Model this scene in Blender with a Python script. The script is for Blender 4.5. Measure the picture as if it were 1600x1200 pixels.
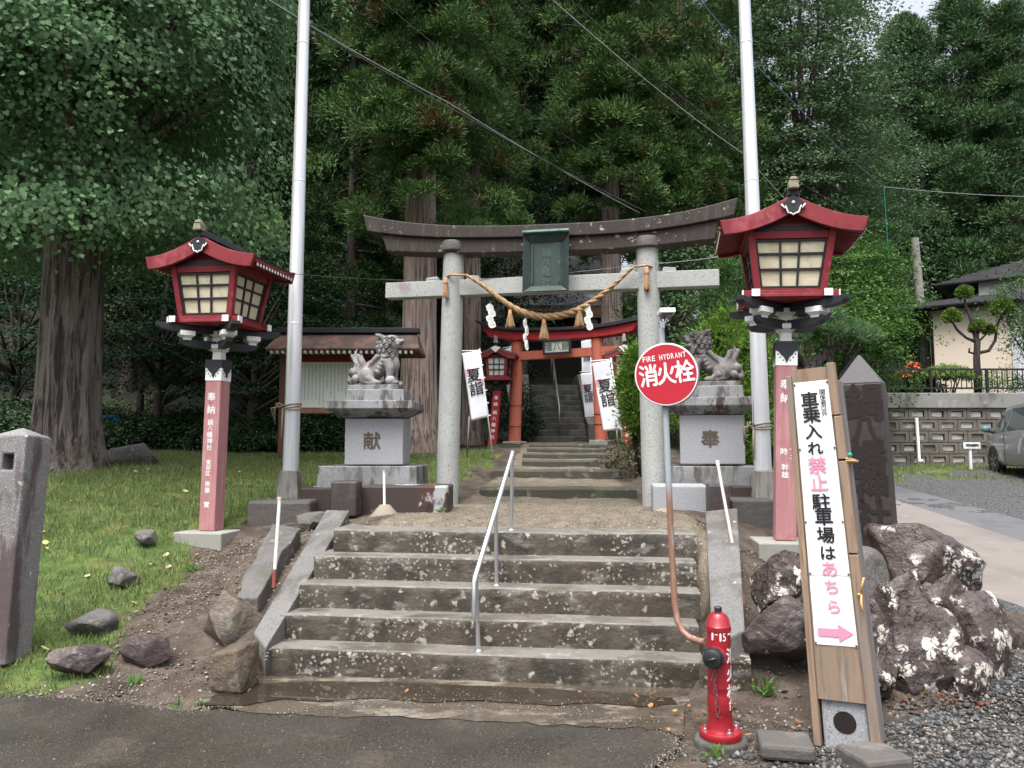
import bpy, bmesh, math, random
import numpy as np
from mathutils import Vector, Matrix, Euler
from mathutils import noise as mn
R = math.radians
for _o in list(bpy.data.objects): bpy.data.objects.remove(_o)
sc = bpy.context.scene
COL = sc.collection
# ------------------------------------------------------------------ camera
FPX = 1202.0; EYE = 1.6; PITCH = math.atan(100/1202)
cam_d = bpy.data.cameras.new('camera'); cam_d.sensor_width = 36; cam_d.lens = FPX/1600*36
cam_d.clip_start = .05; cam_d.clip_end = 1500
cam = bpy.data.objects.new('camera', cam_d); COL.objects.link(cam)
cam.location = (0, 0, EYE); cam.rotation_euler = (R(90)+PITCH, 0, 0); sc.camera = cam
# ------------------------------------------------------------------ sky, sun, exposure
SUN_EL, SUN_AZ = 66, 205          # azimuth clockwise from +Y: behind the camera, a little left
w = bpy.data.worlds.new('World'); sc.world = w; w.use_nodes = True
wn, wl = w.node_tree.nodes, w.node_tree.links
sky = wn.new('ShaderNodeTexSky'); sky.sky_type = 'NISHITA'; sky.sun_disc = False
sky.sun_elevation = R(SUN_EL); sky.sun_rotation = R(SUN_AZ)
sky.air_density = 1.0; sky.dust_density = 3.0
hs = wn.new('ShaderNodeHueSaturation'); hs.inputs['Saturation'].default_value = .28
wl.new(sky.outputs[0], hs.inputs['Color'])
# overcast: zenith brighter than horizon, low sky dimmed further to darken the wood
_tc = wn.new('ShaderNodeTexCoord'); _sx = wn.new('ShaderNodeSeparateXYZ'); wl.new(_tc.outputs['Generated'], _sx.inputs[0])
_mr = wn.new('ShaderNodeMapRange'); wl.new(_sx.outputs['Z'], _mr.inputs['Value'])
_mr.inputs['From Min'].default_value = 0; _mr.inputs['From Max'].default_value = 1; _mr.inputs['To Min'].default_value = .18; _mr.inputs['To Max'].default_value = 1.85
_vm = wn.new('ShaderNodeVectorMath'); _vm.operation = 'SCALE'; wl.new(hs.outputs[0], _vm.inputs[0]); wl.new(_mr.outputs[0], _vm.inputs['Scale'])
wl.new(_vm.outputs[0], wn['Background'].inputs['Color'])
wn['Background'].inputs['Strength'].default_value = .13
sd = bpy.data.lights.new('sun', 'SUN'); sd.energy = 1.3; sd.angle = R(34); sd.color = (1, .98, .95)
so = bpy.data.objects.new('sun', sd); COL.objects.link(so)
_s = Vector((math.sin(R(SUN_AZ))*math.cos(R(SUN_EL)), math.cos(R(SUN_AZ))*math.cos(R(SUN_EL)), math.sin(R(SUN_EL))))
so.rotation_euler = _s.to_track_quat('Z', 'Y').to_euler()
sc.view_settings.view_transform = 'Standard'; sc.view_settings.look = 'None'
sc.view_settings.gamma = 1; sc.view_settings.exposure = 1.42
sc.render.engine = 'CYCLES'
sc.cycles.max_bounces = 6; sc.cycles.diffuse_bounces = 2; sc.cycles.glossy_bounces = 3
sc.cycles.transmission_bounces = 4; sc.cycles.transparent_max_bounces = 8
sc.cycles.caustics_reflective = False; sc.cycles.caustics_refractive = False
try: sc.cycles.use_denoising = True
except Exception: pass
# ------------------------------------------------------------------ photo measurements -> points in the place
def ray(px, py):
    x, u = (px-800)/FPX, (600-py)/FPX
    return Vector((x, math.cos(PITCH)-u*math.sin(PITCH), math.sin(PITCH)+u*math.cos(PITCH)))
def at(px, py, Y):
    d = ray(px, py); return Vector((0, 0, EYE)) + d*(Y/d.y)
def onz(px, py, z):
    d = ray(px, py); return Vector((0, 0, EYE)) + d*((z-EYE)/d.z)
def onpl(px, py, P, n):
    d = ray(px, py); o = Vector((0, 0, EYE)); return o + d*((P-o).dot(n)/d.dot(n))
# ------------------------------------------------------------------ mesh builder
class MB:
    def __init__(s): s.V = []; s.F = []; s.I = []; s.m = 0; s.X = None
    def add(s, vs, fs):
        b = len(s.V)
        s.V += [tuple(s.X @ Vector(v)) if s.X else tuple(v) for v in vs]
        s.F += [tuple(i+b for i in f) for f in fs]; s.I += [s.m]*len(fs); return s
    def box(s, c, d, rz=0, top=(1, 1), rot=None):
        x, y, z = d[0]/2, d[1]/2, d[2]/2
        vs = [Vector(v) for v in ((-x,-y,-z),(x,-y,-z),(x,y,-z),(-x,y,-z),
              (-x*top[0],-y*top[1],z),(x*top[0],-y*top[1],z),(x*top[0],y*top[1],z),(-x*top[0],y*top[1],z))]
        M = (rot if rot is not None else Matrix.Rotation(rz, 3, 'Z')); c = Vector(c)
        return s.add([M @ v + c for v in vs], [(0,3,2,1),(4,5,6,7),(0,1,5,4),(1,2,6,5),(2,3,7,6),(3,0,4,7)])
    def hexa(s, b4, t4):
        return s.add(list(b4)+list(t4), [(0,3,2,1),(4,5,6,7),(0,1,5,4),(1,2,6,5),(2,3,7,6),(3,0,4,7)])
    def tube(s, pts, r, n=10, caps=True):
        pts = [Vector(p) for p in pts]; k = len(pts)
        rs = r if isinstance(r, (list, tuple)) else [r]*k
        vs = []; up = None
        for i, p in enumerate(pts):
            t = (pts[min(i+1, k-1)] - pts[max(i-1, 0)]).normalized()
            if up is None: up = t.orthogonal().normalized()
            up = (up - t*up.dot(t)); up = up.normalized() if up.length > 1e-6 else t.orthogonal().normalized()
            b = t.cross(up)
            for j in range(n):
                a = 2*math.pi*j/n; vs.append(p + (up*math.cos(a)+b*math.sin(a))*rs[i])
        fs = [(i*n+j, i*n+(j+1)%n, (i+1)*n+(j+1)%n, (i+1)*n+j) for i in range(k-1) for j in range(n)]
        if caps: fs += [tuple(range(n-1, -1, -1)), tuple(range((k-1)*n, k*n))]
        return s.add(vs, fs)
    def cyl(s, p0, p1, r0, r1=None, n=16): return s.tube([p0, p1], [r0, r0 if r1 is None else r1], n)
    def lathe(s, prof, c=(0, 0, 0), n=24):
        vs = [(c[0]+r*math.cos(2*math.pi*j/n), c[1]+r*math.sin(2*math.pi*j/n), c[2]+z) for r, z in prof for j in range(n)]
        k = len(prof)
        fs = [(i*n+j, i*n+(j+1)%n, (i+1)*n+(j+1)%n, (i+1)*n+j) for i in range(k-1) for j in range(n)]
        fs += [tuple(range(n-1, -1, -1)), tuple(range((k-1)*n, k*n))]
        return s.add(vs, fs)
    def prism(s, poly, y0, y1):                      # polygon in x,z (counter-clockwise seen from -Y), extruded along y
        n = len(poly)
        vs = [(x, y0, z) for x, z in poly] + [(x, y1, z) for x, z in poly]
        fs = [tuple(range(n)), tuple(range(2*n-1, n-1, -1))] + [(i, i+n, (i+1)%n+n, (i+1)%n) for i in range(n)]
        return s.add(vs, fs)
    def strip(s, top, bot, y0, y1):                  # beam face between two polylines of equal length, extruded
        k = len(top)
        for i in range(k-1):
            pass
        vs = []
        for (tx, tz), (bx, bz) in zip(top, bot): vs += [(bx, y0, bz), (tx, y0, tz), (tx, y1, tz), (bx, y1, bz)]
        fs = []
        for i in range(k-1):
            a, b = 4*i, 4*i+4
            for q in range(4): fs.append((a+q, a+(q+1)%4, b+(q+1)%4, b+q))
        fs += [(3, 2, 1, 0), tuple(4*(k-1)+q for q in range(4))]
        return s.add(vs, fs)
    def ball(s, c, r, seg=10, ring=7, sc_=(1, 1, 1)):
        vs = [(c[0], c[1], c[2]+r*sc_[2])]
        for i in range(1, ring):
            t = math.pi*i/ring
            for j in range(seg):
                a = 2*math.pi*j/seg
                vs.append((c[0]+r*sc_[0]*math.sin(t)*math.cos(a), c[1]+r*sc_[1]*math.sin(t)*math.sin(a), c[2]+r*sc_[2]*math.cos(t)))
        vs.append((c[0], c[1], c[2]-r*sc_[2])); L = len(vs)-1
        fs = [(0, 1+j, 1+(j+1)%seg) for j in range(seg)]
        for i in range(ring-2):
            for j in range(seg): fs.append((1+i*seg+j, 1+(i+1)*seg+j, 1+(i+1)*seg+(j+1)%seg, 1+i*seg+(j+1)%seg))
        b = 1+(ring-2)*seg
        fs += [(L, b+(j+1)%seg, b+j) for j in range(seg)]
        return s.add(vs, fs)
    def obj(s, name, mats, parent=None, smooth=False, bevel=0, seg=2, auto=None):
        me = bpy.data.meshes.new(name); me.from_pydata(s.V, [], s.F)
        mats = mats if isinstance(mats, (list, tuple)) else [mats]
        for m in mats: me.materials.append(m)
        me.polygons.foreach_set('material_index', s.I)
        bm = bmesh.new(); bm.from_mesh(me); bmesh.ops.recalc_face_normals(bm, faces=bm.faces); bm.to_mesh(me); bm.free()
        if smooth: me.polygons.foreach_set('use_smooth', [True]*len(me.polygons))
        me.update()
        if smooth and auto: me.set_sharp_from_angle(angle=R(auto))
        o = bpy.data.objects.new(name, me); COL.objects.link(o)
        if parent: o.parent = parent
        if bevel:
            b = o.modifiers.new('bevel', 'BEVEL'); b.width = bevel; b.segments = seg; b.limit_method = 'ANGLE'; b.angle_limit = R(35)
        return o
def tag(o, label, cat, group=None):
    o['label'] = label; o['category'] = cat
    if group: o['group'] = group
    return o
def thing(name, label, cat, loc=(0, 0, 0), rz=0, group=None):
    o = bpy.data.objects.new(name, None); o.empty_display_size = .1; COL.objects.link(o)
    o.location = loc; o.rotation_euler = (0, 0, rz); return tag(o, label, cat, group)
def struct(o): o['kind'] = 'structure'; return o
def copy_tree(root, loc, rz, label, group=None):
    c = root.copy(); COL.objects.link(c); c.location = loc; c.rotation_euler = (0, 0, rz); c['label'] = label
    if group: c['group'] = group
    for ch in [o for o in list(COL.objects) if o.parent is root]:
        d = ch.copy(); COL.objects.link(d); d.parent = c
        for g in [o for o in list(COL.objects) if o.parent is ch]:
            e = g.copy(); COL.objects.link(e); e.parent = d
    return c
def npmesh(name, V, F, mat, parent=None, smooth=False):
    V = np.asarray(V, 'f4'); F = np.asarray(F, 'i4'); k = F.shape[1]
    me = bpy.data.meshes.new(name); me.vertices.add(len(V)); me.vertices.foreach_set('co', V.ravel())
    me.loops.add(F.size); me.loops.foreach_set('vertex_index', F.ravel())
    me.polygons.add(len(F)); me.polygons.foreach_set('loop_start', np.arange(0, F.size, k, dtype='i4'))
    me.update(calc_edges=True)
    if smooth: me.polygons.foreach_set('use_smooth', [True]*len(F))
    me.materials.append(mat)
    o = bpy.data.objects.new(name, me); COL.objects.link(o)
    if parent: o.parent = parent
    return o
def remesh(name, mb, voxel, mat, parent, smooth=2):
    o = mb.obj(name, mat); m = o.modifiers.new('r', 'REMESH'); m.mode = 'VOXEL'; m.voxel_size = voxel
    if smooth: s = o.modifiers.new('s', 'SMOOTH'); s.iterations = smooth; s.factor = .5
    dg = bpy.context.evaluated_depsgraph_get(); dg.update()
    me = bpy.data.meshes.new_from_object(o.evaluated_get(dg))
    old = o.data; o.modifiers.clear(); o.data = me; bpy.data.meshes.remove(old); me.name = name
    me.polygons.foreach_set('use_smooth', [True]*len(me.polygons))
    if not me.materials: me.materials.append(mat)
    o.parent = parent; return o
# ------------------------------------------------------------------ lettering
_gc = {}
def glyph(ch, bold=0.0):
    k = (ch, bold)
    if k not in _gc:
        c = bpy.data.curves.new('t', 'FONT'); c.body = ch; c.offset = bold; c.resolution_u = 4
        o = bpy.data.objects.new('t', c); COL.objects.link(o)
        dg = bpy.context.evaluated_depsgraph_get(); dg.update()
        me = bpy.data.meshes.new_from_object(o.evaluated_get(dg))
        V = [(v.co.x, v.co.y) for v in me.vertices]; F = [tuple(p.vertices) for p in me.polygons]
        bpy.data.objects.remove(o); bpy.data.curves.remove(c); bpy.data.meshes.remove(me)
        xs = [v[0] for v in V]; ys = [v[1] for v in V]
        _gc[k] = (V, F, min(xs), max(xs), min(ys), max(ys))
    return _gc[k]
def put_char(mb, ch, x, z, h, y=0, bold=0.0, sx=1.0, rot=0, fn=None, w=None):   # centred at x,z in the XZ plane, facing -Y
    V, F, x0, x1, y0, y1 = glyph(ch)
    if w is None: kx = ky = h/.9; kx *= sx
    else: ky = h/(y1-y0); kx = w/(x1-x0)
    ca, sa = math.cos(rot), math.sin(rot); out = []
    for a, b in V:
        a = (a-(x0+x1)/2)*kx; b = (b-(y0+y1)/2)*ky
        out.append((x+a*ca-b*sa, y, z+a*sa+b*ca))
    # heavier strokes: the same glyph laid a hair apart, each copy just proud of the last
    hb = (min(abs(kx), abs(ky)) if w is None else h/.9)*bold*.75
    for i, (ox, oz) in enumerate(((0, 0), (-hb, 0), (hb, 0), (0, hb), (0, -hb), (-hb*.7, hb*.7), (hb*.7, -hb*.7)) if bold else ((0, 0),)):
        q = [(p[0]+ox, p[1]-.0002*i*min(1, h/.06), p[2]+oz) for p in out]; mb.add([fn(p) for p in q] if fn else q, F)
def vtext(mb, s, x, z, h, pitch, y=0, bold=.01, **k):
    for ch in s:
        if ch not in ' \u3000': put_char(mb, ch, x, z-h/2, h, y, bold, **k)
        z -= pitch
    return z
def lettering(mb, mat, parent, name='lettering'):
    o = MB.obj(mb, name, mat, parent); return o
# ------------------------------------------------------------------ materials
def new_mat(name):
    m = bpy.data.materials.new(name); m.use_nodes = True
    return m, m.node_tree.nodes, m.node_tree.links, m.node_tree.nodes['Principled BSDF']
def rgba(c): return (c[0], c[1], c[2], 1)
def tex(N, L, co, l):
    mp = N.new('ShaderNodeMapping'); mp.inputs['Scale'].default_value = l.get('st', (1, 1, 1)); L.new(co, mp.inputs['Vector'])
    if 'off' in l: mp.inputs['Location'].default_value = l['off']
    v = mp.outputs[0]; kind = l.get('k', 'noise')
    if kind == 'vor':
        if l.get('warp', .25):
            nz = N.new('ShaderNodeTexNoise'); nz.inputs['Scale'].default_value = l['s']*1.7; nz.inputs['Detail'].default_value = 3; L.new(v, nz.inputs['Vector'])
            mx = N.new('ShaderNodeVectorMath'); mx.operation = 'MULTIPLY_ADD'; L.new(nz.outputs['Color'], mx.inputs[0])
            a = l.get('warp', .55)/l['s']*2; mx.inputs[1].default_value = (a, a, a); L.new(v, mx.inputs[2]); v = mx.outputs[0]
        t = N.new('ShaderNodeTexVoronoi'); t.inputs['Scale'].default_value = l['s']; L.new(v, t.inputs['Vector'])
        if l.get('f'): t.feature = l['f']
        return t.outputs['Distance']
    if kind == 'z':
        t = N.new('ShaderNodeSeparateXYZ'); L.new(co, t.inputs[0]); return t.outputs['Z']
    t = N.new('ShaderNodeTexNoise'); t.inputs['Scale'].default_value = l['s']; t.inputs['Detail'].default_value = l.get('d', 5)
    t.inputs['Roughness'].default_value = l.get('r', .6); t.inputs['Distortion'].default_value = l.get('w', 0)
    L.new(v, t.inputs['Vector']); return t.outputs['Fac']
def ramp(N, L, src, lo, hi):
    r = N.new('ShaderNodeMapRange'); r.inputs['From Min'].default_value = lo; r.inputs['From Max'].default_value = hi
    r.interpolation_type = 'SMOOTHSTEP'; L.new(src, r.inputs['Value']); return r.outputs[0]
def surf(name, base, rough=.75, layers=(), bump=None, spec=.35, metal=0, coat=0, wet=None):
    m, N, L, P = new_mat(name)
    co = N.new('ShaderNodeTexCoord').outputs['Object']
    rgb = N.new('ShaderNodeRGB'); rgb.outputs[0].default_value = rgba(base); cur = rgb.outputs[0]; facs = []
    for l in layers:
        f = ramp(N, L, tex(N, L, co, l), l['lo'], l['hi'])
        if 'mask' in l:
            q = N.new('ShaderNodeMath'); q.operation = 'MULTIPLY'; L.new(f, q.inputs[0])
            L.new(ramp(N, L, tex(N, L, co, l['mask']), l['mask']['lo'], l['mask']['hi']), q.inputs[1]); f = q.outputs[0]
        if l.get('a', 1) != 1:
            q = N.new('ShaderNodeMath'); q.operation = 'MULTIPLY'; L.new(f, q.inputs[0]); q.inputs[1].default_value = l['a']; f = q.outputs[0]
        mx = N.new('ShaderNodeMix'); mx.data_type = 'RGBA'; L.new(f, mx.inputs['Factor']); L.new(cur, mx.inputs['A'])
        mx.inputs['B'].default_value = rgba(l['c']); cur = mx.outputs['Result']; facs.append(f)
    L.new(cur, P.inputs['Base Color'])
    P.inputs['Roughness'].default_value = rough; P.inputs['Specular IOR Level'].default_value = spec
    P.inputs['Metallic'].default_value = metal; P.inputs['Coat Weight'].default_value = coat
    if wet:
        r = ramp(N, L, tex(N, L, co, wet), wet['lo'], wet['hi'])
        q = N.new('ShaderNodeMapRange'); q.inputs['To Min'].default_value = rough; q.inputs['To Max'].default_value = wet['to']
        L.new(r, q.inputs['Value']); L.new(q.outputs[0], P.inputs['Roughness'])
    if bump:
        prev = None
        for b in (bump if isinstance(bump, list) else [bump]):
            bn = N.new('ShaderNodeBump'); bn.inputs['Strength'].default_value = b.get('h', .5); bn.inputs['Distance'].default_value = b.get('dist', .02)
            L.new(tex(N, L, co, b), bn.inputs['Height'])
            if prev is not None: L.new(prev, bn.inputs['Normal'])
            prev = bn.outputs[0]
        L.new(prev, P.inputs['Normal'])
    return m
def leafm(name, cols, trans=.25, rough=.5, spec=.3, big=None):
    m, N, L, P = new_mat(name)
    g = N.new('ShaderNodeNewGeometry'); r = N.new('ShaderNodeValToRGB'); e = r.color_ramp.elements
    while len(e) < len(cols): e.new(.5)
    for i, c in enumerate(cols): e[i].position = i/(len(cols)-1); e[i].color = rgba(c)
    L.new(g.outputs['Random Per Island'], r.inputs[0]); cur = r.outputs[0]
    if big:                                            # patches of another leaf colour (old needles, young shoots)
        co = N.new('ShaderNodeTexCoord').outputs['Object']
        f = ramp(N, L, tex(N, L, co, big), big['lo'], big['hi'])
        mx = N.new('ShaderNodeMix'); mx.data_type = 'RGBA'; L.new(f, mx.inputs['Factor']); L.new(cur, mx.inputs['A'])
        mx.inputs['B'].default_value = rgba(big['c']); cur = mx.outputs['Result']
    L.new(cur, P.inputs['Base Color']); P.inputs['Roughness'].default_value = rough; P.inputs['Specular IOR Level'].default_value = spec
    t = N.new('ShaderNodeBsdfTranslucent'); L.new(cur, t.inputs['Color'])
    ms = N.new('ShaderNodeMixShader'); ms.inputs[0].default_value = trans
    L.new(P.outputs[0], ms.inputs[1]); L.new(t.outputs[0], ms.inputs[2]); L.new(ms.outputs[0], N['Material Output'].inputs['Surface'])
    return m
def sp(c, s, lo, hi, a=1, **k): return dict(c=c, s=s, lo=lo, hi=hi, a=a, **k)
# stone, wood, paint
LICH = lambda s, lo=.28, hi=.2, c=(.42, .40, .33), mlo=.5, mhi=.58, ms=1.6: dict(c=c, k='vor', s=s, lo=lo, hi=hi, mask=dict(s=ms, lo=mlo, hi=mhi, d=2))
SPECK = [sp((.13, .13, .14), 95, .55, .64, .85, d=3), sp((.66, .66, .66), 120, .6, .68, .6, d=2)]
M = {}
M['stained_heavy'] = surf('stained_heavy', (.05, .036, .032), .6, [sp((.085, .03, .022), 2.2, .5, .6, .8, st=(2, 2, .7)), sp((.36, .36, .36), 2.4, .565, .60, .95, st=(1.6, 1.6, .7), d=6), sp((.02, .017, .016), 5, .55, .65, .7)], dict(s=60, h=.3, dist=.006))
M['granite'] = surf('granite', (.315, .32, .335), .7, SPECK + [sp((.30, .30, .30), 3, .5, .75, .5)], dict(s=120, h=.12, dist=.004))
M['granite_stained'] = surf('granite_stained', (.27, .275, .28), .72, SPECK + [
    sp((.055, .02, .015), 2.0, .57, .62, .9, st=(2, 2, .6), off=(3, 1, 0), d=6), sp((.05, .043, .04), 2.6, .47, .60, .9, st=(2.0, 2.0, .6), d=8, r=.68), sp((.14, .135, .125), 1.1, .45, .65, .6)], dict(s=90, h=.15, dist=.005))
M['granite_old'] = surf('granite_old', (.185, .175, .17), .8, SPECK + [
    sp((.075, .05, .052), 2.0, .45, .58, .9, st=(2.5, 2.5, .5), d=6), sp((.10, .09, .08), 5, .58, .7, .7), LICH(9, .2, .12, ms=2)], [dict(s=60, h=.35, dist=.01), dict(s=8, h=.3, dist=.02)])
M['torii_stone'] = surf('torii_stone', (.37, .38, .36), .75, [sp((.15, .15, .14), 60, .57, .66, .9, d=2), sp((.3, .31, .3), 1.6, .5, .6, .6), sp((.24, .19, .2), 1.3, .63, .68, .7, off=(5, 2, 1))], dict(s=70, h=.2, dist=.005))
M['torii_dark'] = surf('torii_dark', (.034, .024, .020), .65, [sp((.065, .053, .045), 5, .5, .7, .8, st=(3, 3, .6)), sp((.40, .39, .35), 13, .60, .68, .85, mask=dict(s=.8, lo=.42, hi=.56, d=2)), sp((.32, .3, .29), 40, .68, .74, .6)], dict(s=30, h=.3, dist=.01))
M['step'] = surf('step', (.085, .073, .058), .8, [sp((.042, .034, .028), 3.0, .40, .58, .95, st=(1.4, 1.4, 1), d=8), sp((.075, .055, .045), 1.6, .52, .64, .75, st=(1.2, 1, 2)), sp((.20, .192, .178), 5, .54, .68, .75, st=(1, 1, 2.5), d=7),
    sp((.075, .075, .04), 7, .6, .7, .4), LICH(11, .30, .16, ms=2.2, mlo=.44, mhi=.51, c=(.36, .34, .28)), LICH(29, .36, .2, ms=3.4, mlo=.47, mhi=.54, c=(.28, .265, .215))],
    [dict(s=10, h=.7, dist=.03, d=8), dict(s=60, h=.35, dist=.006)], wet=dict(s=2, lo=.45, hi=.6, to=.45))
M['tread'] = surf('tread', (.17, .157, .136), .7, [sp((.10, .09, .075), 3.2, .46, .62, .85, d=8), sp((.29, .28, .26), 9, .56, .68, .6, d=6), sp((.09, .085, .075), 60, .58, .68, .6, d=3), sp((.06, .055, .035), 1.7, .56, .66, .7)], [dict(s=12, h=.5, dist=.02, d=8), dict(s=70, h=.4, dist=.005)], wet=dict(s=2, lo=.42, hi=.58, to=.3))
M['step_far'] = surf('step_far', (.07, .062, .05), .85, [sp((.06, .06, .05), 2.2, .42, .6, .9, d=7), sp((.10, .11, .05), 3, .55, .68, .7), sp((.24, .23, .21), 7, .58, .7, .6)], dict(s=14, h=.6, dist=.02, d=8))
M['dark_stone'] = surf('dark_stone', (.055, .043, .043), .42, [sp((.10, .085, .08), 4, .45, .65, .7), sp((.03, .024, .024), 2, .5, .6, .7, st=(2, 2, .5)), LICH(14, .16, .1, c=(.5, .48, .44), ms=3, mlo=.56, mhi=.6)], [dict(s=18, h=.4, dist=.01), dict(s=90, h=.2, dist=.003)])
M['carved'] = surf('carved', (.016, .010, .010), .7)  # near-black colour stands in for shade in carved strokes and the post hole
ROCKB = [dict(s=4, h=.85, dist=.08, d=8, r=.55), dict(s=28, h=.5, dist=.012)]
CRACK = dict(c=(.012, .009, .008), k='vor', f='DISTANCE_TO_EDGE', s=4.2, lo=.035, hi=.008, warp=.8, a=.9)
NL = lambda s, lo, ms: dict(c=(.50, .46, .41), s=s, lo=lo, hi=lo+.03, d=7, r=.68, mask=dict(s=ms, lo=.50, hi=.56, d=2))
M['rock_lichen'] = surf('rock_lichen', (.072, .052, .046), .36, [sp((.035, .028, .03), 2.5, .45, .6, .8, d=7), sp((.125, .08, .066), 3, .54, .68, .7), NL(8, .53, 2.4), NL(24, .58, 3.0), LICH(9, .34, .24, c=(.48, .43, .375), ms=3.1, mlo=.54, mhi=.59), CRACK], ROCKB)
M['rock_brown'] = surf('rock_brown', (.115, .088, .062), .45, [sp((.05, .04, .035), 2.5, .45, .6, .8), sp((.17, .155, .10), 4, .55, .7, .6), LICH(9, .14, .08, c=(.5, .46, .4), ms=3, mlo=.56, mhi=.6)], ROCKB)
M['rock_purple'] = surf('rock_purple', (.088, .066, .060), .28, [sp((.045, .035, .038), 2.2, .45, .6, .8), sp((.2, .15, .13), 5, .58, .7, .5), LICH(6, .18, .1, c=(.55, .5, .45), ms=2, mlo=.58, mhi=.62)], ROCKB)
M['rock_grey'] = surf('rock_grey', (.115, .107, .10), .65, [sp((.07, .065, .06), 3, .45, .62, .8, d=7), sp((.26, .25, .23), 6, .58, .7, .6), sp((.09, .10, .04), 2, .58, .7, .5)], ROCKB)
M['concrete'] = surf('concrete', (.28, .275, .245), .85, [sp((.22, .21, .18), 3, .5, .68, .7), sp((.17, .15, .10), 2, .58, .7, .6, off=(2, 2, 2)), sp((.5, .49, .46), 9, .62, .72, .5)], dict(s=50, h=.3, dist=.005))
M['concrete_dark'] = surf('concrete_dark', (.09, .082, .075), .7, [sp((.18, .17, .155), 4, .5, .7, .8), sp((.04, .036, .03), 2, .5, .62, .8), sp((.10, .085, .04), 3, .58, .68, .5)], dict(s=16, h=.6, dist=.02, d=8))
M['red'] = surf('red', (.21, .020, .027), .55, [sp((.36, .085, .10), 3.2, .52, .64, .65, d=6), sp((.15, .012, .018), 6, .52, .66, .7, d=6), sp((.09, .02, .02), 17, .62, .7, .5, st=(1, 1, .4)), sp((.42, .16, .16), 40, .66, .71, .5)], dict(s=40, h=.06, dist=.004))
M['pink'] = surf('pink', (.39, .175, .18), .65, [sp((.45, .25, .25), 4, .45, .65, .8, st=(6, 6, .4), d=6), sp((.22, .075, .08), 9, .58, .68, .6, st=(5, 5, .3), d=6), sp((.28, .085, .095), 4, .55, .7, .5)], dict(s=30, h=.08, dist=.004, st=(4, 4, .4)))
M['orange_red'] = surf('orange_red', (.48, .135, .085), .6, [sp((.38, .10, .065), 3, .5, .68, .6, st=(3, 3, .5)), sp((.2, .07, .05), 6, .64, .7, .6)], dict(s=30, h=.1, dist=.004))
M['torii_red'] = surf('torii_red', (.36, .022, .028), .5, [sp((.27, .017, .022), 3, .5, .68, .5)])
M['black'] = surf('black', (.022, .023, .027), .55, [sp((.045, .046, .05), 6, .5, .7, .5)])
M['black_metal'] = surf('black_metal', (.018, .019, .022), .35, spec=.5)
M['white'] = surf('white', (.80, .80, .79), .55, [sp((.62, .62, .60), 5, .52, .7, .4)])
M['white_text'] = surf('white_text', (.82, .78, .77), .6)
M['black_text'] = surf('black_text', (.012, .012, .014), .6)
M['red_text'] = surf('red_text', (.80, .26, .38), .6)
M['paper'] = surf('paper', (.66, .60, .43), .6, [sp((.50, .43, .29), 4, .48, .66, .8, d=6), sp((.42, .36, .25), 9, .6, .72, .5, st=(1, 1, .5)), sp((.75, .70, .58), 14, .6, .7, .6, st=(1, 1, 4))], dict(s=7, h=.4, dist=.01, st=(1, 1, 3)))
M['paper_white'] = surf('paper_white', (.78, .79, .74), .7)
M['pole'] = surf('pole', (.74, .75, .77), .28, [sp((.58, .59, .62), 3, .5, .65, .6, st=(4, 4, .3))], spec=.5, metal=.35)
M['chain'] = surf('chain_steel', (.16, .15, .15), .45, metal=.6)
M['steel'] = surf('steel', (.68, .69, .70), .25, metal=.9)
M['pipe_grey'] = surf('pipe_grey', (.33, .36, .39), .45, [dict(c=(.24, .115, .07), k='z', s=1, lo=.80, hi=.62, a=.95, mask=dict(s=3, lo=.34, hi=.46, st=(3, 3, .5))), sp((.5, .53, .56), 7, .58, .7, .4)], spec=.5)
M['hydrant_red'] = surf('hydrant_red', (.28, .011, .018), .34, [sp((.22, .009, .014), 6, .5, .7, .5), sp((.42, .07, .075), 9, .66, .73, .5)], dict(s=25, h=.05, dist=.004), spec=.5, coat=.3)
M['sign_red'] = surf('sign_red', (.46, .018, .036), .4, [sp((.42, .016, .033), 3, .5, .7, .4)], spec=.45)
M['sign_paper'] = surf('sign_paper', (.80, .82, .83), .5, [sp((.72, .75, .78), 2.5, .5, .65, .5)])
M['wood_new'] = surf('wood_new', (.28, .195, .135), .7, [sp((.16, .088, .05), 7, .48, .66, .7, st=(5, 5, .35), d=6), sp((.44, .33, .23), 5, .56, .7, .6, st=(6, 6, .3)), sp((.20, .175, .155), 2.0, .48, .62, .75, st=(3, 3, .5), d=6)], dict(s=14, h=.25, dist=.004, st=(6, 6, .3)))
M['wood_weathered'] = surf('wood_weathered', (.25, .185, .135), .75, [sp((.15, .115, .10), 8, .46, .66, .8, st=(5, 5, .3), d=7), sp((.36, .22, .12), 3, .56, .68, .6, st=(3, 3, .5)), sp((.33, .30, .27), 6, .58, .7, .6, st=(5, 5, .4))], dict(s=16, h=.4, dist=.006, st=(6, 6, .3)))
M['wood_grey'] = surf('wood_grey', (.20, .185, .18), .8, [sp((.09, .08, .085), 7, .45, .66, .8, st=(5, 5, .3), d=7), sp((.30, .28, .265), 5, .56, .7, .6, st=(5, 5, .3))], dict(s=16, h=.4, dist=.006, st=(6, 6, .3)))
M['straw'] = surf('straw', (.33, .215, .11), .85, [sp((.19, .115, .055), 22, .46, .66, .7, d=4), sp((.45, .33, .19), 14, .58, .7, .6)], dict(s=90, h=.6, dist=.006))
M['rope'] = surf('rope', (.42, .24, .13), .85, [sp((.27, .14, .07), 24, .46, .66, .7)], dict(s=110, h=.6, dist=.006))
M['rope_old'] = surf('rope_old', (.33, .29, .21), .85, [sp((.2, .17, .12), 40, .46, .66, .7)], dict(s=110, h=.6, dist=.005))
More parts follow.
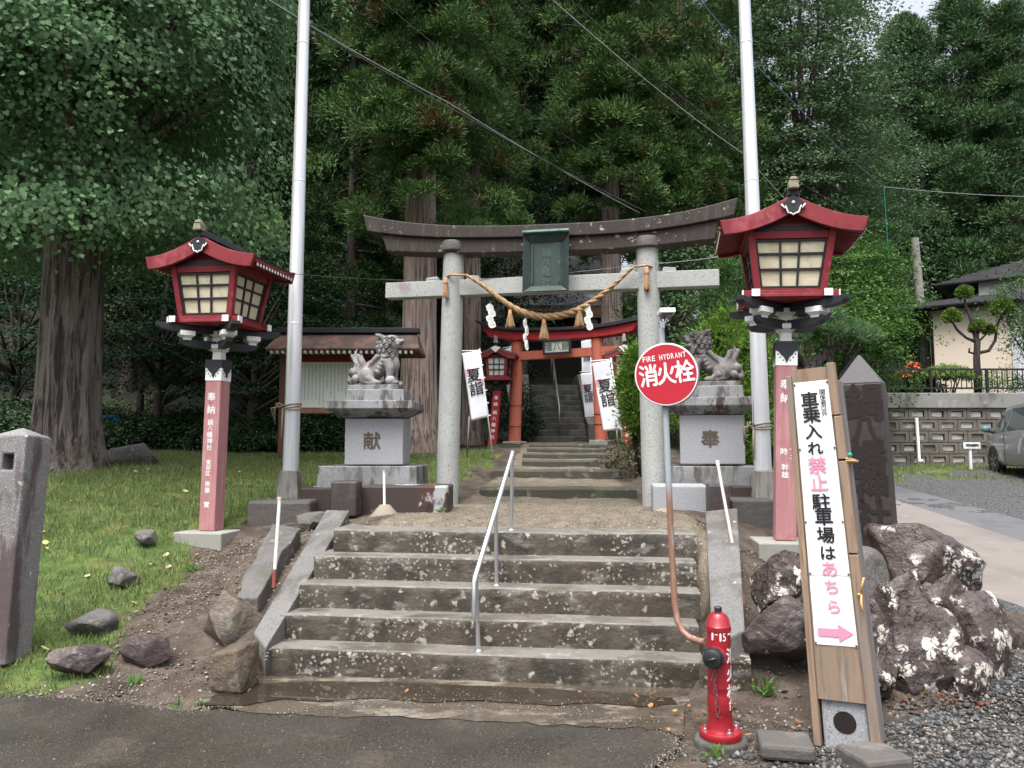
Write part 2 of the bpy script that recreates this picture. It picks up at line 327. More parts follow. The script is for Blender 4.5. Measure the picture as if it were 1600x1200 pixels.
M['bronze'] = surf('bronze', (.022, .036, .032), .55, [sp((.045, .075, .067), 5, .5, .7, .8), sp((.14, .23, .205), 11, .64, .71, .7), sp((.018, .028, .026), 3, .52, .66, .6)], dict(s=30, h=.25, dist=.005), metal=.25)
M['cloth'] = surf('cloth', (.76, .76, .80), .85, [sp((.66, .66, .71), 2, .45, .7, .5)], dict(s=3, h=.3, dist=.05))
M['bark'] = surf('bark', (.17, .138, .125), .9, [sp((.035, .027, .025), 9, .47, .57, .95, st=(1.6, 1.6, .13), d=8, w=.6), sp((.27, .235, .22), 14, .55, .68, .7, st=(2, 2, .16)), sp((.07, .06, .04), 2, .5, .65, .5)], [dict(s=9, h=1, dist=.09, st=(1.6, 1.6, .13), d=8, w=.6), dict(s=40, h=.5, dist=.01, st=(2, 2, .3))])
M['bark_cedar'] = surf('bark_cedar', (.29, .225, .20), .9, [sp((.085, .058, .05), 15, .46, .58, .95, st=(1.5, 1.5, .06), d=7, w=.3), sp((.38, .32, .29), 20, .55, .68, .7, st=(2, 2, .08)), sp((.24, .165, .14), 1.2, .5, .62, .6)], [dict(s=15, h=1, dist=.05, st=(1.5, 1.5, .06), d=7, w=.3)])
M['bark_dark'] = surf('bark_dark', (.06, .048, .042), .9, [sp((.025, .02, .018), 14, .46, .6, .9, st=(1.5, 1.5, .12))], dict(s=14, h=.8, dist=.03, st=(1.5, 1.5, .12)))
M['glass'] = surf('glass', (.06, .08, .08), .06, spec=.6)
M['cable'] = surf('cable', (.05, .052, .055), .5)
M['cable_pale'] = surf('cable_pale', (.30, .31, .31), .5)
M['cable_blue'] = surf('cable_blue', (.04, .11, .20), .5)
M['cable_green'] = surf('cable_green', (.03, .20, .16), .5)
# ================================================================== ground
rng = np.random.default_rng(7); random.seed(7)
def lerp(v, xs, ys): return np.interp(v, xs, ys)
# the lower flight: its own frame, one end a little nearer than the other
SA = onz(412, 1053, 0); SB = onz(1095, 1079, 0)
SU = (SB-SA).normalized(); SN = Vector((-SU.y, SU.x, 0)); SYAW = math.atan2(SU.y, SU.x)
RISE, TREAD = .185, .225
def sxy(a, b, z=0): return SA + SU*a + SN*b + Vector((0, 0, z))
LAND = 5*RISE
CP = [(-30,4,0),(-14,4.6,0),(-8,4.8,0),(-5,4.9,0),(-3.6,5.0,.0),(-2.6,5.15,.0),(-1.9,5.35,.03),(-3.3,5.6,.1),(-4.5,5.6,.12),(-6,5.8,.2),
 (-2.1,5.9,.22),(-2.9,6.2,.26),(-4.2,6.3,.3),(-6.5,6.8,.45),(-1.95,6.5,.55),(-2.5,6.9,.46),(-3.4,7.1,.46),(-4.8,7.4,.58),(-3.0,7.75,.55),(-2.25,7.5,.68),(-3.6,8.2,.78),
 (-2.7,8.5,.84),(-1.9,8.2,.84),(-2.3,9.3,1.0),(-3.6,9.2,1.0),(-5,9.2,1.1),(-6.4,9.8,1.22),(-9,8,.8),(-9,11,1.3),(-1,9.6,.98),(-3,11,1.2),(-1.2,11.5,1.15),(-5.5,12,1.38),(-2.6,14,1.42),(-1,15,1.5),(-8,15,1.5),(-4,16.5,1.5),(-13,13,1.5),(-12,18,1.7),(-3,19,1.7),
 (-1.4,6.7,.9),(.1,6.6,.91),(1.5,6.3,.9),(-.6,8,.92),(.8,8,.92),(.5,9.6,.925),(1.9,7.2,.88),(.6,11,1.09),(.6,12.2,1.11),(.9,13,1.27),(.9,14,1.4),(.9,15,1.52),(1,16,1.62),(1.1,18.5,1.74),(2.3,13,1.35),(2.5,16,1.65),(3.5,18,1.6),(-.4,13,1.3),(-.4,17,1.62),
 (2.35,6.9,.58),(2.1,6.2,.5),(2.9,6.9,.55),(2.6,8.3,.84),(1.95,5.7,.33),(1.75,5.2,.12),(2.3,5.3,.2),(1.4,4.9,.0),(1.5,4.4,.0),(2.5,4.4,.02),(3.6,4.6,.02),(2.9,5.7,.36),(3.6,5.6,.2),(3.3,6.4,.45),(4.6,5.2,.03),(6,5,.0),(12,5,0),
 (4.6,7,.17),(4,9,.36),(3.4,9.5,.72),(3,11,1.0),(4.6,12,.62),(7,7,.16),(12,7,.16),(7,12,.57),(12,12,.57),(9,16,.9),(14,16,.9),(6,16,.95),(10,19.8,1.2),(14,19.8,1.2),(6.5,19,1.2),(4.6,16,1.3),(5,20,1.6),(18,10,.4),(18,18,1.1)]
CP = np.array(CP, float)
def _phi(r2): return .5*r2*np.log(r2+1e-9)
_n = len(CP); _K = _phi(((CP[:, None, :2]-CP[None, :, :2])**2).sum(-1)) + np.eye(_n)*.02
_Pm = np.c_[np.ones(_n), CP[:, :2]]
_W = np.linalg.solve(np.block([[_K, _Pm], [_Pm.T, np.zeros((3, 3))]]), np.r_[CP[:, 2], 0, 0, 0])
def sst(v, a, b):
    t = np.clip((v-a)/(b-a), 0, 1); return t*t*(3-2*t)
def hgt(x, y):
    x = np.asarray(x, float); y = np.asarray(y, float); sh = np.broadcast(x, y).shape
    x = np.broadcast_to(x, sh).ravel(); y = np.broadcast_to(y, sh).ravel()
    xc = np.clip(x, -13, 17); yc = np.clip(y, 4, 19.8)
    z = np.zeros(len(x))
    for i in range(0, len(x), 20000):
        s = slice(i, i+20000)
        k = _phi((xc[s, None]-CP[None, :, 0])**2 + (yc[s, None]-CP[None, :, 1])**2)
        z[s] = k @ _W[:_n] + _W[_n] + _W[_n+1]*xc[s] + _W[_n+2]*yc[s]
    # wooded hill behind; flat yard of the house on the right above its retaining wall
    slope = .46*(1-sst(x, 5, 13)) + .10*sst(x, 5, 13)
    z = z + np.maximum(0, np.minimum(y, 85)-20.5)*slope
    z = np.where((x > 7.2) & (y > 20.25), np.maximum(z, 3.05+np.maximum(0, np.minimum(y, 85)-33)*.2), z)
    z = z*(1-sst(-y, -4.6, -4.0)) + 0
    # cut for the far flight
    cut = (np.abs(x-1.17) < 1.0) & (y > 18.7) & (y < 26)
    z = np.where(cut, np.minimum(z, 1.5+np.maximum(0, y-19)*.5), z)
    zs_ = np.interp(y, [9, 10.18, 10.35, 12.38, 12.55, 13.38, 13.55, 14.28, 14.45, 15.18, 15.35, 16.18, 16.35, 18.5], [.925, .93, 1.06, 1.095, 1.235, 1.26, 1.37, 1.395, 1.48, 1.505, 1.58, 1.605, 1.665, 1.74])
    z = np.where((x > -.5) & (x < 1.82) & (y > 9) & (y < 18.5), zs_, z)
    a = (x-SA.x)*SU.x + (y-SA.y)*SU.y; b = (x-SA.x)*SN.x + (y-SA.y)*SN.y
    st = (a > -.06) & (a < SW+.1) & (b > -.02) & (b < TREAD*4+.3)
    z = np.where(st, np.minimum(z, np.floor(b/TREAD)*RISE-.12), z)
    return z.reshape(sh)
SW = (SB-SA).length
def hz(x, y): return float(hgt(np.array([x]), np.array([y]))[0])
def grass_edge(y): return lerp(y, [4.4,5.0,5.35,6.2,7.2,7.9,8.3,8.8,9.35,9.6,12,15,19], [-3.2,-3.15,-2.95,-2.95,-2.8,-3.1,-2.7,-2.5,-2.3,-.95,-.62,-.25,-.15])
def vnoise(x, y, s, seed=0):
    xs = np.asarray(x)*s+seed*17.3; ys = np.asarray(y)*s+seed*9.1
    def hsh(i, j): 
        v = np.sin(i*127.1+j*311.7)*43758.5453; return v-np.floor(v)
    i = np.floor(xs); j = np.floor(ys); f = xs-i; g = ys-j; f = f*f*(3-2*f); g = g*g*(3-2*g)
    return (hsh(i, j)*(1-f)+hsh(i+1, j)*f)*(1-g) + (hsh(i, j+1)*(1-f)+hsh(i+1, j+1)*f)*g
def gmask(x, y):
    nz = (vnoise(x, y, 2.2)-.5)*.5 + (vnoise(x, y, 6, 3)-.5)*.35
    g = sst(grass_edge(y)-x+nz*.9, -.12, .25)*sst(y+nz*.5, 5.0, 5.2)
    g = g*(1-.9*sst(y+nz, 15.2, 16.6))
    # weedy strip below the retaining wall
    g2 = sst(y+nz*2, 15.8, 17.2)*sst(x, 7, 8)*sst(nz, -.2, .12)*(1-sst(y, 19.6, 20.1))
    return np.clip(np.maximum(g, .8*g2), 0, 1)
def axis(lo, hi, step, far):
    a = list(np.arange(lo, hi+1e-6, step)); s = step; v = a[-1]
    while v < far: s *= 1.35; v += s; a.append(v)
    s = step; v = a[0]; pre = []
    while v > -far: s *= 1.35; v -= s; pre.append(v)
    return np.array(pre[::-1]+a)
gx = axis(-7.5, 12.5, .1, 420); gy = axis(3.4, 21.5, .1, 420)
XX, YY = np.meshgrid(gx, gy); ZZ = hgt(XX, YY)
near = (XX > -8) & (XX < 13) & (YY > 4.6) & (YY < 22)
ZZ = ZZ + near*((vnoise(XX, YY, 3.1, 1)-.5)*.03 + (vnoise(XX, YY, 8, 2)-.5)*.02)*(1-((np.abs(XX-.2) < 1.3) & (YY < 10)))
# keep the sheet below the road, the gutter and the driveway
def inpoly(x, y, poly):
    c = np.zeros(np.shape(x), bool); n = len(poly); j = n-1
    for i in range(n):
        xi, yi = poly[i][0], poly[i][1]; xj, yj = poly[j][0], poly[j][1]
        c ^= ((yi > y) != (yj > y)) & (x < (xj-xi)*(y-yi)/(yj-yi+1e-12)+xi); j = i
    return c
PL0, PLN = Vector((0, 5, 0)), Vector((0, -.0816, 1)).normalized()
edge_px = [(0,1084),(60,1086),(120,1094),(200,1100),(290,1112),(330,1110),(420,1112),(520,1116),(640,1118),(800,1126),(930,1132),(1030,1136),(1062,1150),(1058,1172),(1035,1190),(1022,1200)]
edge = [onz(px, py, 0) for px, py in edge_px]
road_poly = [Vector((-400, 4.98, 0)), Vector((-9, 5.0, 0))] + edge + [Vector((.82, 3.0, 0)), Vector((1.6, 2.2, 0)), Vector((9, 2.0, 0)), Vector((400, 2.0, 0)), Vector((400, -60, 0)), Vector((-400, -60, 0))]
gut_px = [(300,1100),(330,1078),(410,1056),(600,1060),(800,1066),(1090,1074),(1075,1100),(1066,1150),(1030,1140),(930,1136),(800,1130),(640,1122),(520,1120),(420,1116)]
gut = [onz(px, py, .004) for px, py in gut_px]
ZZ = np.where(inpoly(XX, YY, road_poly) & ((XX < 1) | (YY < 2.6)), -.03, ZZ)
ZZ = np.where(inpoly(XX, YY, [(p.x, p.y) for p in gut]), -.03, ZZ)
nx, ny = len(gx), len(gy)
V = np.stack([XX, YY, ZZ], -1).reshape(-1, 3)
ii = (np.arange(ny-1)[:, None]*nx + np.arange(nx-1)[None]).ravel()
F = np.stack([ii, ii+1, ii+nx+1, ii+nx], 1)
mg, N, L, P = new_mat('ground_mix')
co = N.new('ShaderNodeTexCoord').outputs['Object']
att = N.new('ShaderNodeAttribute'); att.attribute_name = 'cover'; sep = N.new('ShaderNodeSeparateColor'); L.new(att.outputs['Color'], sep.inputs[0])
def mixc(a, b, f):
    mx = N.new('ShaderNodeMix'); mx.data_type = 'RGBA'; L.new(f, mx.inputs['Factor'])
    for s_, v in (('A', a), ('B', b)):
        if isinstance(v, tuple): mx.inputs[s_].default_value = rgba(v)
        else: L.new(v, mx.inputs[s_])
    return mx.outputs['Result']
def nzf(s, lo, hi, **k): return ramp(N, L, tex(N, L, co, dict(s=s, **k)), lo, hi)
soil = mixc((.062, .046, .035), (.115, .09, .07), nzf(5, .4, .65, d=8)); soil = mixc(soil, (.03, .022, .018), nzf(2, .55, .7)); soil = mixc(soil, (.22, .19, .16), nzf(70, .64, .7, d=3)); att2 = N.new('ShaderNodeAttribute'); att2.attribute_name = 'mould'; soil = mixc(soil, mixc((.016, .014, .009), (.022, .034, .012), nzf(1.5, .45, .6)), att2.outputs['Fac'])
grs = mixc((.05, .085, .02), (.10, .14, .035), nzf(6, .4, .62)); grs = mixc(grs, (.16, .14, .055), nzf(2.5, .55, .72))
vd = tex(N, L, co, dict(k='vor', s=38, warp=.1)); grv = mixc((.14, .14, .14), (.035, .034, .033), ramp(N, L, vd, .25, .6)); grv = mixc(grv, (.26, .255, .25), nzf(33, .6, .7, d=2))
pth = mixc((.125, .10, .073), (.18, .15, .112), nzf(6, .4, .65)); pth = mixc(pth, (.40, .36, .30), nzf(90, .6, .68, d=2)); pth = mixc(pth, (.09, .075, .055), nzf(80, .32, .24, d=3)); pth = mixc(pth, (.11, .105, .05), nzf(2.2, .58, .7))
def edgef(o):
    a = N.new('ShaderNodeMath'); a.operation = 'ADD'; L.new(o, a.inputs[0])
    b = N.new('ShaderNodeMath'); b.operation = 'MULTIPLY_ADD'; L.new(tex(N, L, co, dict(s=14, d=6)), b.inputs[0]); b.inputs[1].default_value = .7; b.inputs[2].default_value = -.35
    L.new(b.outputs[0], a.inputs[1]); return ramp(N, L, a.outputs[0], .3, .7)
c = mixc(soil, grs, edgef(sep.outputs[0])); c = mixc(c, grv, edgef(sep.outputs[1])); c = mixc(c, pth, edgef(sep.outputs[2]))
L.new(c, P.inputs['Base Color']); P.inputs['Roughness'].default_value = .8; P.inputs['Specular IOR Level'].default_value = .25
b1 = N.new('ShaderNodeBump'); b1.inputs['Strength'].default_value = .8; b1.inputs['Distance'].default_value = .03; L.new(tex(N, L, co, dict(s=24, d=9, r=.7)), b1.inputs['Height'])
b2 = N.new('ShaderNodeBump'); b2.inputs['Strength'].default_value = .6; b2.inputs['Distance'].default_value = .012; L.new(vd, b2.inputs['Height']); b2.invert = True; L.new(b1.outputs[0], b2.inputs['Normal'])
L.new(b2.outputs[0], P.inputs['Normal'])
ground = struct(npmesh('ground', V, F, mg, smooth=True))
gm = gmask(XX, YY).ravel(); X_, Y_ = XX.ravel(), YY.ravel()
gravel = np.clip(sst(X_-lerp(Y_, [3, 4.2, 4.6, 5.0, 5.4, 5.8], [.9, 1.35, 2.2, 2.9, 3.4, 4.2]), -.1, .3)*(Y_ < 6.4) + sst(X_, 3.9, 4.5)*sst(Y_, 6, 6.5), 0, 1)*(1-gm)*(X_ < 60)*(Y_ < 20.2)
path = sst(.42-np.abs((X_-lerp(Y_, [6, 9, 12, 16, 19], [.2, .45, .65, .95, 1.1]))/lerp(Y_, [6, 9, 10, 12, 14, 19], [3.9, 3.0, 2.6, 2.6, 2.0, 2.0])), 0, .06)*(Y_ > 5.9)*(Y_ < 19.5)*(1-.3*sst(Y_, 9.9, 10.5))
ca = ground.data.color_attributes.new('cover', 'FLOAT_COLOR', 'POINT')
ca.data.foreach_set('color', np.stack([gm*(1-path), gravel*(1-path), path, np.ones(len(gm))], 1).astype('f4').ravel())
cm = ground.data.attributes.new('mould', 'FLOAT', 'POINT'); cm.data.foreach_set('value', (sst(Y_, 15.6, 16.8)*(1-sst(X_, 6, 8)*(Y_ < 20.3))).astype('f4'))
# road, gutter with standing water, driveway
def sheet(name, poly, mat, z=None):
    b = bmesh.new(); vs = [b.verts.new((p.x, p.y, p.z if z is None else z)) for p in poly]; f = b.faces.new(vs)
    bmesh.ops.triangulate(b, faces=[f]); bmesh.ops.recalc_face_normals(b, faces=b.faces)
    if b.faces[0].normal.z < 0: bmesh.ops.reverse_faces(b, faces=b.faces)
    me = bpy.data.meshes.new(name); b.to_mesh(me); b.free(); me.materials.append(mat)
    o = bpy.data.objects.new(name, me); COL.objects.link(o); return struct(o)
m_asph = surf('asphalt', (.046, .039, .032), .40, [sp((.026, .023, .020), 1.1, .42, .62, .7, d=7), sp((.08, .067, .052), 2.0, .52, .68, .7, d=8), sp((.022, .02, .018), 85, .52, .6, .8, off=(3, 3, 3), d=3), sp((.15, .137, .12), 95, .6, .67, .8, d=3)],
    [dict(s=95, h=.7, dist=.008, d=4), dict(s=6, h=.2, dist=.01)], wet=dict(s=.9, lo=.45, hi=.6, to=.2, d=6), spec=.5)
m_gut = surf('gutter_concrete', (.082, .066, .048), .4, [sp((.045, .036, .027), 2.2, .42, .6, .9, d=8, st=(.5, 1.4, 1)), sp((.24, .21, .17), 2.6, .50, .62, .85, d=10, r=.7, st=(.7, 1.5, 1)), sp((.13, .11, .085), 70, .56, .66, .7, d=3)],
    [dict(s=60, h=.25, dist=.004)], wet=dict(s=1.4, lo=.36, hi=.46, to=.03, st=(.4, 1, 1), d=6), spec=.5)
jag = []
for i, p in enumerate(road_poly):
    jag.append(p)
    if 2 <= i < len(road_poly)-7:
        q = road_poly[i+1]
        for k in (.2, .4, .6, .8): r_ = p.lerp(q, k); jag.append(r_ + Vector((0, random.uniform(-.02, .02), 0)))
gj = []
for i, p in enumerate(gut):
    q = gut[(i+1) % len(gut)]; gj.append(p)
    for k in range(1, 6): gj.append(p.lerp(q, k/6)+Vector((random.uniform(-.015, .015), random.uniform(-.028, .028), 0)))
sheet('road', jag, m_asph, .004); sheet('gutter', gj, m_gut, .008)
m_water = surf('puddle_water', (.030, .023, .016), .02, [sp((.048, .038, .027), 1.6, .45, .62, .8, d=6)], dict(s=5, h=.03, dist=.004), spec=.5)
pud = [onz(px, py, .013) for px, py in [(318,1102),(335,1086),(400,1068),(500,1064),(640,1067),(800,1073),(960,1082),(1052,1090),(1058,1100),(1000,1104),(930,1098),(860,1102),(760,1094),(660,1097),(580,1090),(500,1096),(440,1092),(380,1102)]]
pj = []
for i, p in enumerate(pud):
    q = pud[(i+1) % len(pud)]; pj.append(p)
    for k in range(1, 5): pj.append(p.lerp(q, k/5)+Vector((random.uniform(-.01, .01), random.uniform(-.014, .014), 0)))
sheet('water', pj, m_water)
m_drive = surf('drive_concrete', (.19, .167, .15), .65, [sp((.135, .118, .104), 1.2, .45, .68, .8, d=7), sp((.235, .212, .192), 3, .56, .7, .5), sp((.16, .14, .12), 90, .6, .7, .5, d=2)], dict(s=90, h=.3, dist=.004))
m_drive2 = surf('drive_asphalt', (.105, .105, .11), .7, [sp((.07, .07, .075), 2, .45, .65, .7), sp((.25, .25, .25), 110, .6, .7, .6, d=2)], dict(s=110, h=.4, dist=.004))
def onslope(px, py, dz): return onpl(px, py, PL0+Vector((0, 0, dz)), PLN)
sheet('driveway', [onslope(px, py, .022) for px, py in ((1600,958),(1560,952),(1480,930),(1400,880),(1330,830),(1300,790),(1340,768),(1390,778),(1480,807),(1600,846),(1760,900),(1760,985))], m_drive)
sheet('driveway', [onslope(px, py, .018) for px, py in ((1762,902),(1600,848),(1480,809),(1390,780),(1338,769),(1350,754),(1392,757),(1445,771),(1530,793),(1600,813),(1760,862))], m_drive2)
# ------------------------------------------------------------------ lower flight
flight = thing('stone_staircase', 'broad weathered five-step stone stairs with pale lichen spots rising from the road', 'stairs', SA, SYAW)
lx = [0]+[(onpl(px, py, sxy(0, TREAD*(i+1)), SN)-SA).dot(SU) for i, (px, py) in enumerate(((437,1000),(467,948),(490,900),(521,852)))]
rx = [SW+.03, SW+.02, SW+.06, SW+.06, SW+.09]
for i in range(5):
    mb = MB(); y0, y1 = TREAD*i, TREAD*i+(TREAD+.16 if i < 4 else .42); z0, z1 = RISE*i-.10, RISE*(i+1)
    n = 60; row = []
    for k in range(n+1):
        x = lx[i]+(rx[i]-lx[i])*k/n; j = lambda s, a: (mn.noise((x*s+i*7, i*3.1, a))*1.0)
        yj = .014*j(2.3, 0); zt = .008*j(1.7, 5); ch = .004+.006*max(0, j(9, 3))+.012*max(0, j(4, 8)-.25)
        row += [(x, y0+yj+.010, z0), (x, y0+yj, z1-.05), (x, y0+yj+.004, z1-ch-.006+zt), (x, y0+yj+ch+.007, z1+zt), (x, y1, z1+zt*.5+.002), (x, y1, z0)]
    fs = [(6*k+q, 6*k+(q+1)%6, 6*k+6+(q+1)%6, 6*k+6+q) for k in range(n) for q in range(6)] + [tuple(range(5, -1, -1)), tuple(6*n+q for q in range(6))]
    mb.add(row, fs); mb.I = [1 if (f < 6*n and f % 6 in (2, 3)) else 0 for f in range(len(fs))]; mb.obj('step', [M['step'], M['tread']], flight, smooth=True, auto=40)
def slab(name, label, top, th, mat, cat, bev=.012, rough=0):
    t4 = [Vector(p) for p in top]; n = (t4[1]-t4[0]).cross(t4[3]-t4[0]).normalized(); n = n if n.z > 0 else -n
    mb = MB(); k, m_ = 12, 4
    vs = []
    for i in range(k+1):
        a = t4[0].lerp(t4[3], i/k); b = t4[1].lerp(t4[2], i/k)
        for j in range(m_+1):
            p = a.lerp(b, j/m_); vs.append(p + n*rough*mn.noise(p*5) + Vector((mn.noise(p*7), mn.noise(p*7+Vector((3, 3, 3))), 0))*rough*.6*(j in (0, m_)))
    nb = len(vs); vs += [v - Vector((0, 0, th)) for v in vs]
    w_ = m_+1; fs = []
    for i in range(k):
        for j in range(m_):
            q = i*w_+j; fs += [(q, q+1, q+w_+1, q+w_), (nb+q, nb+q+w_, nb+q+w_+1, nb+q+1)]
    for i in range(k): 
        for j in (0, m_): q = i*w_+j; fs.append((q, q+w_, nb+q+w_, nb+q))
    for j in range(m_):
        for i in (0, k): q = i*w_+j; fs.append((q, q+1, nb+q+1, nb+q))
    c = sum(vs, Vector())/len(vs); vs = [v-c for v in vs]
    mb.add(vs, fs); o = mb.obj(name, mat, None, bevel=bev); o.location = c; return tag(o, label, cat)
m_slabg = surf('slab_granite', (.15, .145, .138), .6, [sp((.07, .068, .065), 70, .54, .64, .8, d=3), sp((.30, .30, .29), 85, .6, .7, .6, d=2), sp((.075, .068, .062), 2.2, .46, .62, .75, d=6), sp((.24, .235, .225), 3, .56, .7, .7), LICH(9, .2, .12, c=(.36, .35, .30), ms=2.5, mlo=.56, mhi=.6)], dict(s=70, h=.3, dist=.006))
slab('curb_slab', 'sloping grey granite curb slab along the left side of the lower stairs', [at(396,988,5.75), at(415,1012,5.55), at(546,797,7.05), at(510,796,7.2)], .32, m_slabg, 'stone slab')
slab('curb_slab', 'sloping speckled curb slab along the right side of the lower stairs behind the hydrant', [at(1113,1008,5.15), at(1164,984,5.2), at(1152,793,6.75), at(1102,798,6.68)], .34, m_slabg, 'stone slab')
slab('curb_slab', 'rough dark rock slab lying on the soil outside the left granite curb', [at(366,930,6.0), at(402,930,5.98), at(470,822,6.9), at(425,818,7.0)], .24, M['rock_grey'], 'stone slab', rough=.035)
slab('stone_block', 'short flat grey block ending the bottom step beside the fire hydrant', [at(1092,1036,5.03), at(1174,1033,5.05), at(1170,1012,5.3), at(1100,1016,5.3)], .2, M['step'], 'stone block', rough=.012)
# ------------------------------------------------------------------ middle flight of long kerb stones in the gravel
mid = thing('stone_staircase', 'low worn stone steps set in the gravel path between the grey and red gates', 'stairs', (.6, 10.2, .9), R(-2))
for i, (x0, x1, Y, zt) in enumerate(((-.43,1.64,10.2,1.08),(-.40,1.74,12.4,1.255),(.06,1.76,13.4,1.39),(.05,1.70,14.3,1.5),(.12,1.66,15.2,1.6),(.14,1.72,16.2,1.68))):
    mb = MB(); n = 16; row = []
    for k in range(n+1):
        x = x0+(x1-x0)*k/n; y = Y+.02*mn.noise((x*2, i*5, 0)); z = zt+.012*mn.noise((x*1.8, i*9, 4))
        row += [(x-.6, y-10.2, zt-.25-.9), (x-.6, y-10.2, z-.03-.9), (x-.6, y+.03-10.2, z-.9), (x-.6, y+.36-10.2, z-.9), (x-.6, y+.36-10.2, zt-.25-.9)]
    fs = [(5*k+q, 5*k+(q+1)%5, 5*k+5+(q+1)%5, 5*k+5+q) for k in range(n) for q in range(5)] + [(4, 3, 2, 1, 0), tuple(5*n+q for q in range(5))]
    mb.add(row, fs); mb.obj('step', M['step_far'], mid, smooth=True, auto=40)
# ------------------------------------------------------------------ far flight up into the dark
FX, FY, FZ, FW = 1.17, 18.9, 1.72, .68
M['step_dark'] = surf('step_dark', (.075, .07, .058), .85, [sp((.03, .03, .025), 2.2, .42, .6, .9, d=7), sp((.05, .06, .03), 3, .55, .68, .7)], dict(s=14, h=.6, dist=.02, d=8))
far = thing('stone_staircase', 'dark concrete stairs climbing behind the red gate into the shadow', 'stairs', (FX, FY, FZ))
for i in range(10):
    mb = MB(); mb.box((0, .3*i+(.3 if i < 9 else 1.2), .165*i+.02), (FW*2, .6 if i < 9 else 2.4, .29)); mb.obj('step', M['step_dark'], far, bevel=.012)
for s_, lab in ((-1, 'left'), (1, 'right')):
    mb = MB(); mb.prism([(0, -.3), (0, .48), (.3, .52), (3.0, .52+9*.165*.98), (4.6, .52+9*.165), (4.6, -.3)], -.11, .11)
    o = mb.obj('side_wall', M['concrete_dark'], far, bevel=.015); o.location = (s_*(FW+.13), 0, 0); o.rotation_euler = (0, 0, R(90))
fr = thing('stair_railing', 'thin steel middle handrail climbing the dark stairs behind the red gate', 'handrail', (FX, FY+.12, FZ+.1))
mb = MB()
mb.tube([(0, 0, 0), (0, 0, .8), (0, 3.6, .8+3.6*.55)], .022, 8); mb.obj('rail', M['chain'], fr, smooth=True)
for k in (1, 2, 3): mb = MB(); mb.cyl((0, 1.2*k, .6*k), (0, 1.2*k, .8+1.2*k*.55), .018, n=8); mb.obj('post', M['chain'], fr, smooth=True)
# ------------------------------------------------------------------ grass, pebbles, fallen leaves
def blades(n, xr, yr, dens, hmin, hmax, wid, seed):
    r = np.random.default_rng(seed); x = r.uniform(*xr, n); y = r.uniform(*yr, n)
    keep = r.random(n) < dens(x, y); x, y = x[keep], y[keep]; n = len(x); z = hgt(x, y)-.005
    a = r.uniform(0, 2*np.pi, n); h = r.uniform(hmin, hmax, n)*(.6+.8*vnoise(x, y, 3, 5)); lean = r.uniform(.1, .7, n)*h; b = r.uniform(0, 2*np.pi, n)
    dx, dy = np.cos(a)*wid/2, np.sin(a)*wid/2
    p = np.stack([x, y, z], 1); t = p + np.stack([np.cos(b)*lean, np.sin(b)*lean, h], 1)
    m = p*.45+t*.55 + np.stack([0*h, 0*h, h*.12], 1)
    d = np.stack([dx, dy, 0*dx], 1)
    V = np.stack([p-d, p+d, m+d*.7, t, m-d*.7], 1).reshape(-1, 3)
    return V, np.arange(len(V)).reshape(-1, 5)
g_dens = lambda x, y: gmask(x, y)*np.clip(1.75-1.6*vnoise(x, y, 1.7, 8), .25, 1)*lerp(y, [5, 8, 11, 17], [1, .8, .5, .35])*(x < 3)
V1, F1 = blades(190000, (-8.5, -.2), (5.0, 16.5), g_dens, .035, .085, .007, 11)
m_grass = leafm('grass_blades', [(.08, .125, .03), (.125, .185, .05), (.175, .23, .075), (.22, .245, .10), (.36, .32, .18)], .3, .5, big=dict(s=.9, lo=.52, hi=.68, c=(.20, .20, .06)))
g = npmesh('grass', V1, F1, m_grass); g['kind'] = 'stuff'
V1, F1 = blades(26000, (6.5, 13), (15.5, 19.9), lambda x, y: gmask(x, y)*.5*(vnoise(x, y, 1.1, 4) > .42), .025, .10, .014, 12)
g = npmesh('weeds', V1, F1, m_grass); g['kind'] = 'stuff'
def pebbles(n, region, smin, smax, seed, col):
    r = np.random.default_rng(seed); x, y = region(r, n); n = len(x); z = hgt(x, y)
    o = np.array([(1,0,0),(-1,0,0),(0,1,0),(0,-1,0),(0,0,1),(0,0,-1)], float)
    s = r.uniform(0, 1, (n, 1))**2.2*(smax-smin)+smin; sc3 = s*r.uniform(.6, 1.3, (n, 3))*np.array([1, 1, .7]); a = r.uniform(0, 6.28, n)
    v = o[None]*sc3[:, None]*r.uniform(.8, 1.2, (n, 6, 1)); ca, sa = np.cos(a)[:, None], np.sin(a)[:, None]
    v = np.stack([v[..., 0]*ca-v[..., 1]*sa, v[..., 0]*sa+v[..., 1]*ca, v[..., 2]], -1) + np.stack([x, y, z+s[:, 0]*.25], 1)[:, None]
    f = np.array([(0,2,4),(2,1,4),(1,3,4),(3,0,4),(2,0,5),(1,2,5),(3,1,5),(0,3,5)])
    o_ = npmesh('pebbles', v.reshape(-1, 3), (f[None]+np.arange(n)[:, None, None]*6).reshape(-1, 3), col, smooth=False); o_['kind'] = 'stuff'
m_peb = leafm('pebble_stone', [(.022, .022, .024), (.042, .042, .043), (.07, .068, .064), (.10, .095, .088), (.20, .19, .18)], 0, .6)
m_peb2 = leafm('pebble_brown', [(.05, .04, .032), (.12, .10, .08), (.2, .17, .13), (.36, .32, .27)], 0, .7)
def reg_gravel(r, n):
    x = r.uniform(.9, 4.6, n); y = r.uniform(3.5, 5.6, n); k = (x > lerp(y, [3.5, 4.2, 4.6, 5.0, 5.4], [.8, 1.35, 2.1, 2.7, 3.2])-r.random(n)**2*.5) & (np.abs(x) < y*.72); return x[k], y[k]
def reg_soil(r, n):
    x = r.uniform(-3.2, -1.7, n); y = r.uniform(4.9, 8, n); k = x > grass_edge(y)-.1; return x[k], y[k]
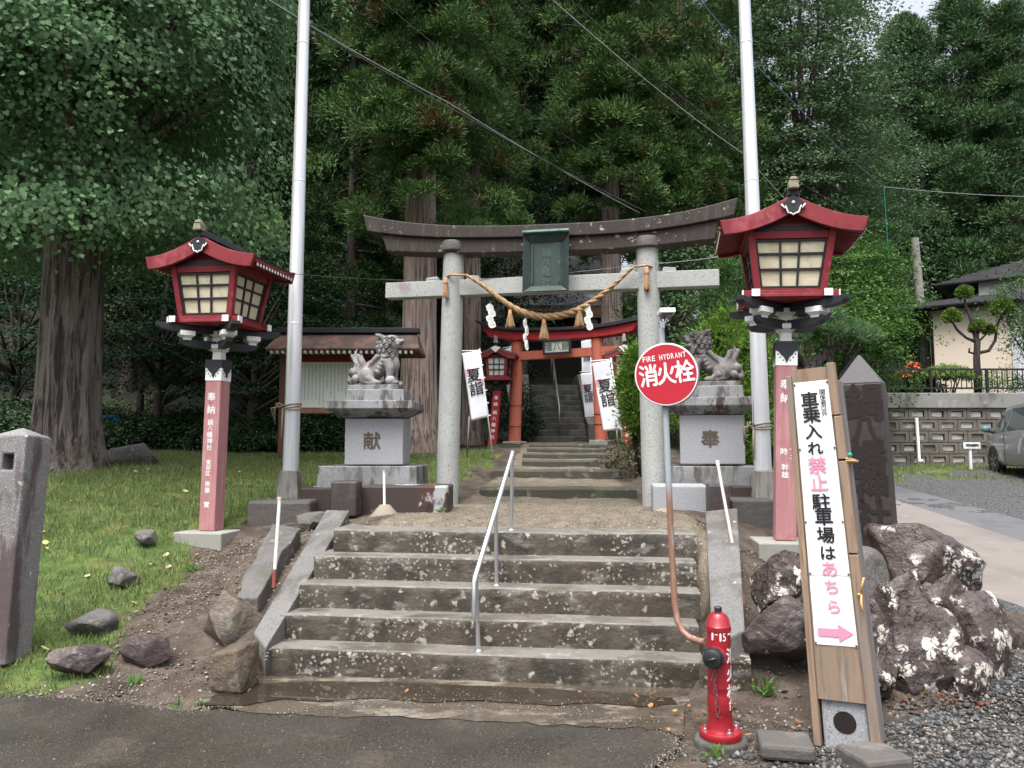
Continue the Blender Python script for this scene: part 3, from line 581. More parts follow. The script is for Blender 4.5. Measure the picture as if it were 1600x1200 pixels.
def reg_soil2(r, n): x = r.uniform(1.2, 2.9, n); y = r.uniform(4.2, 6.9, n); k = (x > 1.62) | (y < 4.95); return x[k], y[k]
def reg_land(r, n): x = r.uniform(-1.6, 2, n); y = r.uniform(6.4, 10.2, n); return x, y
pebbles(14000, reg_gravel, .006, .026, 1, m_peb); pebbles(5000, reg_soil, .004, .016, 2, m_peb2); pebbles(4500, reg_soil2, .004, .015, 3, m_peb2); pebbles(5000, reg_land, .003, .010, 4, m_peb2)
def reg_edge(r, n):
    i = r.integers(0, len(edge)-6, n); f = r.random(n); x = np.array([edge[k].x for k in i])*(1-f)+np.array([edge[k+1].x for k in i])*f; y = np.array([edge[k].y for k in i])*(1-f)+np.array([edge[k+1].y for k in i])*f
    return x, y+r.normal(0, .05, n)+np.abs(r.normal(0, .05, n))
def hgt0(x, y, _h=hgt): return np.maximum(_h(x, y), .004)
hgt = hgt0; pebbles(1700, reg_edge, .003, .008, 6, m_peb2); pebbles(420, lambda r, n: (lambda k, f: (np.array([edge[j].x for j in k])*(1-f)+np.array([edge[j+1].x for j in k])*f+r.normal(0, .03, n), np.array([edge[j].y for j in k])*(1-f)+np.array([edge[j+1].y for j in k])*f+r.normal(0, .04, n)))(r.integers(len(edge)-6, len(edge)-1, n), r.random(n)), .003, .008, 8, m_peb2); pebbles(700, lambda r, n: (r.uniform(-3.2, 1, n), r.uniform(3.6, 4.9, n)), .002, .006, 7, m_peb2)
def litter(pts, size, mat, seed, name='fallen_leaves'):
    r = np.random.default_rng(seed); n = len(pts); x, y = np.array(pts).T; z = hgt(x, y)+.015
    a = r.uniform(0, 6.28, n); s = r.uniform(.6, 1.2, n)*size; tl = r.uniform(-.5, .5, (n, 2))
    tp = np.array([(-.5,-.1),(0,-.6),(.5,-.1),(.3,.5),(-.3,.5)])
    vx = (tp[:, 0]*np.cos(a)[:, None]-tp[:, 1]*np.sin(a)[:, None])*s[:, None]; vy = (tp[:, 0]*np.sin(a)[:, None]+tp[:, 1]*np.cos(a)[:, None])*s[:, None]
    vz = vx*tl[:, :1]+vy*tl[:, 1:]
    V = np.stack([x[:, None]+vx, y[:, None]+vy, z[:, None]+vz+.01], -1).reshape(-1, 3)
    o = npmesh(name, V, np.arange(5*n).reshape(-1, 5), mat); o['kind'] = 'stuff'
r = np.random.default_rng(5)
pts = [(x, y) for x, y in zip(r.uniform(-6.5, -2.6, 70), r.uniform(5.4, 11, 70)) if x < grass_edge(y)]
litter([(x, y) for x, y in pts], .055, leafm('leaf_yellow', [(.55, .48, .16), (.62, .56, .30)], .2), 1)
pts = list(zip(r.normal(1.05, .16, 26), r.normal(4.75, .12, 26))) + list(zip(r.uniform(-1.2, 1, 10), r.uniform(4.75, 5.05, 10))) + list(zip(r.uniform(1.2, 2.6, 45), r.uniform(4.1, 5.6, 45)))
litter(pts, .034, leafm('leaf_dead', [(.36, .17, .07), (.20, .07, .035), (.42, .28, .13)], .15), 2)
pts = list(zip(r.normal(2.12, .10, 130), r.normal(6.0, .15, 130))) + list(zip(r.normal(2.55, .28, 110), r.normal(4.72, .05, 110))) + list(zip(r.normal(-2.7, .35, 70), r.normal(6.5, .4, 70)))
pts += list(zip(r.uniform(7.6, 13, 260), r.normal(19.75, .12, 260)))
litter(pts, .024, leafm('leaf_rust', [(.11, .035, .022), (.16, .065, .035), (.07, .03, .022)], .1), 3)
# ================================================================== gates, statues, lanterns
class Plane:
    """local frame of an upright object: x along its front, y away from the viewer, z up"""
    def __init__(s, O, yaw): s.O = Vector(O); s.yaw = yaw; s.u = Vector((math.cos(yaw), math.sin(yaw), 0)); s.n = Vector((-math.sin(yaw), math.cos(yaw), 0))
    def __call__(s, px, py, dy=0):
        p = onpl(px, py, s.O+s.n*dy, s.n)-s.O; return (p.dot(s.u), p.z)
    def poly(s, pts, dy=0): return [s(px, py, dy) for px, py in pts]
TL, TR = at(698, 776, 9.25), at(1023, 795, 8.8)
TY = math.atan2((TR-TL).y, (TR-TL).x)
TO = Vector(((TL.x+TR.x)/2, (TL.y+TR.y)/2, .93)); TP = Plane(TO, TY)
torii = thing('stone_gate', 'large grey stone shrine gate with dark curved top beams over the path', 'shrine gate', TO, TY)
def resample(pts, n):
    p = np.array(pts, float); d = np.r_[0, np.cumsum(np.hypot(*np.diff(p, axis=0).T))]; t = np.linspace(0, d[-1], n)
    return [(float(np.interp(v, d, p[:, 0])), float(np.interp(v, d, p[:, 1]))) for v in t]
def smoothpoly(pts, n=24):
    q = resample(pts, n); 
    for _ in range(3): q = [q[0]]+[((q[i-1][0]+2*q[i][0]+q[i+1][0])/4, (q[i-1][1]+2*q[i][1]+q[i+1][1])/4) for i in range(1, n-1)]+[q[-1]]
    return q
for (bx, by), (tx, ty) in (((698, 778), (709.5, 394)), ((1023, 797), (1011, 388))):
    x0, z0 = TP(bx, by); x1, z1 = TP(tx, ty)
    mb = MB(); k = 9; pts = [(x0+(x1-x0)*i/k, 0, z0-.12+(z1-z0+.12)*i/k) for i in range(k+1)]
    mb.tube(pts, [.135-.006*i/k for i in range(k+1)], 28); mb.obj('pillar', M['torii_stone'], torii, smooth=True, auto=50)
    mb = MB(); mb.lathe([(.155, z1-.015), (.175, z1+.0), (.178, z1+.09), (.165, z1+.115)], (x1, 0, 0), 28); mb.obj('collar', M['concrete_dark'], torii, smooth=True, auto=40)
mb = MB()
top = smoothpoly(TP.poly([(567,335),(600,343),(645,348.5),(720,353),(800,352),(850,350),(950,345.5),(1030,337),(1090,327),(1154,308)], -.17))
bot = smoothpoly(TP.poly([(573,361),(610,367),(655,370),(720,372),(800,370.5),(850,369.5),(950,366),(1030,358.5),(1085,350),(1147,336)], -.17))
mb.strip(top, bot, -.17, .17); mb.obj('top_beam', M['torii_dark'], torii, bevel=.012)
mb = MB()
t2 = smoothpoly(TP.poly([(596,365.5),(655,371),(720,373),(800,371.5),(850,370.5),(950,367),(1030,359.5),(1123,343)], -.13))
b2 = smoothpoly(TP.poly([(604,392),(660,395),(720,395.5),(800,394),(850,393),(950,389.5),(1030,383),(1117,373)], -.13))
t2 = [(x, z-.004) for x, z in t2]
mb.strip(t2, b2, -.13, .13); mb.obj('under_beam', M['torii_dark'], torii, bevel=.01)
(xa, za), (xb, zb) = TP(602, 453, -.08), TP(1124, 434, -.08); zt = TP(860, 431, -.08)[1]; zb_ = TP(860, 456, -.08)[1]
mb = MB(); mb.box(((xa+xb)/2, 0, (zt+zb_)/2), (xb-xa, .16, zt-zb_)); mb.obj('tie_beam', M['torii_stone'], torii, bevel=.008)
zt -= 0
for px in (677, 741, 980, 1046):
    x, _ = TP(px, 430); mb = MB(); mb.box((x, 0, zt+.024), (.17, .11, .055), top=(.8, 1), rot=Matrix.Rotation(R(6)*(1 if px in (741, 1046) else -1), 3, 'Y')); mb.obj('wedge', M['torii_stone'], torii, bevel=.006)
# tablet hanging in the middle
pq = thing('name_plaque', 'green weathered bronze name plaque hanging in the middle of the grey stone gate', 'plaque')
x0, zt_ = TP(817, 365, -.3); x1, zb_2 = TP(889, 459, -.3)
pq.location = TO + TP.u*((x0+x1)/2) + TP.n*-.27 + Vector((0, 0, (zt_+zb_2)/2)); pq.rotation_euler = (R(-6), 0, TY)
W2, H2 = (x1-x0)/2, (zt_-zb_2)/2
mb = MB(); mb.box((0, .02, 0), (W2*1.4, .03, H2*1.5)); mb.obj('panel', M['bronze'], pq, bevel=.004)
mb = MB(); iw, ih = W2*.68, H2*.72
def trap(o, i): mb.hexa([o[0], o[1], i[1], i[0]], [(p[0], p[1]+.03, p[2]) for p in (o[0], o[1], i[1], i[0])])
oc = [(-W2, -.05, -H2*.93), (W2, -.05, -H2*.93), (W2, -.05, H2), (-W2, -.05, H2)]; ic = [(-iw, 0, -ih), (iw, 0, -ih), (iw, 0, ih), (-iw, 0, ih)]
for i in range(4): trap((oc[i], oc[(i+1)%4]), (ic[i], ic[(i+1)%4]))
mb.obj('frame', M['bronze'], pq, bevel=.006)
mb = MB(); mb.box((0, -.03, H2+.012), (W2*2.04, .12, .03)); mb.obj('cap', surf('verdigris', (.15, .25, .22), .7, [sp((.08, .13, .12), 12, .5, .65, .8)]), pq, bevel=.006)
for s_ in (-1, 1): mb = MB(); mb.box((s_*iw*.86, -.002, 0), (.014, .02, ih*1.8)); mb.obj('inner_moulding', M['bronze'], pq)
mb = MB(); vtext(mb, '鍋八幡社', 0, ih*.72, .10, .118, y=0, bold=.012)
lettering(mb, surf('bronze_letter', (.05, .085, .075), .5, metal=.3), pq)
for s_ in (-.5,): mb = MB(); mb.box((s_*0+.005, .1, H2+.085), (.035, .02, .12)); mb.obj('hanger', M['steel'], pq)
# straw rope, tassels, paper streamers
sh = thing('straw_rope', 'thick twisted sacred straw rope sagging between the grey stone gate pillars', 'rope', TO+TP.n*-.16, TY)
rp = smoothpoly(TP.poly([(729,430),(752,444),(775,462),(797,478),(820,490),(848,496),(880,493),(905,484),(930,469),(955,449),(990,417)], -.16), 60)
mb = MB()
for q in range(3):
    pts, rs = [], []
    for i, (x, z) in enumerate(rp):
        a = i*.85+q*2*math.pi/3; rr = .011+.0145*math.sin(math.pi*i/59)
        pts.append((x, math.cos(a)*rr*.9, z+math.sin(a)*rr*.9)); rs.append(rr*1.0)
    mb.tube(pts, rs, 8)
mb.obj('twisted_rope', M['straw'], sh, smooth=True)
for s_, (ex, ez), (px, _) in ((-1, rp[0], TP(709, 430)), (1, rp[-1], TP(1012, 430))):
    mb = MB(); mb.tube([(ex, 0, ez), (px, -.01, ez+.01), (px-s_*-.13, .14, ez)], .014, 8); mb.obj('rope_end', M['rope'], sh, smooth=True)
def tassel(px, py, h, lab, r_=.055, mat='straw'):
    x, z = TP(px, py, -.17); t = thing('straw_tassel', lab, 'tassel', TO+TP.u*x+TP.n*-.17+Vector((0, 0, z)), TY)
    mb = MB(); rr = random.Random(px)
    mb.lathe([(.012, -.02), (.02, -h*.2), (r_*.55, -h*.45), (r_*.9, -h*.97), (r_*.5, -h)], n=14)
    for k in range(70):
        a = rr.uniform(0, 6.28); q = rr.uniform(.8, 1.12); mb.tube([(.016*math.cos(a), .016*math.sin(a), -h*.12), (r_*.6*q*math.cos(a), r_*.6*q*math.sin(a), -h*.5), (r_*q*math.cos(a), r_*q*math.sin(a), -h*rr.uniform(.92, 1.06))], [.006, .005, .003], 4, False)
    mb.obj('straw_skirt', M[mat], t, smooth=True)
    mb = MB(); mb.lathe([(.016, .02), (.026, -h*.18), (.028, -h*.25), (.016, -h*.3)], n=12); mb.obj('binding', M['rope'], t, smooth=True)
tassel(797, 486, .19, 'straw tassel hanging on the left part of the sacred rope')
tassel(850, 499, .23, 'longest straw tassel hanging at the lowest middle of the sacred rope')
tassel(905, 482, .21, 'straw tassel hanging on the right part of the sacred rope')
tassel(696, 436, .22, 'narrow brown tassel tied on the left stone gate pillar', .034, 'rope')
tassel(1010.5, 420, .24, 'narrow brown tassel tied on the right stone gate pillar', .036, 'rope')
def shide(px, py, hh, w_, lab, turn):
    x, z = TP(px, py, -.18); t = thing('paper_streamer', lab, 'streamer', TO+TP.u*x+TP.n*-.18+Vector((0, 0, z)), TY+R(turn))
    mb = MB(); n = 4; s = hh/n
    for k in range(n):
        ox = (.012 if k % 2 else -.012); zz = -k*s*.93-.03
        mb.add([(ox-w_, .004*k, zz), (ox, -.012, zz+.03), (ox+w_*.8, .004*k, zz), (ox+w_, .01, zz-s*.72), (ox, .0, zz-s), (ox-w_*.7, .004, zz-s*.75)], [(0, 1, 2, 3, 4, 5)])
    o = mb.obj('folded_paper', M['paper_white'], t); m = o.modifiers.new('s', 'SOLIDIFY'); m.thickness = .002
    mb = MB(); mb.cyl((0, 0, .03), (0, 0, -.04), .003, n=5); mb.obj('string', M['straw'], t)
shide(767, 474, .28, .048, 'white zigzag paper streamer left of the straw tassels', 10)
shide(822, 497, .37, .028, 'narrow white paper streamer turned edge on beside the middle tassel', 40)
shide(919, 474, .30, .042, 'white zigzag paper streamer right of the straw tassels', -8)
# ------------------------------------------------------------------ statues on pedestals
def pedestal(name, label, O, yaw, prof, ch):
    """prof: list of (name, px half-extent etc.) in local metres"""
    t = thing(name, label, 'pedestal', O, yaw)
    for nm, c, d, top_, mat in prof:
        mb = MB(); mb.box(c, d, top=top_); mb.obj(nm, M[mat], t, bevel=.008)
    return t
def ped(side, Y, yaw, pxs, label, ch):
    (dl, dr, dt, db), (cl, cr, ct, cb), (pl, pr, pt), (bl, br, bt, bb) = pxs
    O = at((dl+dr)/2, db, Y); P = Plane(O, yaw); O.z = P.O.z
    f = lambda px, py: P(px, py)
    xl, zb = f(dl, db); xr, zt = f(dr, dt); Wd = xr-xl; dep = Wd*.78; cx = (xl+xr)/2
    prof = [('shaft', (cx, dep/2, (zt+zb)/2), (Wd, dep, zt-zb), (1, 1), 'granite')]
    a, z1 = f(cl, ct); b, z0 = f(cr, cb); Wc = b-a; ex = (Wc-Wd)/2; zm = z0+(z1-z0)*.5
    prof.append(('cornice', ((a+b)/2, dep/2, (zm+z1)/2), (Wc, dep+2*ex, z1-zm), (1, 1), 'granite_stained'))
    prof.append(('cornice_moulding', ((a+b)/2, dep/2, (zm+z0)/2), (Wd*1.02, dep*1.02, zm-z0), (Wc/Wd*.985, (dep+2*ex)/dep*.985), 'granite_stained'))
    a, zp = f(pl, pt); b, _ = f(pr, pt); prof.append(('plinth', ((a+b)/2, dep/2, (z1+zp)/2), (b-a, dep*.92, zp-z1), (.98, .98), 'granite_stained'))
    a2, zt2 = f(bl, bt); b2, zb2 = f(br, bb); prof.append(('base_slab', ((a2+b2)/2, dep/2, (zt2+zb2)/2-.04), (b2-a2, dep+(b2-a2-Wd)*.9, zt2-zb2+.08), (1, 1), 'granite_stained'))
    t = pedestal('statue_pedestal', label, O, yaw, prof, ch)
    mb = MB(); put_char(mb, ch, cx-Wd*.03, (zt+zb)/2+.01, .19, -.004, bold=.03); lettering(mb, surf('carving_shade', (.09, .075, .06), .8), t)  # flat letter, its dark colour stands for shade in the carving
    return t, P, (a+b)/2, dep, zp
pedL, PLp, cxL, depL, zpL = ped(-1, 8.95, R(-2), ((538,630,654,726), (512,648,627,652), (539,631,608), (503,655,728,759)), 'grey granite pedestal carved with one character, left of the stone gate', '献')
pedR, PRp, cxR, depR, zpR = ped(1, 8.75, R(-12), ((1063,1163,648,725), (1044,1177,622,647), (1060,1162,603), (1040,1184,728,762)), 'grey granite pedestal carved with one character, behind the hydrant sign', '奉')
def komainu(label, P, cx, dep, zp, mir, mat, yaw, roar, s=1.0):
    t = thing('guardian_lion', label, 'statue', P.O+P.u*cx+P.n*(dep/2)+Vector((0, 0, zp)), yaw)
    X = lambda p: (p[0]*mir*s, p[1]*s, p[2]*s)
    mb = MB(); mb.box(X((-.02, 0, .03)), (.62*s, .34*s, .06*s)); mb.obj('base', M[mat], t, bevel=.006)
    mb = MB()
    def B(x, y, z, r_, q=(1, 1, 1)): mb.ball(X((x, y, z)), r_*s, 14, 9, q)
    def T(pts, rs): mb.tube([X(p) for p in pts], [q*s for q in rs], 12)
    # trunk: haunch low at the tail end, chest high at the head end
    T([(-.20, 0, .17), (-.12, 0, .22), (-.02, 0, .28), (.08, 0, .34), (.13, 0, .42)], [.11, .135, .125, .125, .11])
    B(.14, 0, .32, .115, (1, 1, 1.15)); B(-.17, 0, .20, .12)
    for sd in (-1, 1):
        B(-.13, sd*.10, .17, .095, (1.1, .6, 1.2)); T([(-.10, sd*.115, .15), (-.03, sd*.12, .095), (.0, sd*.12, .085)], [.055, .04, .04]); 
        T([(-.13, sd*.12, .085), (.01, sd*.125, .085)], [.035, .04]); B(.03, sd*.125, .085, .042, (1.2, 1, .8))
        T([(.12, sd*.085, .36), (.16, sd*.095, .26), (.16, sd*.095, .17), (.17, sd*.095, .085)], [.07, .055, .042, .045]); B(.21, sd*.095, .09, .048, (1.3, 1, .8))
        for q in (-.03, 0, .03): B(.245, sd*.095+q, .08, .02)
    # neck, head, muzzle
    T([(.12, 0, .42), (.14, 0, .52)], [.115, .105]); B(.14, 0, .56, .115, (1, 1.05, .95)); B(.22, -.02, .585, .075, (1.1, 1.1, .62)); B(.22, -.02, .50 if roar else .525, .062, (1.15, 1, .5))
    B(.285, -.02, .60, .032, (1, 1.3, .8)); B(.20, -.085, .625, .03); B(.20, .05, .625, .03); B(.15, 0, .64, .07, (1.2, 1.1, .55))
    B(.245, -.07, .56, .03); B(.245, .035, .56, .03); B(.205, -.02, .455, .035, (1, 1, .9))
    for sd in (-1, 1): T([(.10, sd*.10, .62), (.03, sd*.125, .655), (-.02, sd*.12, .675)], [.035, .028, .008])
    # mane curls
    rr = random.Random(3)
    for row in range(5):
        for q in range(9):
            a = -2.1+4.2*(q+(row % 2)*.5)/8.5; zz = .415+.052*row; rad = .128-.012*abs(row-2)
            x = .125-math.cos(a)*rad*1.05; y = math.sin(a)*rad*1.08
            if x < .185:
                B(x, y, zz, .030)
                T([(x-.030*math.cos(a)+.019*math.cos(w)*math.sin(a)*1, y+.030*math.sin(a)+.019*math.cos(w)*math.cos(a), zz+.019*math.sin(w)) for w in np.linspace(0, 5.2, 9)], [.0075]*9)
    for sd in (-1, 1):
        for k in range(5): B(.10-.02*k, sd*(.125-.004*k), .40-.045*k, .034)
        T([(.02, sd*.12, .42), (-.06, sd*.125, .33), (-.10, sd*.12, .27)], [.03, .026, .01])
    for k in range(7): T([(.04-.035*k, 0, .43-.035*k), (-.0-.035*k, 0, .45-.036*k)], [.035, .012])
    # tail: coils below, flame-shaped plume above
    for x, y, z, r_ in ((-.31, -.05, .22, .062), (-.35, .03, .15, .058), (-.27, .05, .26, .05), (-.34, -.04, .12, .052), (-.27, -.08, .14, .05), (-.28, .0, .17, .08)): B(x, y, z, r_)
    
    for dx, dy, k_, tp in ((0, 0, 1, .52), (.035, -.03, .9, .45), (-.03, .03, .9, .47), (.05, .02, .8, .41), (-.045, -.025, .8, .43)):
        T([(-.27+dx*.5, dy*.5, .25), (-.235+dx, dy, .33), (-.275+dx, dy, .39), (-.30+dx*1.2, dy*1.2, .45), (-.285+dx*1.2, dy*1.2, tp)], [.05*k_, .036*k_, .028*k_, .018*k_, .004])
    remesh('body', mb, .0065*s, M[mat], t, 1)
    if mir > 0:
        mb = MB(); mb.ball(X((.17, -.10, .115)), .062*s, 18, 12); mb.obj('ball', M['granite'], t, smooth=True)
    return t
m_st = surf('statue_grey', (.26, .25, .245), .75, [sp((.10, .09, .085), 5, .46, .6, .85, d=6), sp((.46, .46, .46), 7, .56, .7, .7), sp((.15, .15, .15), 120, .6, .68, .5, d=2)], dict(s=60, h=.3, dist=.006))
m_st2 = surf('statue_dark', (.20, .185, .18), .75, [sp((.07, .06, .058), 5, .46, .62, .85, d=6), sp((.42, .41, .40), 6, .54, .68, .8, d=6)], dict(s=60, h=.3, dist=.006))
M['statue_grey'] = m_st; M['statue_dark'] = m_st2
komainu('pale stone guardian lion facing right with paw on a ball, left pedestal', PLp, cxL, depL, zpL, 1, 'statue_grey', R(-8), False, .99)
komainu('dark stone guardian lion facing left with open mouth, right pedestal', PRp, cxR, depR, zpR, -1, 'statue_dark', R(-8), True, .99)
# dark curb stones under the pedestals
def cblock(name, label, px0, px1, pyt, pyb, Y, dep, mat, yaw=0, cat='stone block', th=.05, bev=.02, seedy=0):
    O = at((px0+px1)/2, pyb, Y); P = Plane(O, yaw); a, zt = P(px0, pyt); b, zb = P(px1, pyb)
    mb = MB(); mb.box((0, dep/2, (zt-th)/2), (b-a, dep, zt+th))
    o = mb.obj(name, M[mat], None, bevel=bev); o.location = O; o.rotation_euler = (0, 0, yaw); return tag(o, label, cat)
cblock('curb_stone', 'long stained granite curb under the left lion pedestal', 552, 699, 759, 800, 8.35, .55, 'stained_heavy', R(-2))
cblock('curb_stone', 'low white stained curb stone between left flagpole and square dark post', 468, 517, 762, 800, 8.7, .5, 'stained_heavy', R(-2))
cblock('stone_post', 'short square dark stone post at the top of the left stair curb', 516, 556, 752, 800, 8.05, .28, 'dark_stone', R(-2))
cblock('curb_stone', 'pale granite curb in front of the right lion pedestal', 1020, 1107, 758, 800, 8.1, .5, 'granite', R(-8))
cblock('curb_stone', 'stained granite curb behind the right white flagpole base', 1143, 1200, 759, 790, 8.4, .4, 'stained_heavy', R(-8))
cblock('stone_post', 'short square mossy dark post at the top of the right stair curb', 1107, 1142, 757, 800, 7.75, .27, 'dark_stone', R(-8))
cblock('stone_block', 'dark oblong concrete block below the right white flagpole', 1143, 1216, 781, 822, 7.9, .6, 'concrete_dark', R(-4), th=.15)
cblock('stone_block', 'flat dark oblong stone in front of the left white flagpole', 386, 484, 783, 812, 8.3, .42, 'concrete_dark', R(3), th=.1, bev=.03)
# ------------------------------------------------------------------ big red lanterns
def curve_roof(w_, h0, h1, n=11):               # half profile from ridge to eave tip, concave
    return [(w_*i/n, h1-(h1-h0)*(1-(1-i/n)**1.75)) for i in range(n+1)]
def lantern(O, yaw, label, texts, tilt=0):
    t = thing('shrine_lantern', label, 'lantern', O, yaw)
    c45 = math.sqrt(.5)
    mb = MB(); mb.box((0, 0, .78), (.178, .178, 1.56)); mb.obj('post', M['pink'], t, bevel=.006)
    mb = MB(); mb.box((0, 0, 1.655), (.188, .188, .19)); cap = mb.obj('post_cap', M['white'], t, bevel=.004)
    mb = MB()
    for q in range(4):
        mb.X = Matrix.Rotation(q*math.pi/2, 4, 'Z')
        mb.prism([(-.096, 1.755), (-.096, 1.70), (-.07, 1.69), (-.05, 1.66), (-.025, 1.64), (0, 1.585), (.025, 1.64), (.05, 1.66), (.07, 1.69), (.096, 1.70), (.096, 1.755)], -.099, -.093)
        for x, z in ((-.075, 1.665), (-.055, 1.635), (.075, 1.665), (.055, 1.635), (-.03, 1.61), (.03, 1.61)): mb.box((x, -.0955, z), (.011, .005, .011))
    mb.X = None; mb.box((0, 0, 1.768), (.198, .198, .03)); mb.obj('cap_pendant', M['black'], cap)
    mb = MB(); mb.box((0, 0, 1.825), (.10, .10, .085), top=(.95, .95)); mb.box((0, 0, 1.885), (.10, .10, .035), top=(1.75, 1.75)); mb.box((0, 0, 1.925), (.185, .185, .045)); mb.box((0, 0, 1.985), (.11, .11, .075)); mb.obj('bearing_block', M['white'], t, bevel=.004)
    def arm(L_, z, h, d):
        for q in range(2):
            mb = MB(); mb.X = Matrix.Rotation(math.pi/4+q*math.pi/2, 4, 'Z'); dz = .0006*q
            mb.prism([(-L_, z+h*.55), (-L_+.04, z+h*.2), (-L_+.16, z), (L_-.16, z), (L_-.04, z+h*.2), (L_, z+h*.55), (L_, z+h), (L_*.55, z+h-.012+dz), (-L_*.55, z+h-.012+dz), (-L_, z+h)], -d/2-dz, d/2+dz); mb.obj('bracket_arm', M['black'], t, bevel=.004)
    arm(.40, 1.895, .095, .075); arm(.63, 2.052, .085, .085)
    for q in range(4):
        mb = MB(); a = math.pi/4+q*math.pi/2; mb.X = Matrix.Translation((math.cos(a)*.335, math.sin(a)*.335, 0)) @ Matrix.Rotation(a, 4, 'Z')
        mb.box((0, 0, 1.985), (.085, .085, .03)); mb.box((0, 0, 2.005), (.085, .085, .03), top=(1.7, 1.7)); mb.box((0, 0, 2.04), (.148, .148, .05)); mb.obj('bearing_block', M['white'], t, bevel=.004)
    mb = MB(); mb.box((0, 0, 2.02), (.10, .10, .03)); mb.box((0, 0, 2.04), (.10, .10, .03), top=(1.7, 1.7)); mb.box((0, 0, 2.07), (.17, .17, .04)); mb.obj('bearing_block', M['white'], t, bevel=.004)
    # floor frame with white beam ends
    mb = MB(); mb.box((0, 0, 2.138), (.66, .66, .014)); mb.box((0, 0, 2.157), (.70, .70, .03)); fl = mb.obj('floor_frame', M['red'], t, bevel=.004)
    for s_ in (-1, 1):
        mb = MB(); mb.box((0, s_*.30, 2.172), (.80, .065, .062)); mb.obj('floor_beam', M['red'], t, bevel=.003)
        mb = MB(); mb.box((s_*.30, 0, 2.170), (.065, .80, .058)); mb.obj('floor_beam', M['red'], t, bevel=.003)
    for s_ in (-1, 1):
        for e in (-1, 1):
            mb = MB(); mb.box((e*.403, s_*.30, 2.172), (.012, .070, .067)); mb.obj('beam_end', M['white'], t)
            mb = MB(); mb.box((s_*.30, e*.403, 2.170), (.070, .012, .063)); mb.obj('beam_end', M['white'], t)
    # flared body
    zb, zt, rb, rt = 2.185, 2.73, .272, .345
    for sx, sy in ((-1, -1), (1, -1), (1, 1), (-1, 1)):
        mb = MB(); d = .058
        b4 = [(sx*rb+dx*d/2, sy*rb+dy*d/2, zb) for dx, dy in ((-1, -1), (1, -1), (1, 1), (-1, 1))]; t4 = [(sx*rt+dx*d/2, sy*rt+dy*d/2, zt) for dx, dy in ((-1, -1), (1, -1), (1, 1), (-1, 1))]
        mb.hexa(b4, t4); mb.obj('corner_post', M['red'], t, bevel=.004)
    for q in range(4):
        Rq = Matrix.Rotation(q*math.pi/2, 4, 'Z')
        pt = lambda x, z, o=0: (x, -(rb+(rt-rb)*(z-zb)/(zt-zb))+o, z)
        hw = lambda z: rb+(rt-rb)*(z-zb)/(zt-zb)-.03
        z0, z1 = zb+.045, zt-.075
        mb = MB(); mb.X = Rq
        mb.hexa([pt(-hw(z0), z0, .012), pt(hw(z0), z0, .012), pt(hw(z0), z0, .022), pt(-hw(z0), z0, .022)], [pt(-hw(z1), z1, .012), pt(hw(z1), z1, .012), pt(hw(z1), z1, .022), pt(-hw(z1), z1, .022)])
        mb.obj('paper_panel', M['paper'], t)
        for za, zb2 in ((zb-.005, zb+.04), (zt-.07, zt-.005)):
            mb = MB(); mb.X = Rq
            mb.hexa([pt(-hw(za), za, -.018), pt(hw(za), za, -.018), pt(hw(za), za, .02), pt(-hw(za), za, .02)], [pt(-hw(zb2), zb2, -.018), pt(hw(zb2), zb2, -.018), pt(hw(zb2), zb2, .02), pt(-hw(zb2), zb2, .02)]); mb.obj('cross_rail', M['red'], t, bevel=.003)
        mb = MB(); mb.X = Rq; bw = .009
        def bar(xa, za, xc, zc, o=0): 
            dx = bw if za != zc else 0; dz = bw if za == zc else 0
            mb.hexa([pt(xa-dx, za-dz, -.006+o), pt(xc+(dx if za == zc else -dx), zc-dz, -.006+o) if za == zc else pt(xa+dx, za, -.006+o), pt(xc, zc-dz, .011) if za == zc else pt(xa+dx, za, .011), pt(xa, za-dz, .011) if za == zc else pt(xa-dx, za, .011)],
                    [pt(xa, za+dz, -.006+o), pt(xc, zc+dz, -.006+o), pt(xc, zc+dz, .011), pt(xa, za+dz, .011)] if za == zc else [pt(xc-dx, zc, -.006+o), pt(xc+dx, zc, -.006+o), pt(xc+dx, zc, .011), pt(xc-dx, zc, .011)])
        for f in (-.30, .24): bar(hw(z0)*f, z0, hw(z1)*f, z1, .001)
        for zz in (z0+.165, z0+.30): bar(-hw(zz), zz, hw(zz), zz)
        for sx in (-1, 1): bar(sx*(hw(z0)-.008), z0, sx*(hw(z1)-.008), z1)
        for zz in (z0+.009, z1-.009): bar(-hw(zz), zz, hw(zz), zz, -.001)
        mb.obj('lattice', M['black'], t)
    for q in (0, 2):
        mb = MB(); mb.X = Matrix.Rotation(q*math.pi/2, 4, 'Z'); mb.box((0, -.335, zt+.035), (.66, .03, .05)); mb.box((0, -.315, zt+.12), (.60, .03, .12), top=(.5, 1)); mb.obj('gable_wall', M['red'], t)
        mb = MB(); mb.X = Matrix.Rotation(q*math.pi/2, 4, 'Z'); mb.box((0, -.352, zt+.02), (.58, .02, .045)); mb.obj('gable_band', M['black'], t)
    for s_ in (-1, 1): mb = MB(); mb.box((s_*.352, 0, zt+.025), (.06, .86, .06)); mb.obj('purlin', M['red'], t, bevel=.003)
    # roof: ridge runs front to back, concave slopes
    w_, h0, h1, dy = .605, 2.80, 3.015, .45
    pr = curve_roof(w_, h0, h1)
    full = [(-x, z) for x, z in pr[::-1]]+pr[1:]
    mb = MB(); mb.strip(full, [(x*.985, z-.035) for x, z in full], -dy+.03, dy-.03); mb.obj('roof_deck', M['black'], t, bevel=.003)
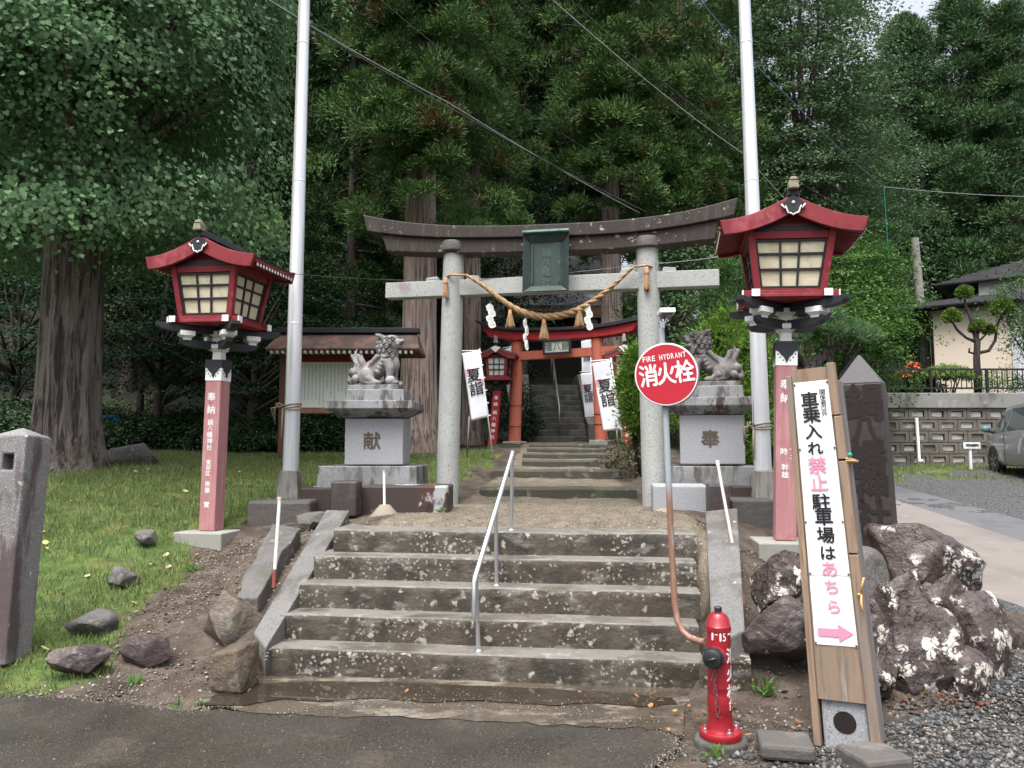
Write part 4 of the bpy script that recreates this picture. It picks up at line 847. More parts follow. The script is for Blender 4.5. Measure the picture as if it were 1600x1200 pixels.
    for s_ in (-1, 1):
        mb = MB(); yb = s_*dy; th = lambda x: .150-.035*abs(x)/w_
        mb.strip([(x*1.012, z+.012) for x, z in full], [(x*(1.0 if abs(x) < w_ else .955), z-th(x)) for x, z in full], min(yb, yb-s_*.045), max(yb, yb-s_*.045)); mb.obj('gable_board', M['red'], t, bevel=.004)
    for i in range(13):
        y = -dy+.09+i*(2*dy-.18)/12
        for s_ in (-1, 1):
            mb = MB(); pts = [(s_*x, z-.058) for x, z in pr[4:]]; mb.strip(pts, [(x, z-.034) for x, z in pts], y-.013, y+.013); rf = mb.obj('rafter', M['red'], t)
            mb = MB(); mb.box((s_*(w_+.003), y, h0-.075), (.006, .028, .036)); mb.obj('white_tip', M['white'], rf)
    for s_ in (-1, 1): mb = MB(); mb.box((s_*(w_-.012), 0, h0-.047), (.05, 2*dy-.1, .024)); mb.obj('eave_board', M['red'], t, bevel=.003)
    mb = MB(); mb.box((0, 0, h1+.03), (.10, 2*dy+.03, .075), top=(.7, 1)); mb.obj('ridge_cap', M['black'], t, bevel=.01)
    mb = MB(); mb.box((0, -dy-.01, h1+.085), (.09, .11, .08), top=(.85, .8)); mb.box((0, -dy-.02, h1+.14), (.08, .085, .035), top=(.45, .6)); mb.obj('ridge_ornament', surf('ridge_wood', (.27, .25, .19), .85, [sp((.14, .12, .08), 9, .46, .66, .8)]), t, bevel=.008)
    # pendant under the gable: black board with scalloped white rim
    out = [(0, .115), (-.05, .075), (-.085, .045), (-.098, .03), (-.085, .012), (-.066, .015), (-.075, -.008), (-.052, -.022), (-.045, -.045), (-.02, -.05), (0, -.066)]
    out = out + [(-x, z) for x, z in out[-2:0:-1]]; zc = h1-.115
    for yy in (-dy-.024, dy+.024):
        mb = MB(); ya = yy+(.002 if yy < 0 else -.022); mb.prism([(x, z+zc) for x, z in out], ya, ya+.020); pd = mb.obj('gable_pendant', M['black'], t)
        mb = MB(); i0 = [p for p in out if p[1] < .035]; i0.sort(key=lambda p: p[0])
        mb.tube([(x*1.0, yy, z+zc) for x, z in i0], .0075, 6); mb.ball((0, yy, zc+.045), .014, 8, 6)
        mb.obj('pendant_trim', M['white'], pd, smooth=True)
    mb = MB(); z = 1.44
    for ch, zc, h, x in texts: put_char(mb, ch, x, zc, h, -.0905, bold=.02)
    lettering(mb, M['white_text'], t)
    t.rotation_euler = (0, R(tilt), yaw)
    return t
LO = at(330, 828, 8.15); RO = at(1226, 843, 7.0)
for O, lab, yaw, dz in ((LO, 'pale concrete footing under the left pink lantern post', R(-10), .26), (RO, 'grey concrete footing under the right pink lantern post', R(-8), .32)):
    mb = MB(); mb.box((0, 0, -dz/2-.004), (.54, .52, dz)); o = mb.obj('concrete_footing', M['concrete'], None, bevel=.012); o.location = O; o.rotation_euler = (0, 0, yaw); tag(o, lab, 'footing')
lantern(LO, R(-11), 'red roofed shrine lantern on pink post standing on the grass bank at left', [(c, (828-y)*.00672, h, -.01) for c, y, h in (('奉',621,.088),('納',641,.088),('鍋',661,.062),('八',670,.05),('幡',680,.062),('神',690,.062),('社',700,.058),('東',723,.052),('部',731,.05),('区',740,.052),('後',756,.056),('藤',766,.056),('實',788,.06))], .9)
lantern(RO, R(-12), 'red roofed shrine lantern on pink post behind the leaning parking notice', [(c, (843-y)*.00575, h, x) for c, y, h, x in (('奉',601,.085,-.01),('納',622,.085,-.01),('時',706,.06,-.02),('一',702,.05,.05),('二',714,.04,.05),('幹',730,.058,-.01),('雄',742,.058,-.01))], 1.8)
# ------------------------------------------------------------------ white flagpoles
M['pole_foot'] = surf('pole_foot', (.26, .245, .225), .75, [sp((.15, .135, .12), 5, .46, .64, .8, st=(3, 3, .5)), sp((.36, .35, .33), 6, .56, .7, .6)], dict(s=30, h=.3, dist=.006))
def flagpole(px, py, Y, topx, lab, rot):
    O = at(px, py, Y); Pq = Plane(O, 0); x1, z1 = Pq(topx, 0); zc = Pq(px, 735)[1]
    H_ = z1*1.25; k = x1/z1
    t = thing('flagpole', lab, 'flagpole', O)
    mb = MB(); mb.box((0, 0, zc/2-.05), (.27, .27, zc+.1), top=(.72, .72)); mb.obj('pole_base', M['pole_foot'], t, bevel=.012)
    mb = MB(); n = 8; mb.tube([(k*(zc+(H_-zc)*i/n), 0, zc+(H_-zc)*i/n) for i in range(n+1)], [.094-.036*i/n for i in range(n+1)], 20); mb.obj('pole', M['pole'], t, smooth=True, auto=40)
    for i in range(1, 4): mb = MB(); z = zc+(H_-zc)*i/4.2; mb.lathe([(.094-.036*z/H_, -.012), (.0975-.036*z/H_, 0), (.094-.036*z/H_, .012)], (k*z, 0, z), 18); mb.obj('joint_band', M['pole'], t, smooth=True)
    mb = MB(); zr = Pq(px, rot)[1]
    for q in range(3): mb.tube([(k*zr+.098*math.cos(a), .098*math.sin(a), zr+q*.018+.02*math.sin(a+q)) for a in np.linspace(0, 6.28, 22)], .009, 6)
    x0 = k*zr-.09
    for q in range(4): mb.tube([(x0, -.06, zr+.03), (x0-.05-.03*q, -.08, zr+.06+.03*(q % 2)-.03*q), (x0-.10, -.08+.02*q, zr-.04-.05*q)], .007, 6)
    mb.tube([(x0-.01, -.05, zr), (x0-.02, -.05, zr-.35)], .011, 6); mb.tube([(x0+.0, -.03, zr), (x0+.02, -.02, zr+1.4), (k*H_-.06, -.02, H_*.98)], .004, 5)
    mb.obj('rope', M['rope_old'], t, smooth=True)
flagpole(453, 776, 9.1, 476, 'tall white flagpole with rope knot on the grass beside the left red lantern', 638)
flagpole(1194, 782, 8.35, 1163, 'tall white flagpole with rope knot standing behind the right red lantern', 668)
# ------------------------------------------------------------------ red gate behind
G1, G2 = at(804, 692, 17.4), at(939, 690, 16.5)
GY = math.atan2((G2-G1).y, (G2-G1).x); GO = (G1+G2)/2; GP = Plane(GO, GY)
rt = thing('red_gate', 'small orange red shrine gate at the foot of the dark stairs', 'shrine gate', GO, GY)
for (bx, by), (tx, ty) in (((804, 693), (808.5, 533)), ((940, 691), (933, 528))):
    x0, z0 = GP(bx, by); x1, z1 = GP(tx, ty)
    mb = MB(); mb.tube([(x0+(x1-x0)*i/6, 0, z0+(z1-z0)*i/6) for i in range(7)], [.142-.008*i/6 for i in range(7)], 22); mb.obj('pillar', M['orange_red'], rt, smooth=True, auto=50)
    mb = MB(); mb.lathe([(.15, z1-.02), (.18, z1), (.185, z1+.07), (.17, z1+.09)], (x1, 0, 0), 22); mb.obj('collar', M['torii_red'], rt, smooth=True, auto=40)
    mb = MB(); mb.box((x0, 0, z0-.03), (.42, .42, .16)); mb.obj('foot_stone', M['concrete'], rt, bevel=.02)
    for zz in (.38, .85 if bx < 850 else .6): mb = MB(); mb.tube([(x0+(x1-x0)*zz/2.4+.148*math.cos(a), .148*math.sin(a), z0+zz) for a in np.linspace(0, 6.28, 16)], .008, 5); mb.obj('iron_band', M['black_metal'], rt)
top = smoothpoly(GP.poly([(742,499),(768,509),(800,512.5),(870,512),(930,508),(975,500),(1004,491)], -.2)); mid_ = smoothpoly(GP.poly([(746,505),(768,514.5),(800,517),(870,517),(930,513.5),(975,506),(1002,499)], -.2)); bot = smoothpoly(GP.poly([(764,527),(785,529.5),(810,531),(870,531),(930,526.5),(960,523),(988,517)], -.16))
mb = MB(); mb.strip(top, mid_, -.24, .24); mb.obj('roof_strip', M['black'], rt, bevel=.01)
mb = MB(); mb.strip([(x*.985, z-.004) for x, z in mid_], bot, -.17, .17); mb.obj('top_beam', M['torii_red'], rt, bevel=.01)
(xa, za), (xb, zb) = GP(785, 553, -.07), GP(965, 548, -.07); zt = GP(870, 546, -.07)[1]; zb = GP(870, 559.5, -.07)[1]
mb = MB(); mb.box(((xa+xb)/2, 0, (zt+zb)/2), (xb-xa, .15, zt-zb)); mb.obj('tie_beam', M['orange_red'], rt, bevel=.008)
x0, z1 = GP(847, 531, -.3); x1, z0 = GP(891, 551.5, -.3)
pq = thing('name_board', 'pale signboard with black frame hanging on the red gate', 'signboard', GO+GP.u*((x0+x1)/2)+GP.n*-.25+Vector((0, 0, (z0+z1)/2)), GY)
mb = MB(); mb.box((0, .01, 0), (x1-x0-.04, .02, z1-z0-.04)); mb.obj('panel', surf('board_pale', (.50, .52, .44), .7, [sp((.35, .37, .31), 8, .5, .66, .6)]), pq)
mb = MB(); W_, H_ = x1-x0, z1-z0
for c, d in (((0, 0, H_/2-.022), (W_, .06, .044)), ((0, 0, -H_/2+.022), (W_, .06, .044)), ((-W_/2+.022, 0, 0), (.044, .058, H_-.09)), ((W_/2-.022, 0, 0), (.044, .058, H_-.09))): mb.box(c, d)
mb.obj('frame', M['black'], pq, bevel=.005)
mb = MB()
for i, ch in enumerate('幡八鍋'): put_char(mb, ch, (-.19+.19*i)*W_/.62, 0, .165*W_/.62, -.003, bold=.02)
lettering(mb, surf('letter_green', (.10, .12, .10), .7), pq)
# small lanterns beside the red gate
def small_lantern(px, Y, lab, wpx, top_py, win, post, s=1.0, txt=True):
    (wx0, wy0, wx1, wy1) = win; O = at(post[0], post[1], Y); P = Plane(O, 0)
    t = thing('shrine_lantern', lab, 'lantern', O, R(-8))
    x0, zt = P(wx0, wy0); x1, zb = P(wx1, wy1); cx = (x0+x1)/2; hw = (x1-x0)/2; px_, pz = P(post[0], post[1]); 
    kx = cx/((zt+zb)/2)
    mb = MB(); mb.hexa([(-.09, -.09, -.1), (.09, -.09, -.1), (.09, .09, -.1), (-.09, .09, -.1)], [(cx*.9-.085, -.085, zb-.35), (cx*.9+.085, -.085, zb-.35), (cx*.9+.085, .085, zb-.35), (cx*.9-.085, .085, zb-.35)]); mb.obj('post', M['torii_red'], t, bevel=.004)
    mb = MB(); mb.box((cx, 0, zb-.28), (.14, .14, .16)); mb.box((cx, 0, zb-.17), (.5, .1, .06)); mb.box((cx, 0, zb-.165), (.098, .5, .055)); mb.obj('bracket', M['black'], t, bevel=.004)
    mb = MB(); mb.box((cx, 0, zb-.09), (hw*3.5, hw*3.5, .07)); 
    for sx in (-1, 1):
        for sy in (-1, 1): mb.hexa([(cx+sx*hw*1.12-.03, sy*hw*1.12-.03, zb-.05), (cx+sx*hw*1.12+.03, sy*hw*1.12-.03, zb-.05), (cx+sx*hw*1.12+.03, sy*hw*1.12+.03, zb-.05), (cx+sx*hw*1.12-.03, sy*hw*1.12+.03, zb-.05)], [(cx+sx*hw*1.3-.03, sy*hw*1.3-.03, zt+.06), (cx+sx*hw*1.3+.03, sy*hw*1.3-.03, zt+.06), (cx+sx*hw*1.3+.03, sy*hw*1.3+.03, zt+.06), (cx+sx*hw*1.3-.03, sy*hw*1.3+.03, zt+.06)])
    for q in range(4): mb.X = Matrix.Translation((cx, 0, 0)) @ Matrix.Rotation(q*math.pi/2, 4, 'Z'); mb.box((0, -hw*1.26, zt+.045), (hw*2.4, .04, .07)); mb.box((0, -hw*1.13, zb-.03), (hw*2.1, .04, .05))
    mb.X = None; mb.obj('frame', M['red'], t, bevel=.004)
    mb = MB(); mb.hexa([(cx+a*hw*1.08, b*hw*1.08, zb-.01) for a, b in ((-1,-1),(1,-1),(1,1),(-1,1))], [(cx+a*hw*1.2, b*hw*1.2, zt+.02) for a, b in ((-1,-1),(1,-1),(1,1),(-1,1))]); mb.obj('paper_panel', M['paper_white'], t)
    mb = MB()
    for q in range(4):
        mb.X = Matrix.Translation((cx, 0, 0)) @ Matrix.Rotation(q*math.pi/2, 4, 'Z')
        for f in (-.35, .35): mb.box((f*hw, -hw*1.165, (zt+zb)/2), (.018, .03+hw*.1, zt-zb))
        for f in (.33, .66): mb.box((0, -hw*1.165-.001, zb+(zt-zb)*f), (hw*2.1, .03+hw*.1, .016))
    mb.X = None; mb.obj('lattice', M['black'], t)
    w_ = hw*2.6; pr = curve_roof(w_, zt+.12, zt+.12+w_*.42); full = [(-x+cx, z) for x, z in pr[::-1]]+[(x+cx, z) for x, z in pr[1:]]
    mb = MB(); mb.strip(full, [(x, z-.07) for x, z in full], -w_*.8, w_*.8); mb.obj('roof', surf('roof_rust', (.16, .065, .05), .7, [sp((.08, .05, .04), 5, .5, .65, .8)]), t, bevel=.006)
    mb = MB(); mb.strip([(x, z-.072) for x, z in full], [(x*.98+cx*.02, z-.15) for x, z in full], -w_*.78, -w_*.74); mb.obj('gable_board', M['red'], t)
    zc = zt+.12+w_*.42-.1; mb = MB(); mb.prism([(cx-.11, zc+.02), (cx, zc-.09), (cx+.11, zc+.02), (cx, zc+.06)], -w_*.8-.012, -w_*.8-.002); mb.obj('gable_pendant', M['white'], t)
    mb = MB(); mb.box((cx, -w_*.75, zc+.2), (.09, .12, .16), top=(.6, 1)); mb.obj('ridge_ornament', M['concrete'], t, bevel=.01)
    if txt:
        mb = MB(); z = zb-.45
        for i, ch in enumerate('奉納鍋八幡神社'): put_char(mb, ch, cx*.9*z/(zb-.35)*.98, z-.05, .085, -.093, bold=.02); z -= .135+.05*(i == 1)
        lettering(mb, M['white_text'], t)
small_lantern(0, 17.0, 'small red lantern on a narrow red post left of the red gate', 0, 0, (766.5, 562, 790, 587), (769, 694))
small_lantern(0, 15.6, 'small red lantern half hidden by a bright green bush right of the red gate', 0, 0, (964, 560, 987, 586), (981, 700))
# ------------------------------------------------------------------ banners
def banner(lab, pole, cloth, Y, seed, grp=None):
    (bx, by), (tx, ty) = pole; O = at(bx, by, Y); P = Plane(O, 0)
    t = thing('banner', lab, 'banner', O, 0)
    x1, z1 = P(tx, ty); tl, tr, br, bl = [P(*c) for c in cloth]
    mb = MB(); mb.tube([(0, 0, -.1), (x1, 0, z1)], .013, 8); ex = (tl[0]-.02, tl[1]+.02); mb.tube([(x1, 0, z1-.03), (ex[0], -.0, ex[1]+.02)], .010, 8); mb.obj('pole', M['white'], t, smooth=True)
    mb = MB(); nu, nv = 10, 26; rr = random.Random(seed); ph = rr.uniform(0, 6)
    def S(u, v):
        x = (tl[0]*(1-u)+tr[0]*u)*(1-v)+(bl[0]*(1-u)+br[0]*u)*v; z = (tl[1]*(1-u)+tr[1]*u)*(1-v)+(bl[1]*(1-u)+br[1]*u)*v
        return Vector((x, -.02+.022*math.sin(u*3+v*4+ph)*(.3+v)+.008*math.sin(v*9+ph*2), z))
    vs = [S(i/nu, j/nv) for j in range(nv+1) for i in range(nu+1)]
    fs = [(j*(nu+1)+i, j*(nu+1)+i+1, (j+1)*(nu+1)+i+1, (j+1)*(nu+1)+i) for j in range(nv) for i in range(nu)]
    mb.add(vs, fs); cl = mb.obj('cloth', M['cloth'], t, smooth=True); m = cl.modifiers.new('s', 'SOLIDIFY'); m.thickness = .004
    mb = MB()
    fn = lambda p: S(p[0], p[2]) + Vector((0, -.006, 0))
    asp = math.dist(tl, tr)/math.dist(tl, bl)
    def ch2(mb, c, u, v, h): put_char(mb, c, 0, 0, 1, 0, bold=.014, fn=lambda p: S(u+p[0]*h/asp, v-p[2]*h) + Vector((0, p[1]-.014, 0)))
    ch2(mb, '夏', .5, .35, .19); ch2(mb, '詣', .53, .55, .19); lettering(mb, M['black_text'], cl)
    mb = MB()
    for u, v, r_ in ((.22, .30, .30), (.82, .47, .24)):
        for k in range(5):
            a = k*1.257; c = (u+math.cos(a)*r_*.38, v+math.sin(a)*r_*.38*asp); ring = [(c[0]+math.cos(q)*r_*.42, c[1]+math.sin(q)*r_*.42*asp) for q in np.linspace(0, 6.28, 12)]
            mb.tube([S(min(max(p[0], .01), .99), p[1])+Vector((0, -.009, 0)) for p in ring], .003, 4)
    mb.obj('flower_print', M['red_text'], cl)
    mb = MB()
    for k in range(6): v = .03+k*.19; p = S(1, v); mb.box((p.x+.012, p.y, p.z), (.05, .012, .02))
    mb.obj('loop', M['white'], cl)
banner('white banner with black characters on the grass left of the path', ((770, 703), (749, 545)), ((722, 552), (749, 548), (764, 651), (737, 658)), 13.6, 1)
banner('white banner with black characters leaning right of the path before the red gate', ((977, 708), (954, 559)), ((925, 568), (952, 563), (970, 672), (943, 674)), 13.4, 2)
banner('narrow white banner partly hidden behind the right pillar of the red gate', ((933, 690), (924, 578)), ((907, 584), (924, 582), (930, 652), (914, 654)), 17.9, 3)
banner('far white banner high behind the red gate above the other', ((925, 668), (923, 530)), ((908, 533), (922, 531), (925, 582), (909, 584)), 19.3, 4)
banner('white banner mostly hidden behind the left pillar of the red gate', ((803, 690), (799, 540)), ((787, 546), (801, 543), (802, 628), (794, 630)), 18.3, 5)
# thin stake stands of the front banners
for px, py, tx, ty, Y, lab in ((730, 705, 733, 650, 13.0, 'brown wooden stake in the grass below the left white banner'), (967, 706, 962, 655, 13.0, 'thin wooden stake behind the right white banner')):
    O = at(px, py, Y); x, z = Plane(O, 0)(tx, ty); mb = MB(); mb.tube([(0, 0, -.1), (x, 0, z)], .014, 7); o = mb.obj('stake', M['wood_grey'], None, smooth=True); o.location = O; tag(o, lab, 'stake')
# ================================================================== things near the road
# steel handrail on the lower flight
hp = [sxy((onpl(px, py, sxy(0, t), SN)-SA).dot(SU), t, z) for px, py, t, z in ((748,1022,.10,RISE), (776,920,TREAD*2+.12,RISE*3), (799,832,TREAD*4+.14,RISE*5))]
hr = thing('handrail', 'polished steel handrail on three posts in the middle of the lower stairs', 'handrail', hp[0])
mb = MB(); q0, q1 = at(741, 905, hp[0].y-.03)-hp[0], at(801, 707, hp[2].y)-hp[0]
mb.tube([q0+Vector((0, 0, -.26)), q0+Vector((0, 0, -.02)), q0+Vector((.006, .02, .01)), q1], .019, 12); mb.obj('rail', M['steel'], hr, smooth=True, auto=60)
for p in hp:
    a = p-hp[0]; f = (a-q0).dot(q1-q0)/(q1-q0).length_squared; f = min(max((a.y-q0.y)/(q1.y-q0.y), .02), .985); tpt = q0.lerp(q1, f)
    mb = MB(); mb.tube([a+Vector((0, 0, -.03)), Vector((tpt.x, tpt.y, tpt.z))], .0165, 12); mb.lathe([(.034, 0), (.032, .006), (.018, .012)], a, 14); mb.obj('post', M['steel'], hr, smooth=True, auto=40)
# fire hydrant
HY = onz(1126, 1150, .03); hy = thing('fire_hydrant', 'red pillar fire hydrant with black side cap and white characters at the stair foot', 'fire hydrant', HY, R(-6))
hH = (at(1113, 950, HY.y)-HY).z
k = hH/.78
mb = MB(); mb.lathe([(.128*k, 0), (.130*k, .012), (.130*k, .03), (.126*k, .036), (.083*k, .04), (.078*k, .05), (.074*k, .13), (.076*k, .135), (.076*k, .215), (.0735*k, .22), (.0735*k, .258), (.0752*k, .262), (.0735*k, .27), (.0735*k, .64*k), (.078*k, .645*k), (.078*k, .672*k), (.074*k, .676*k), (.066*k, .72*k), (.045*k, .748*k), (.022*k, .755*k)], n=40); mb.obj('body', M['hydrant_red'], hy, smooth=True, auto=35)
mb = MB(); mb.lathe([(.024*k, .75*k), (.026*k, .755*k), (.026*k, .782*k), (.022*k, .79*k)], n=5); mb.obj('top_nut', M['black_metal'], hy, bevel=.003)
mb = MB(); Dn = Vector((-.42, -.9, 0)).normalized(); c0 = Vector((0, 0, .50*k)); mb.cyl(c0+Dn*.05, c0+Dn*.095, .056, .054, 20); nz_ = mb.obj('outlet', M['hydrant_red'], hy, smooth=True, auto=35)
mb = MB(); mb.tube([c0+Dn*q for q in (.092, .096, .106, .108, .140, .146)], [.050, .057, .057, .050, .049, .040], 24); cp_ = mb.obj('outlet_cap', M['black_metal'], hy, smooth=True, auto=35)
mb = MB(); sd_ = Vector((-Dn.y, Dn.x, 0)); mb.tube([c0+Dn*.148+sd_*.028+Vector((0, 0, .01)), c0+Dn*.152, c0+Dn*.148-sd_*.028-Vector((0, 0, .01))], .008, 8); mb.obj('cap_grip', M['black_metal'], cp_, smooth=True)
mb = MB()
for i in range(26):
    f = i/25; a = c0+Dn*(.115-.04*f)+Vector((-.012+.03*f+.008*math.sin(i), 0, -.06-.26*f)); b = a+Vector((.002, 0, -.012)); mb.tube([a+Vector((.004, 0, 0)), b+Vector((-.003*(i % 2), .003, 0))], .0024, 5)
    a = c0+Dn*(.115-.03*f)+Vector((.008+.006*math.sin(i*.5), .0, -.06-.15*f-.10*f*f)); mb.tube([a, a+Vector((.003*(i % 2), 0, -.010))], .0022, 5)
mb.obj('chain', M['chain'], hy, smooth=True)
mb = MB()
for q in range(4):
    a = R(20)+q*math.pi/2; mb.lathe([(.013, .034), (.013, .05), (.006, .052), (.006, .066), (.002, .068)], (.107*k*math.cos(a), .107*k*math.sin(a), 0), 6)
mb.obj('flange_bolt', M['steel'], hy)
def wrap(r_, ang0):                                   # lay flat letters round the barrel
    return lambda p: Vector((r_*math.sin(p[0]/r_+ang0), -r_*math.cos(p[0]/r_+ang0), p[2]))
mb = MB(); put_char(mb, '1', 0, .622*k, .045, 0, bold=.02, w=.010, fn=wrap(.0745*k, R(-38))); put_char(mb, '-', .022, .632*k, .006, 0, bold=.02, w=.014, fn=wrap(.0745*k, R(-38)))
for i, ch in enumerate('15'): put_char(mb, ch, .044+.022*i, .617*k, .043, 0, bold=.02, w=.009 if ch == '1' else .017, fn=wrap(.0745*k, R(-38)))
mb.box(wrap(.0745*k, R(48))((0, 0, .632*k)), (.02, .006, .008), rz=R(48))
zz = .545*k
for ch, h in (('消', .075), ('火', .075), ('栓', .075)): put_char(mb, ch, 0, zz-h/2, h, 0, bold=.04, fn=wrap(.0745*k, R(62))); zz -= .096
put_char(mb, '台', 0, .185, .06, 0, bold=.04, fn=wrap(.0768*k, R(60)))
lettering(mb, M['white_text'], hy)
mb = MB(); rr = random.Random(2); mb.lathe([(.15, -.06), (.145, -.012), (.13, -.004)], n=14); o = mb.obj('concrete_pad', M['concrete_dark'], None, bevel=.01); o.location = HY; tag(o, 'small rough concrete pad under the red fire hydrant', 'concrete pad')
# hydrant sign
SY_ = HY.y+.22; S0 = at(1042, 650, SY_)
sg = thing('hydrant_sign', 'round red hydrant sign with white characters on a bent grey and rusty pipe', 'sign', (at(1054, 960, SY_)))
so_ = sg.location
Lp = lambda px, py, dy=0: at(px, py, SY_+dy)-so_
mb = MB(); pts = [Lp(1033, 512), Lp(1036, 560), Lp(1042, 690), Lp(1048, 830), Lp(1054, 940), Lp(1058, 968, -.02), Lp(1066, 986, -.04), Lp(1077, 996, -.08), Lp(1090, 1001, -.12), (at(1102, 1003, HY.y+.04)-so_)]
mb.tube(pts, .0185, 16); mb.obj('pipe', M['pipe_grey'], sg, smooth=True, auto=60)
yw = R(-17); dsk = Lp(1041, 585, -.05)
mb = MB(); mb.X = Matrix.Translation(dsk) @ Matrix.Rotation(yw, 4, 'Z') @ Matrix.Rotation(R(2), 4, 'X') @ Matrix.Rotation(R(90), 4, 'X')
rD = .187
mb.lathe([(rD-.004, -.075), (rD, -.07), (rD, .0), (rD-.004, .004)], n=56); dk = mb.obj('sign_drum', surf('drum_grey', (.34, .36, .38), .4, spec=.5, metal=.5), sg, smooth=True, auto=35)
mb2 = MB(); mb2.X = mb.X; mb2.lathe([(rD-.003, .0045), (rD-.004, .007), (rD-.011, .0075)], n=56); mb2.obj('white_rim', M['white'], sg, smooth=True, auto=35)
mb2 = MB(); mb2.X = mb.X; mb2.lathe([(rD-.010, .003), (rD-.0105, .0082), (.001, .0086)], n=56); mb2.obj('sign_face', M['sign_red'], sg, smooth=True, auto=35)
mb = MB(); mb.X = Matrix.Translation(dsk) @ Matrix.Rotation(yw, 4, 'Z') @ Matrix.Rotation(R(2), 4, 'X') @ Matrix.Rotation(R(-6), 4, 'Y')
yy = -.0095
for i, ch in enumerate('消火栓'): put_char(mb, ch, -.104+.106*i, .005, .125, yy, bold=.034, sx=.83)
x = -.125
for ch in 'FIRE HYDRANT':
    if ch == ' ': x += .02; continue
    wd = .004 if ch == 'I' else .0165; put_char(mb, ch, x+wd/2, .103, .031, yy, bold=.025, w=wd, ); x += wd+.0062
lettering(mb, M['white_text'], sg)
for px, py, dx, dy_ in ((1039, 491, .075, .13),):
    mb = MB(); c = Lp(px+1, py); mb.box(c+Vector((0, -.02, .008)), (.092, .15, .03), rz=R(-4)); hd = mb.obj('lamp_head', M['white'], sg, bevel=.006)
    mb = MB(); mb.box(c+Vector((0, -.03, -.012)), (.06, .11, .012), rz=R(-4)); mb.obj('lamp_lens', M['black_metal'], hd)
    mb = MB(); mb.tube([Lp(1035, 512), c+Vector((0, .01, -.008))], .014, 10); mb.box(Lp(1034, 508), (.03, .03, .045)); mb.obj('lamp_bracket', M['steel'], sg, bevel=.003)
# parking notice: plywood box round a leaning granite post
NB = onz(1328, 1162, .01); NT = at(1271, 578, NB.y+.05)
ax = (NT-NB); nbH = ax.length; ax.normalize()
ps = thing('notice_post', 'leaning wooden parking notice with white paper strip and pink arrow over a granite post', 'notice board', NB)
Z_ = ax; Y_ = Vector((math.sin(R(34)), math.cos(R(34)), 0)); Y_ = (Y_-Z_*Y_.dot(Z_)).normalized(); X_ = Y_.cross(Z_)
ps.rotation_mode = 'QUATERNION'; ps.rotation_quaternion = Matrix((X_, Y_, Z_)).transposed().to_quaternion()
nW0, nW1, nD = .325, .255, .165                       # width at foot and top, depth
wz = lambda z: nW0+(nW1-nW0)*z/nbH
def lean_box(mb, x0f, x1f, y0, y1, z0, z1, o0=0, o1=0):
    mb.hexa([(x0f*wz(z0)+o0, y0, z0), (x1f*wz(z0)+o1, y0, z0), (x1f*wz(z0)+o1, y1, z0), (x0f*wz(z0)+o0, y1, z0)], [(x0f*wz(z1)+o0, y0, z1), (x1f*wz(z1)+o1, y0, z1), (x1f*wz(z1)+o1, y1, z1), (x0f*wz(z1)+o0, y1, z1)])
mb = MB(); lean_box(mb, -.36, .36, -nD/2+.012, nD/2, -.08, nbH*.955); gp = mb.obj('granite_post', M['granite'], ps, bevel=.01)
mb = MB(); lean_box(mb, -.36, .36, -nD/2+.012, nD/2, nbH*.956, nbH*.975); gp2 = gp
mb = MB(); zc = .13; mb.tube([(.0, -nD/2+.0115, zc), (.0, -nD/2+.009, zc)], [.058, .058], 28); mb.obj('post_hole_shade', M['carved'], ps, smooth=False)  # flat near-black disc imitates the shade inside a round hole
mb = MB(); lean_box(mb, -.385, .385, -nD/2-.012, -nD/2+.008, .245, nbH*1.0); mb.obj('face_board', M['wood_weathered'], ps, bevel=.002)
mb = MB(); lean_box(mb, -.384, .384, -nD/2-.0135, -nD/2-.0115, nbH*.88, nbH*1.001); mb.obj('plywood_patch', M['wood_new'], ps)
mb = MB(); lean_box(mb, -.5, -.387, -nD/2-.028, -nD/2+.02, .0, nbH*.985); mb.obj('side_batten', M['wood_new'], ps, bevel=.004)
zs = [.0, nbH*.52, nbH*.77, nbH*.9, nbH*1.01]
for i, (a, b, off) in enumerate(((0, .50, .0), (.504, .745, .0), (.75, .865, .001), (.868, 1.01, -.006))):
    mb = MB(); lean_box(mb, .387, .545, -nD/2-.028, -nD/2+.02, nbH*a, nbH*b, off, off); mb.obj('side_batten', M['wood_new'], ps, bevel=.004)
for s_ in (-1, 1):
    mb = MB(); lean_box(mb, s_*.5-(.06 if s_ > 0 else 0), s_*.5+(0 if s_ > 0 else .06), -nD/2+.021, nD/2+.03, .01, nbH*.965); mb.obj('side_board', M['wood_grey'], ps, bevel=.004)
zp0, zp1 = nbH*.265, nbH*.965; yp = -nD/2-.0155
mb = MB(); cuts = [zp0, zp0+.40, zp0+.75*.98, zp1-.42, zp1]; cuts = [zp0, zp0+(zp1-zp0)*.26, zp0+(zp1-zp0)*.455, zp0+(zp1-zp0)*.735, zp1]
for i in range(4):
    z0, z1 = cuts[i]-.004, cuts[i+1]; n = 8
    pv = []
    for j in range(n+1):
        z = z0+(z1-z0)*j/n
        for q in range(5): f = -.355+.71*q/4; pv.append((f*wz(z), yp-.0012*(i % 2)-.0012*math.sin(q*2+j*1.3+i), z))
    mb.add(pv, [(5*j+q, 5*j+q+1, 5*j+q+6, 5*j+q+5) for j in range(n) for q in range(4)])
mb.obj('paper_strip', M['sign_paper'], ps, smooth=True)
mb = MB(); yt = yp-.0042; s = zp1-zp0
def P_(px, py): 
    """pixel on the notice face -> local x,z"""
    p = onpl(px, py, NB + Y_*yt, Y_)-NB; return p.dot(X_), p.dot(Z_)
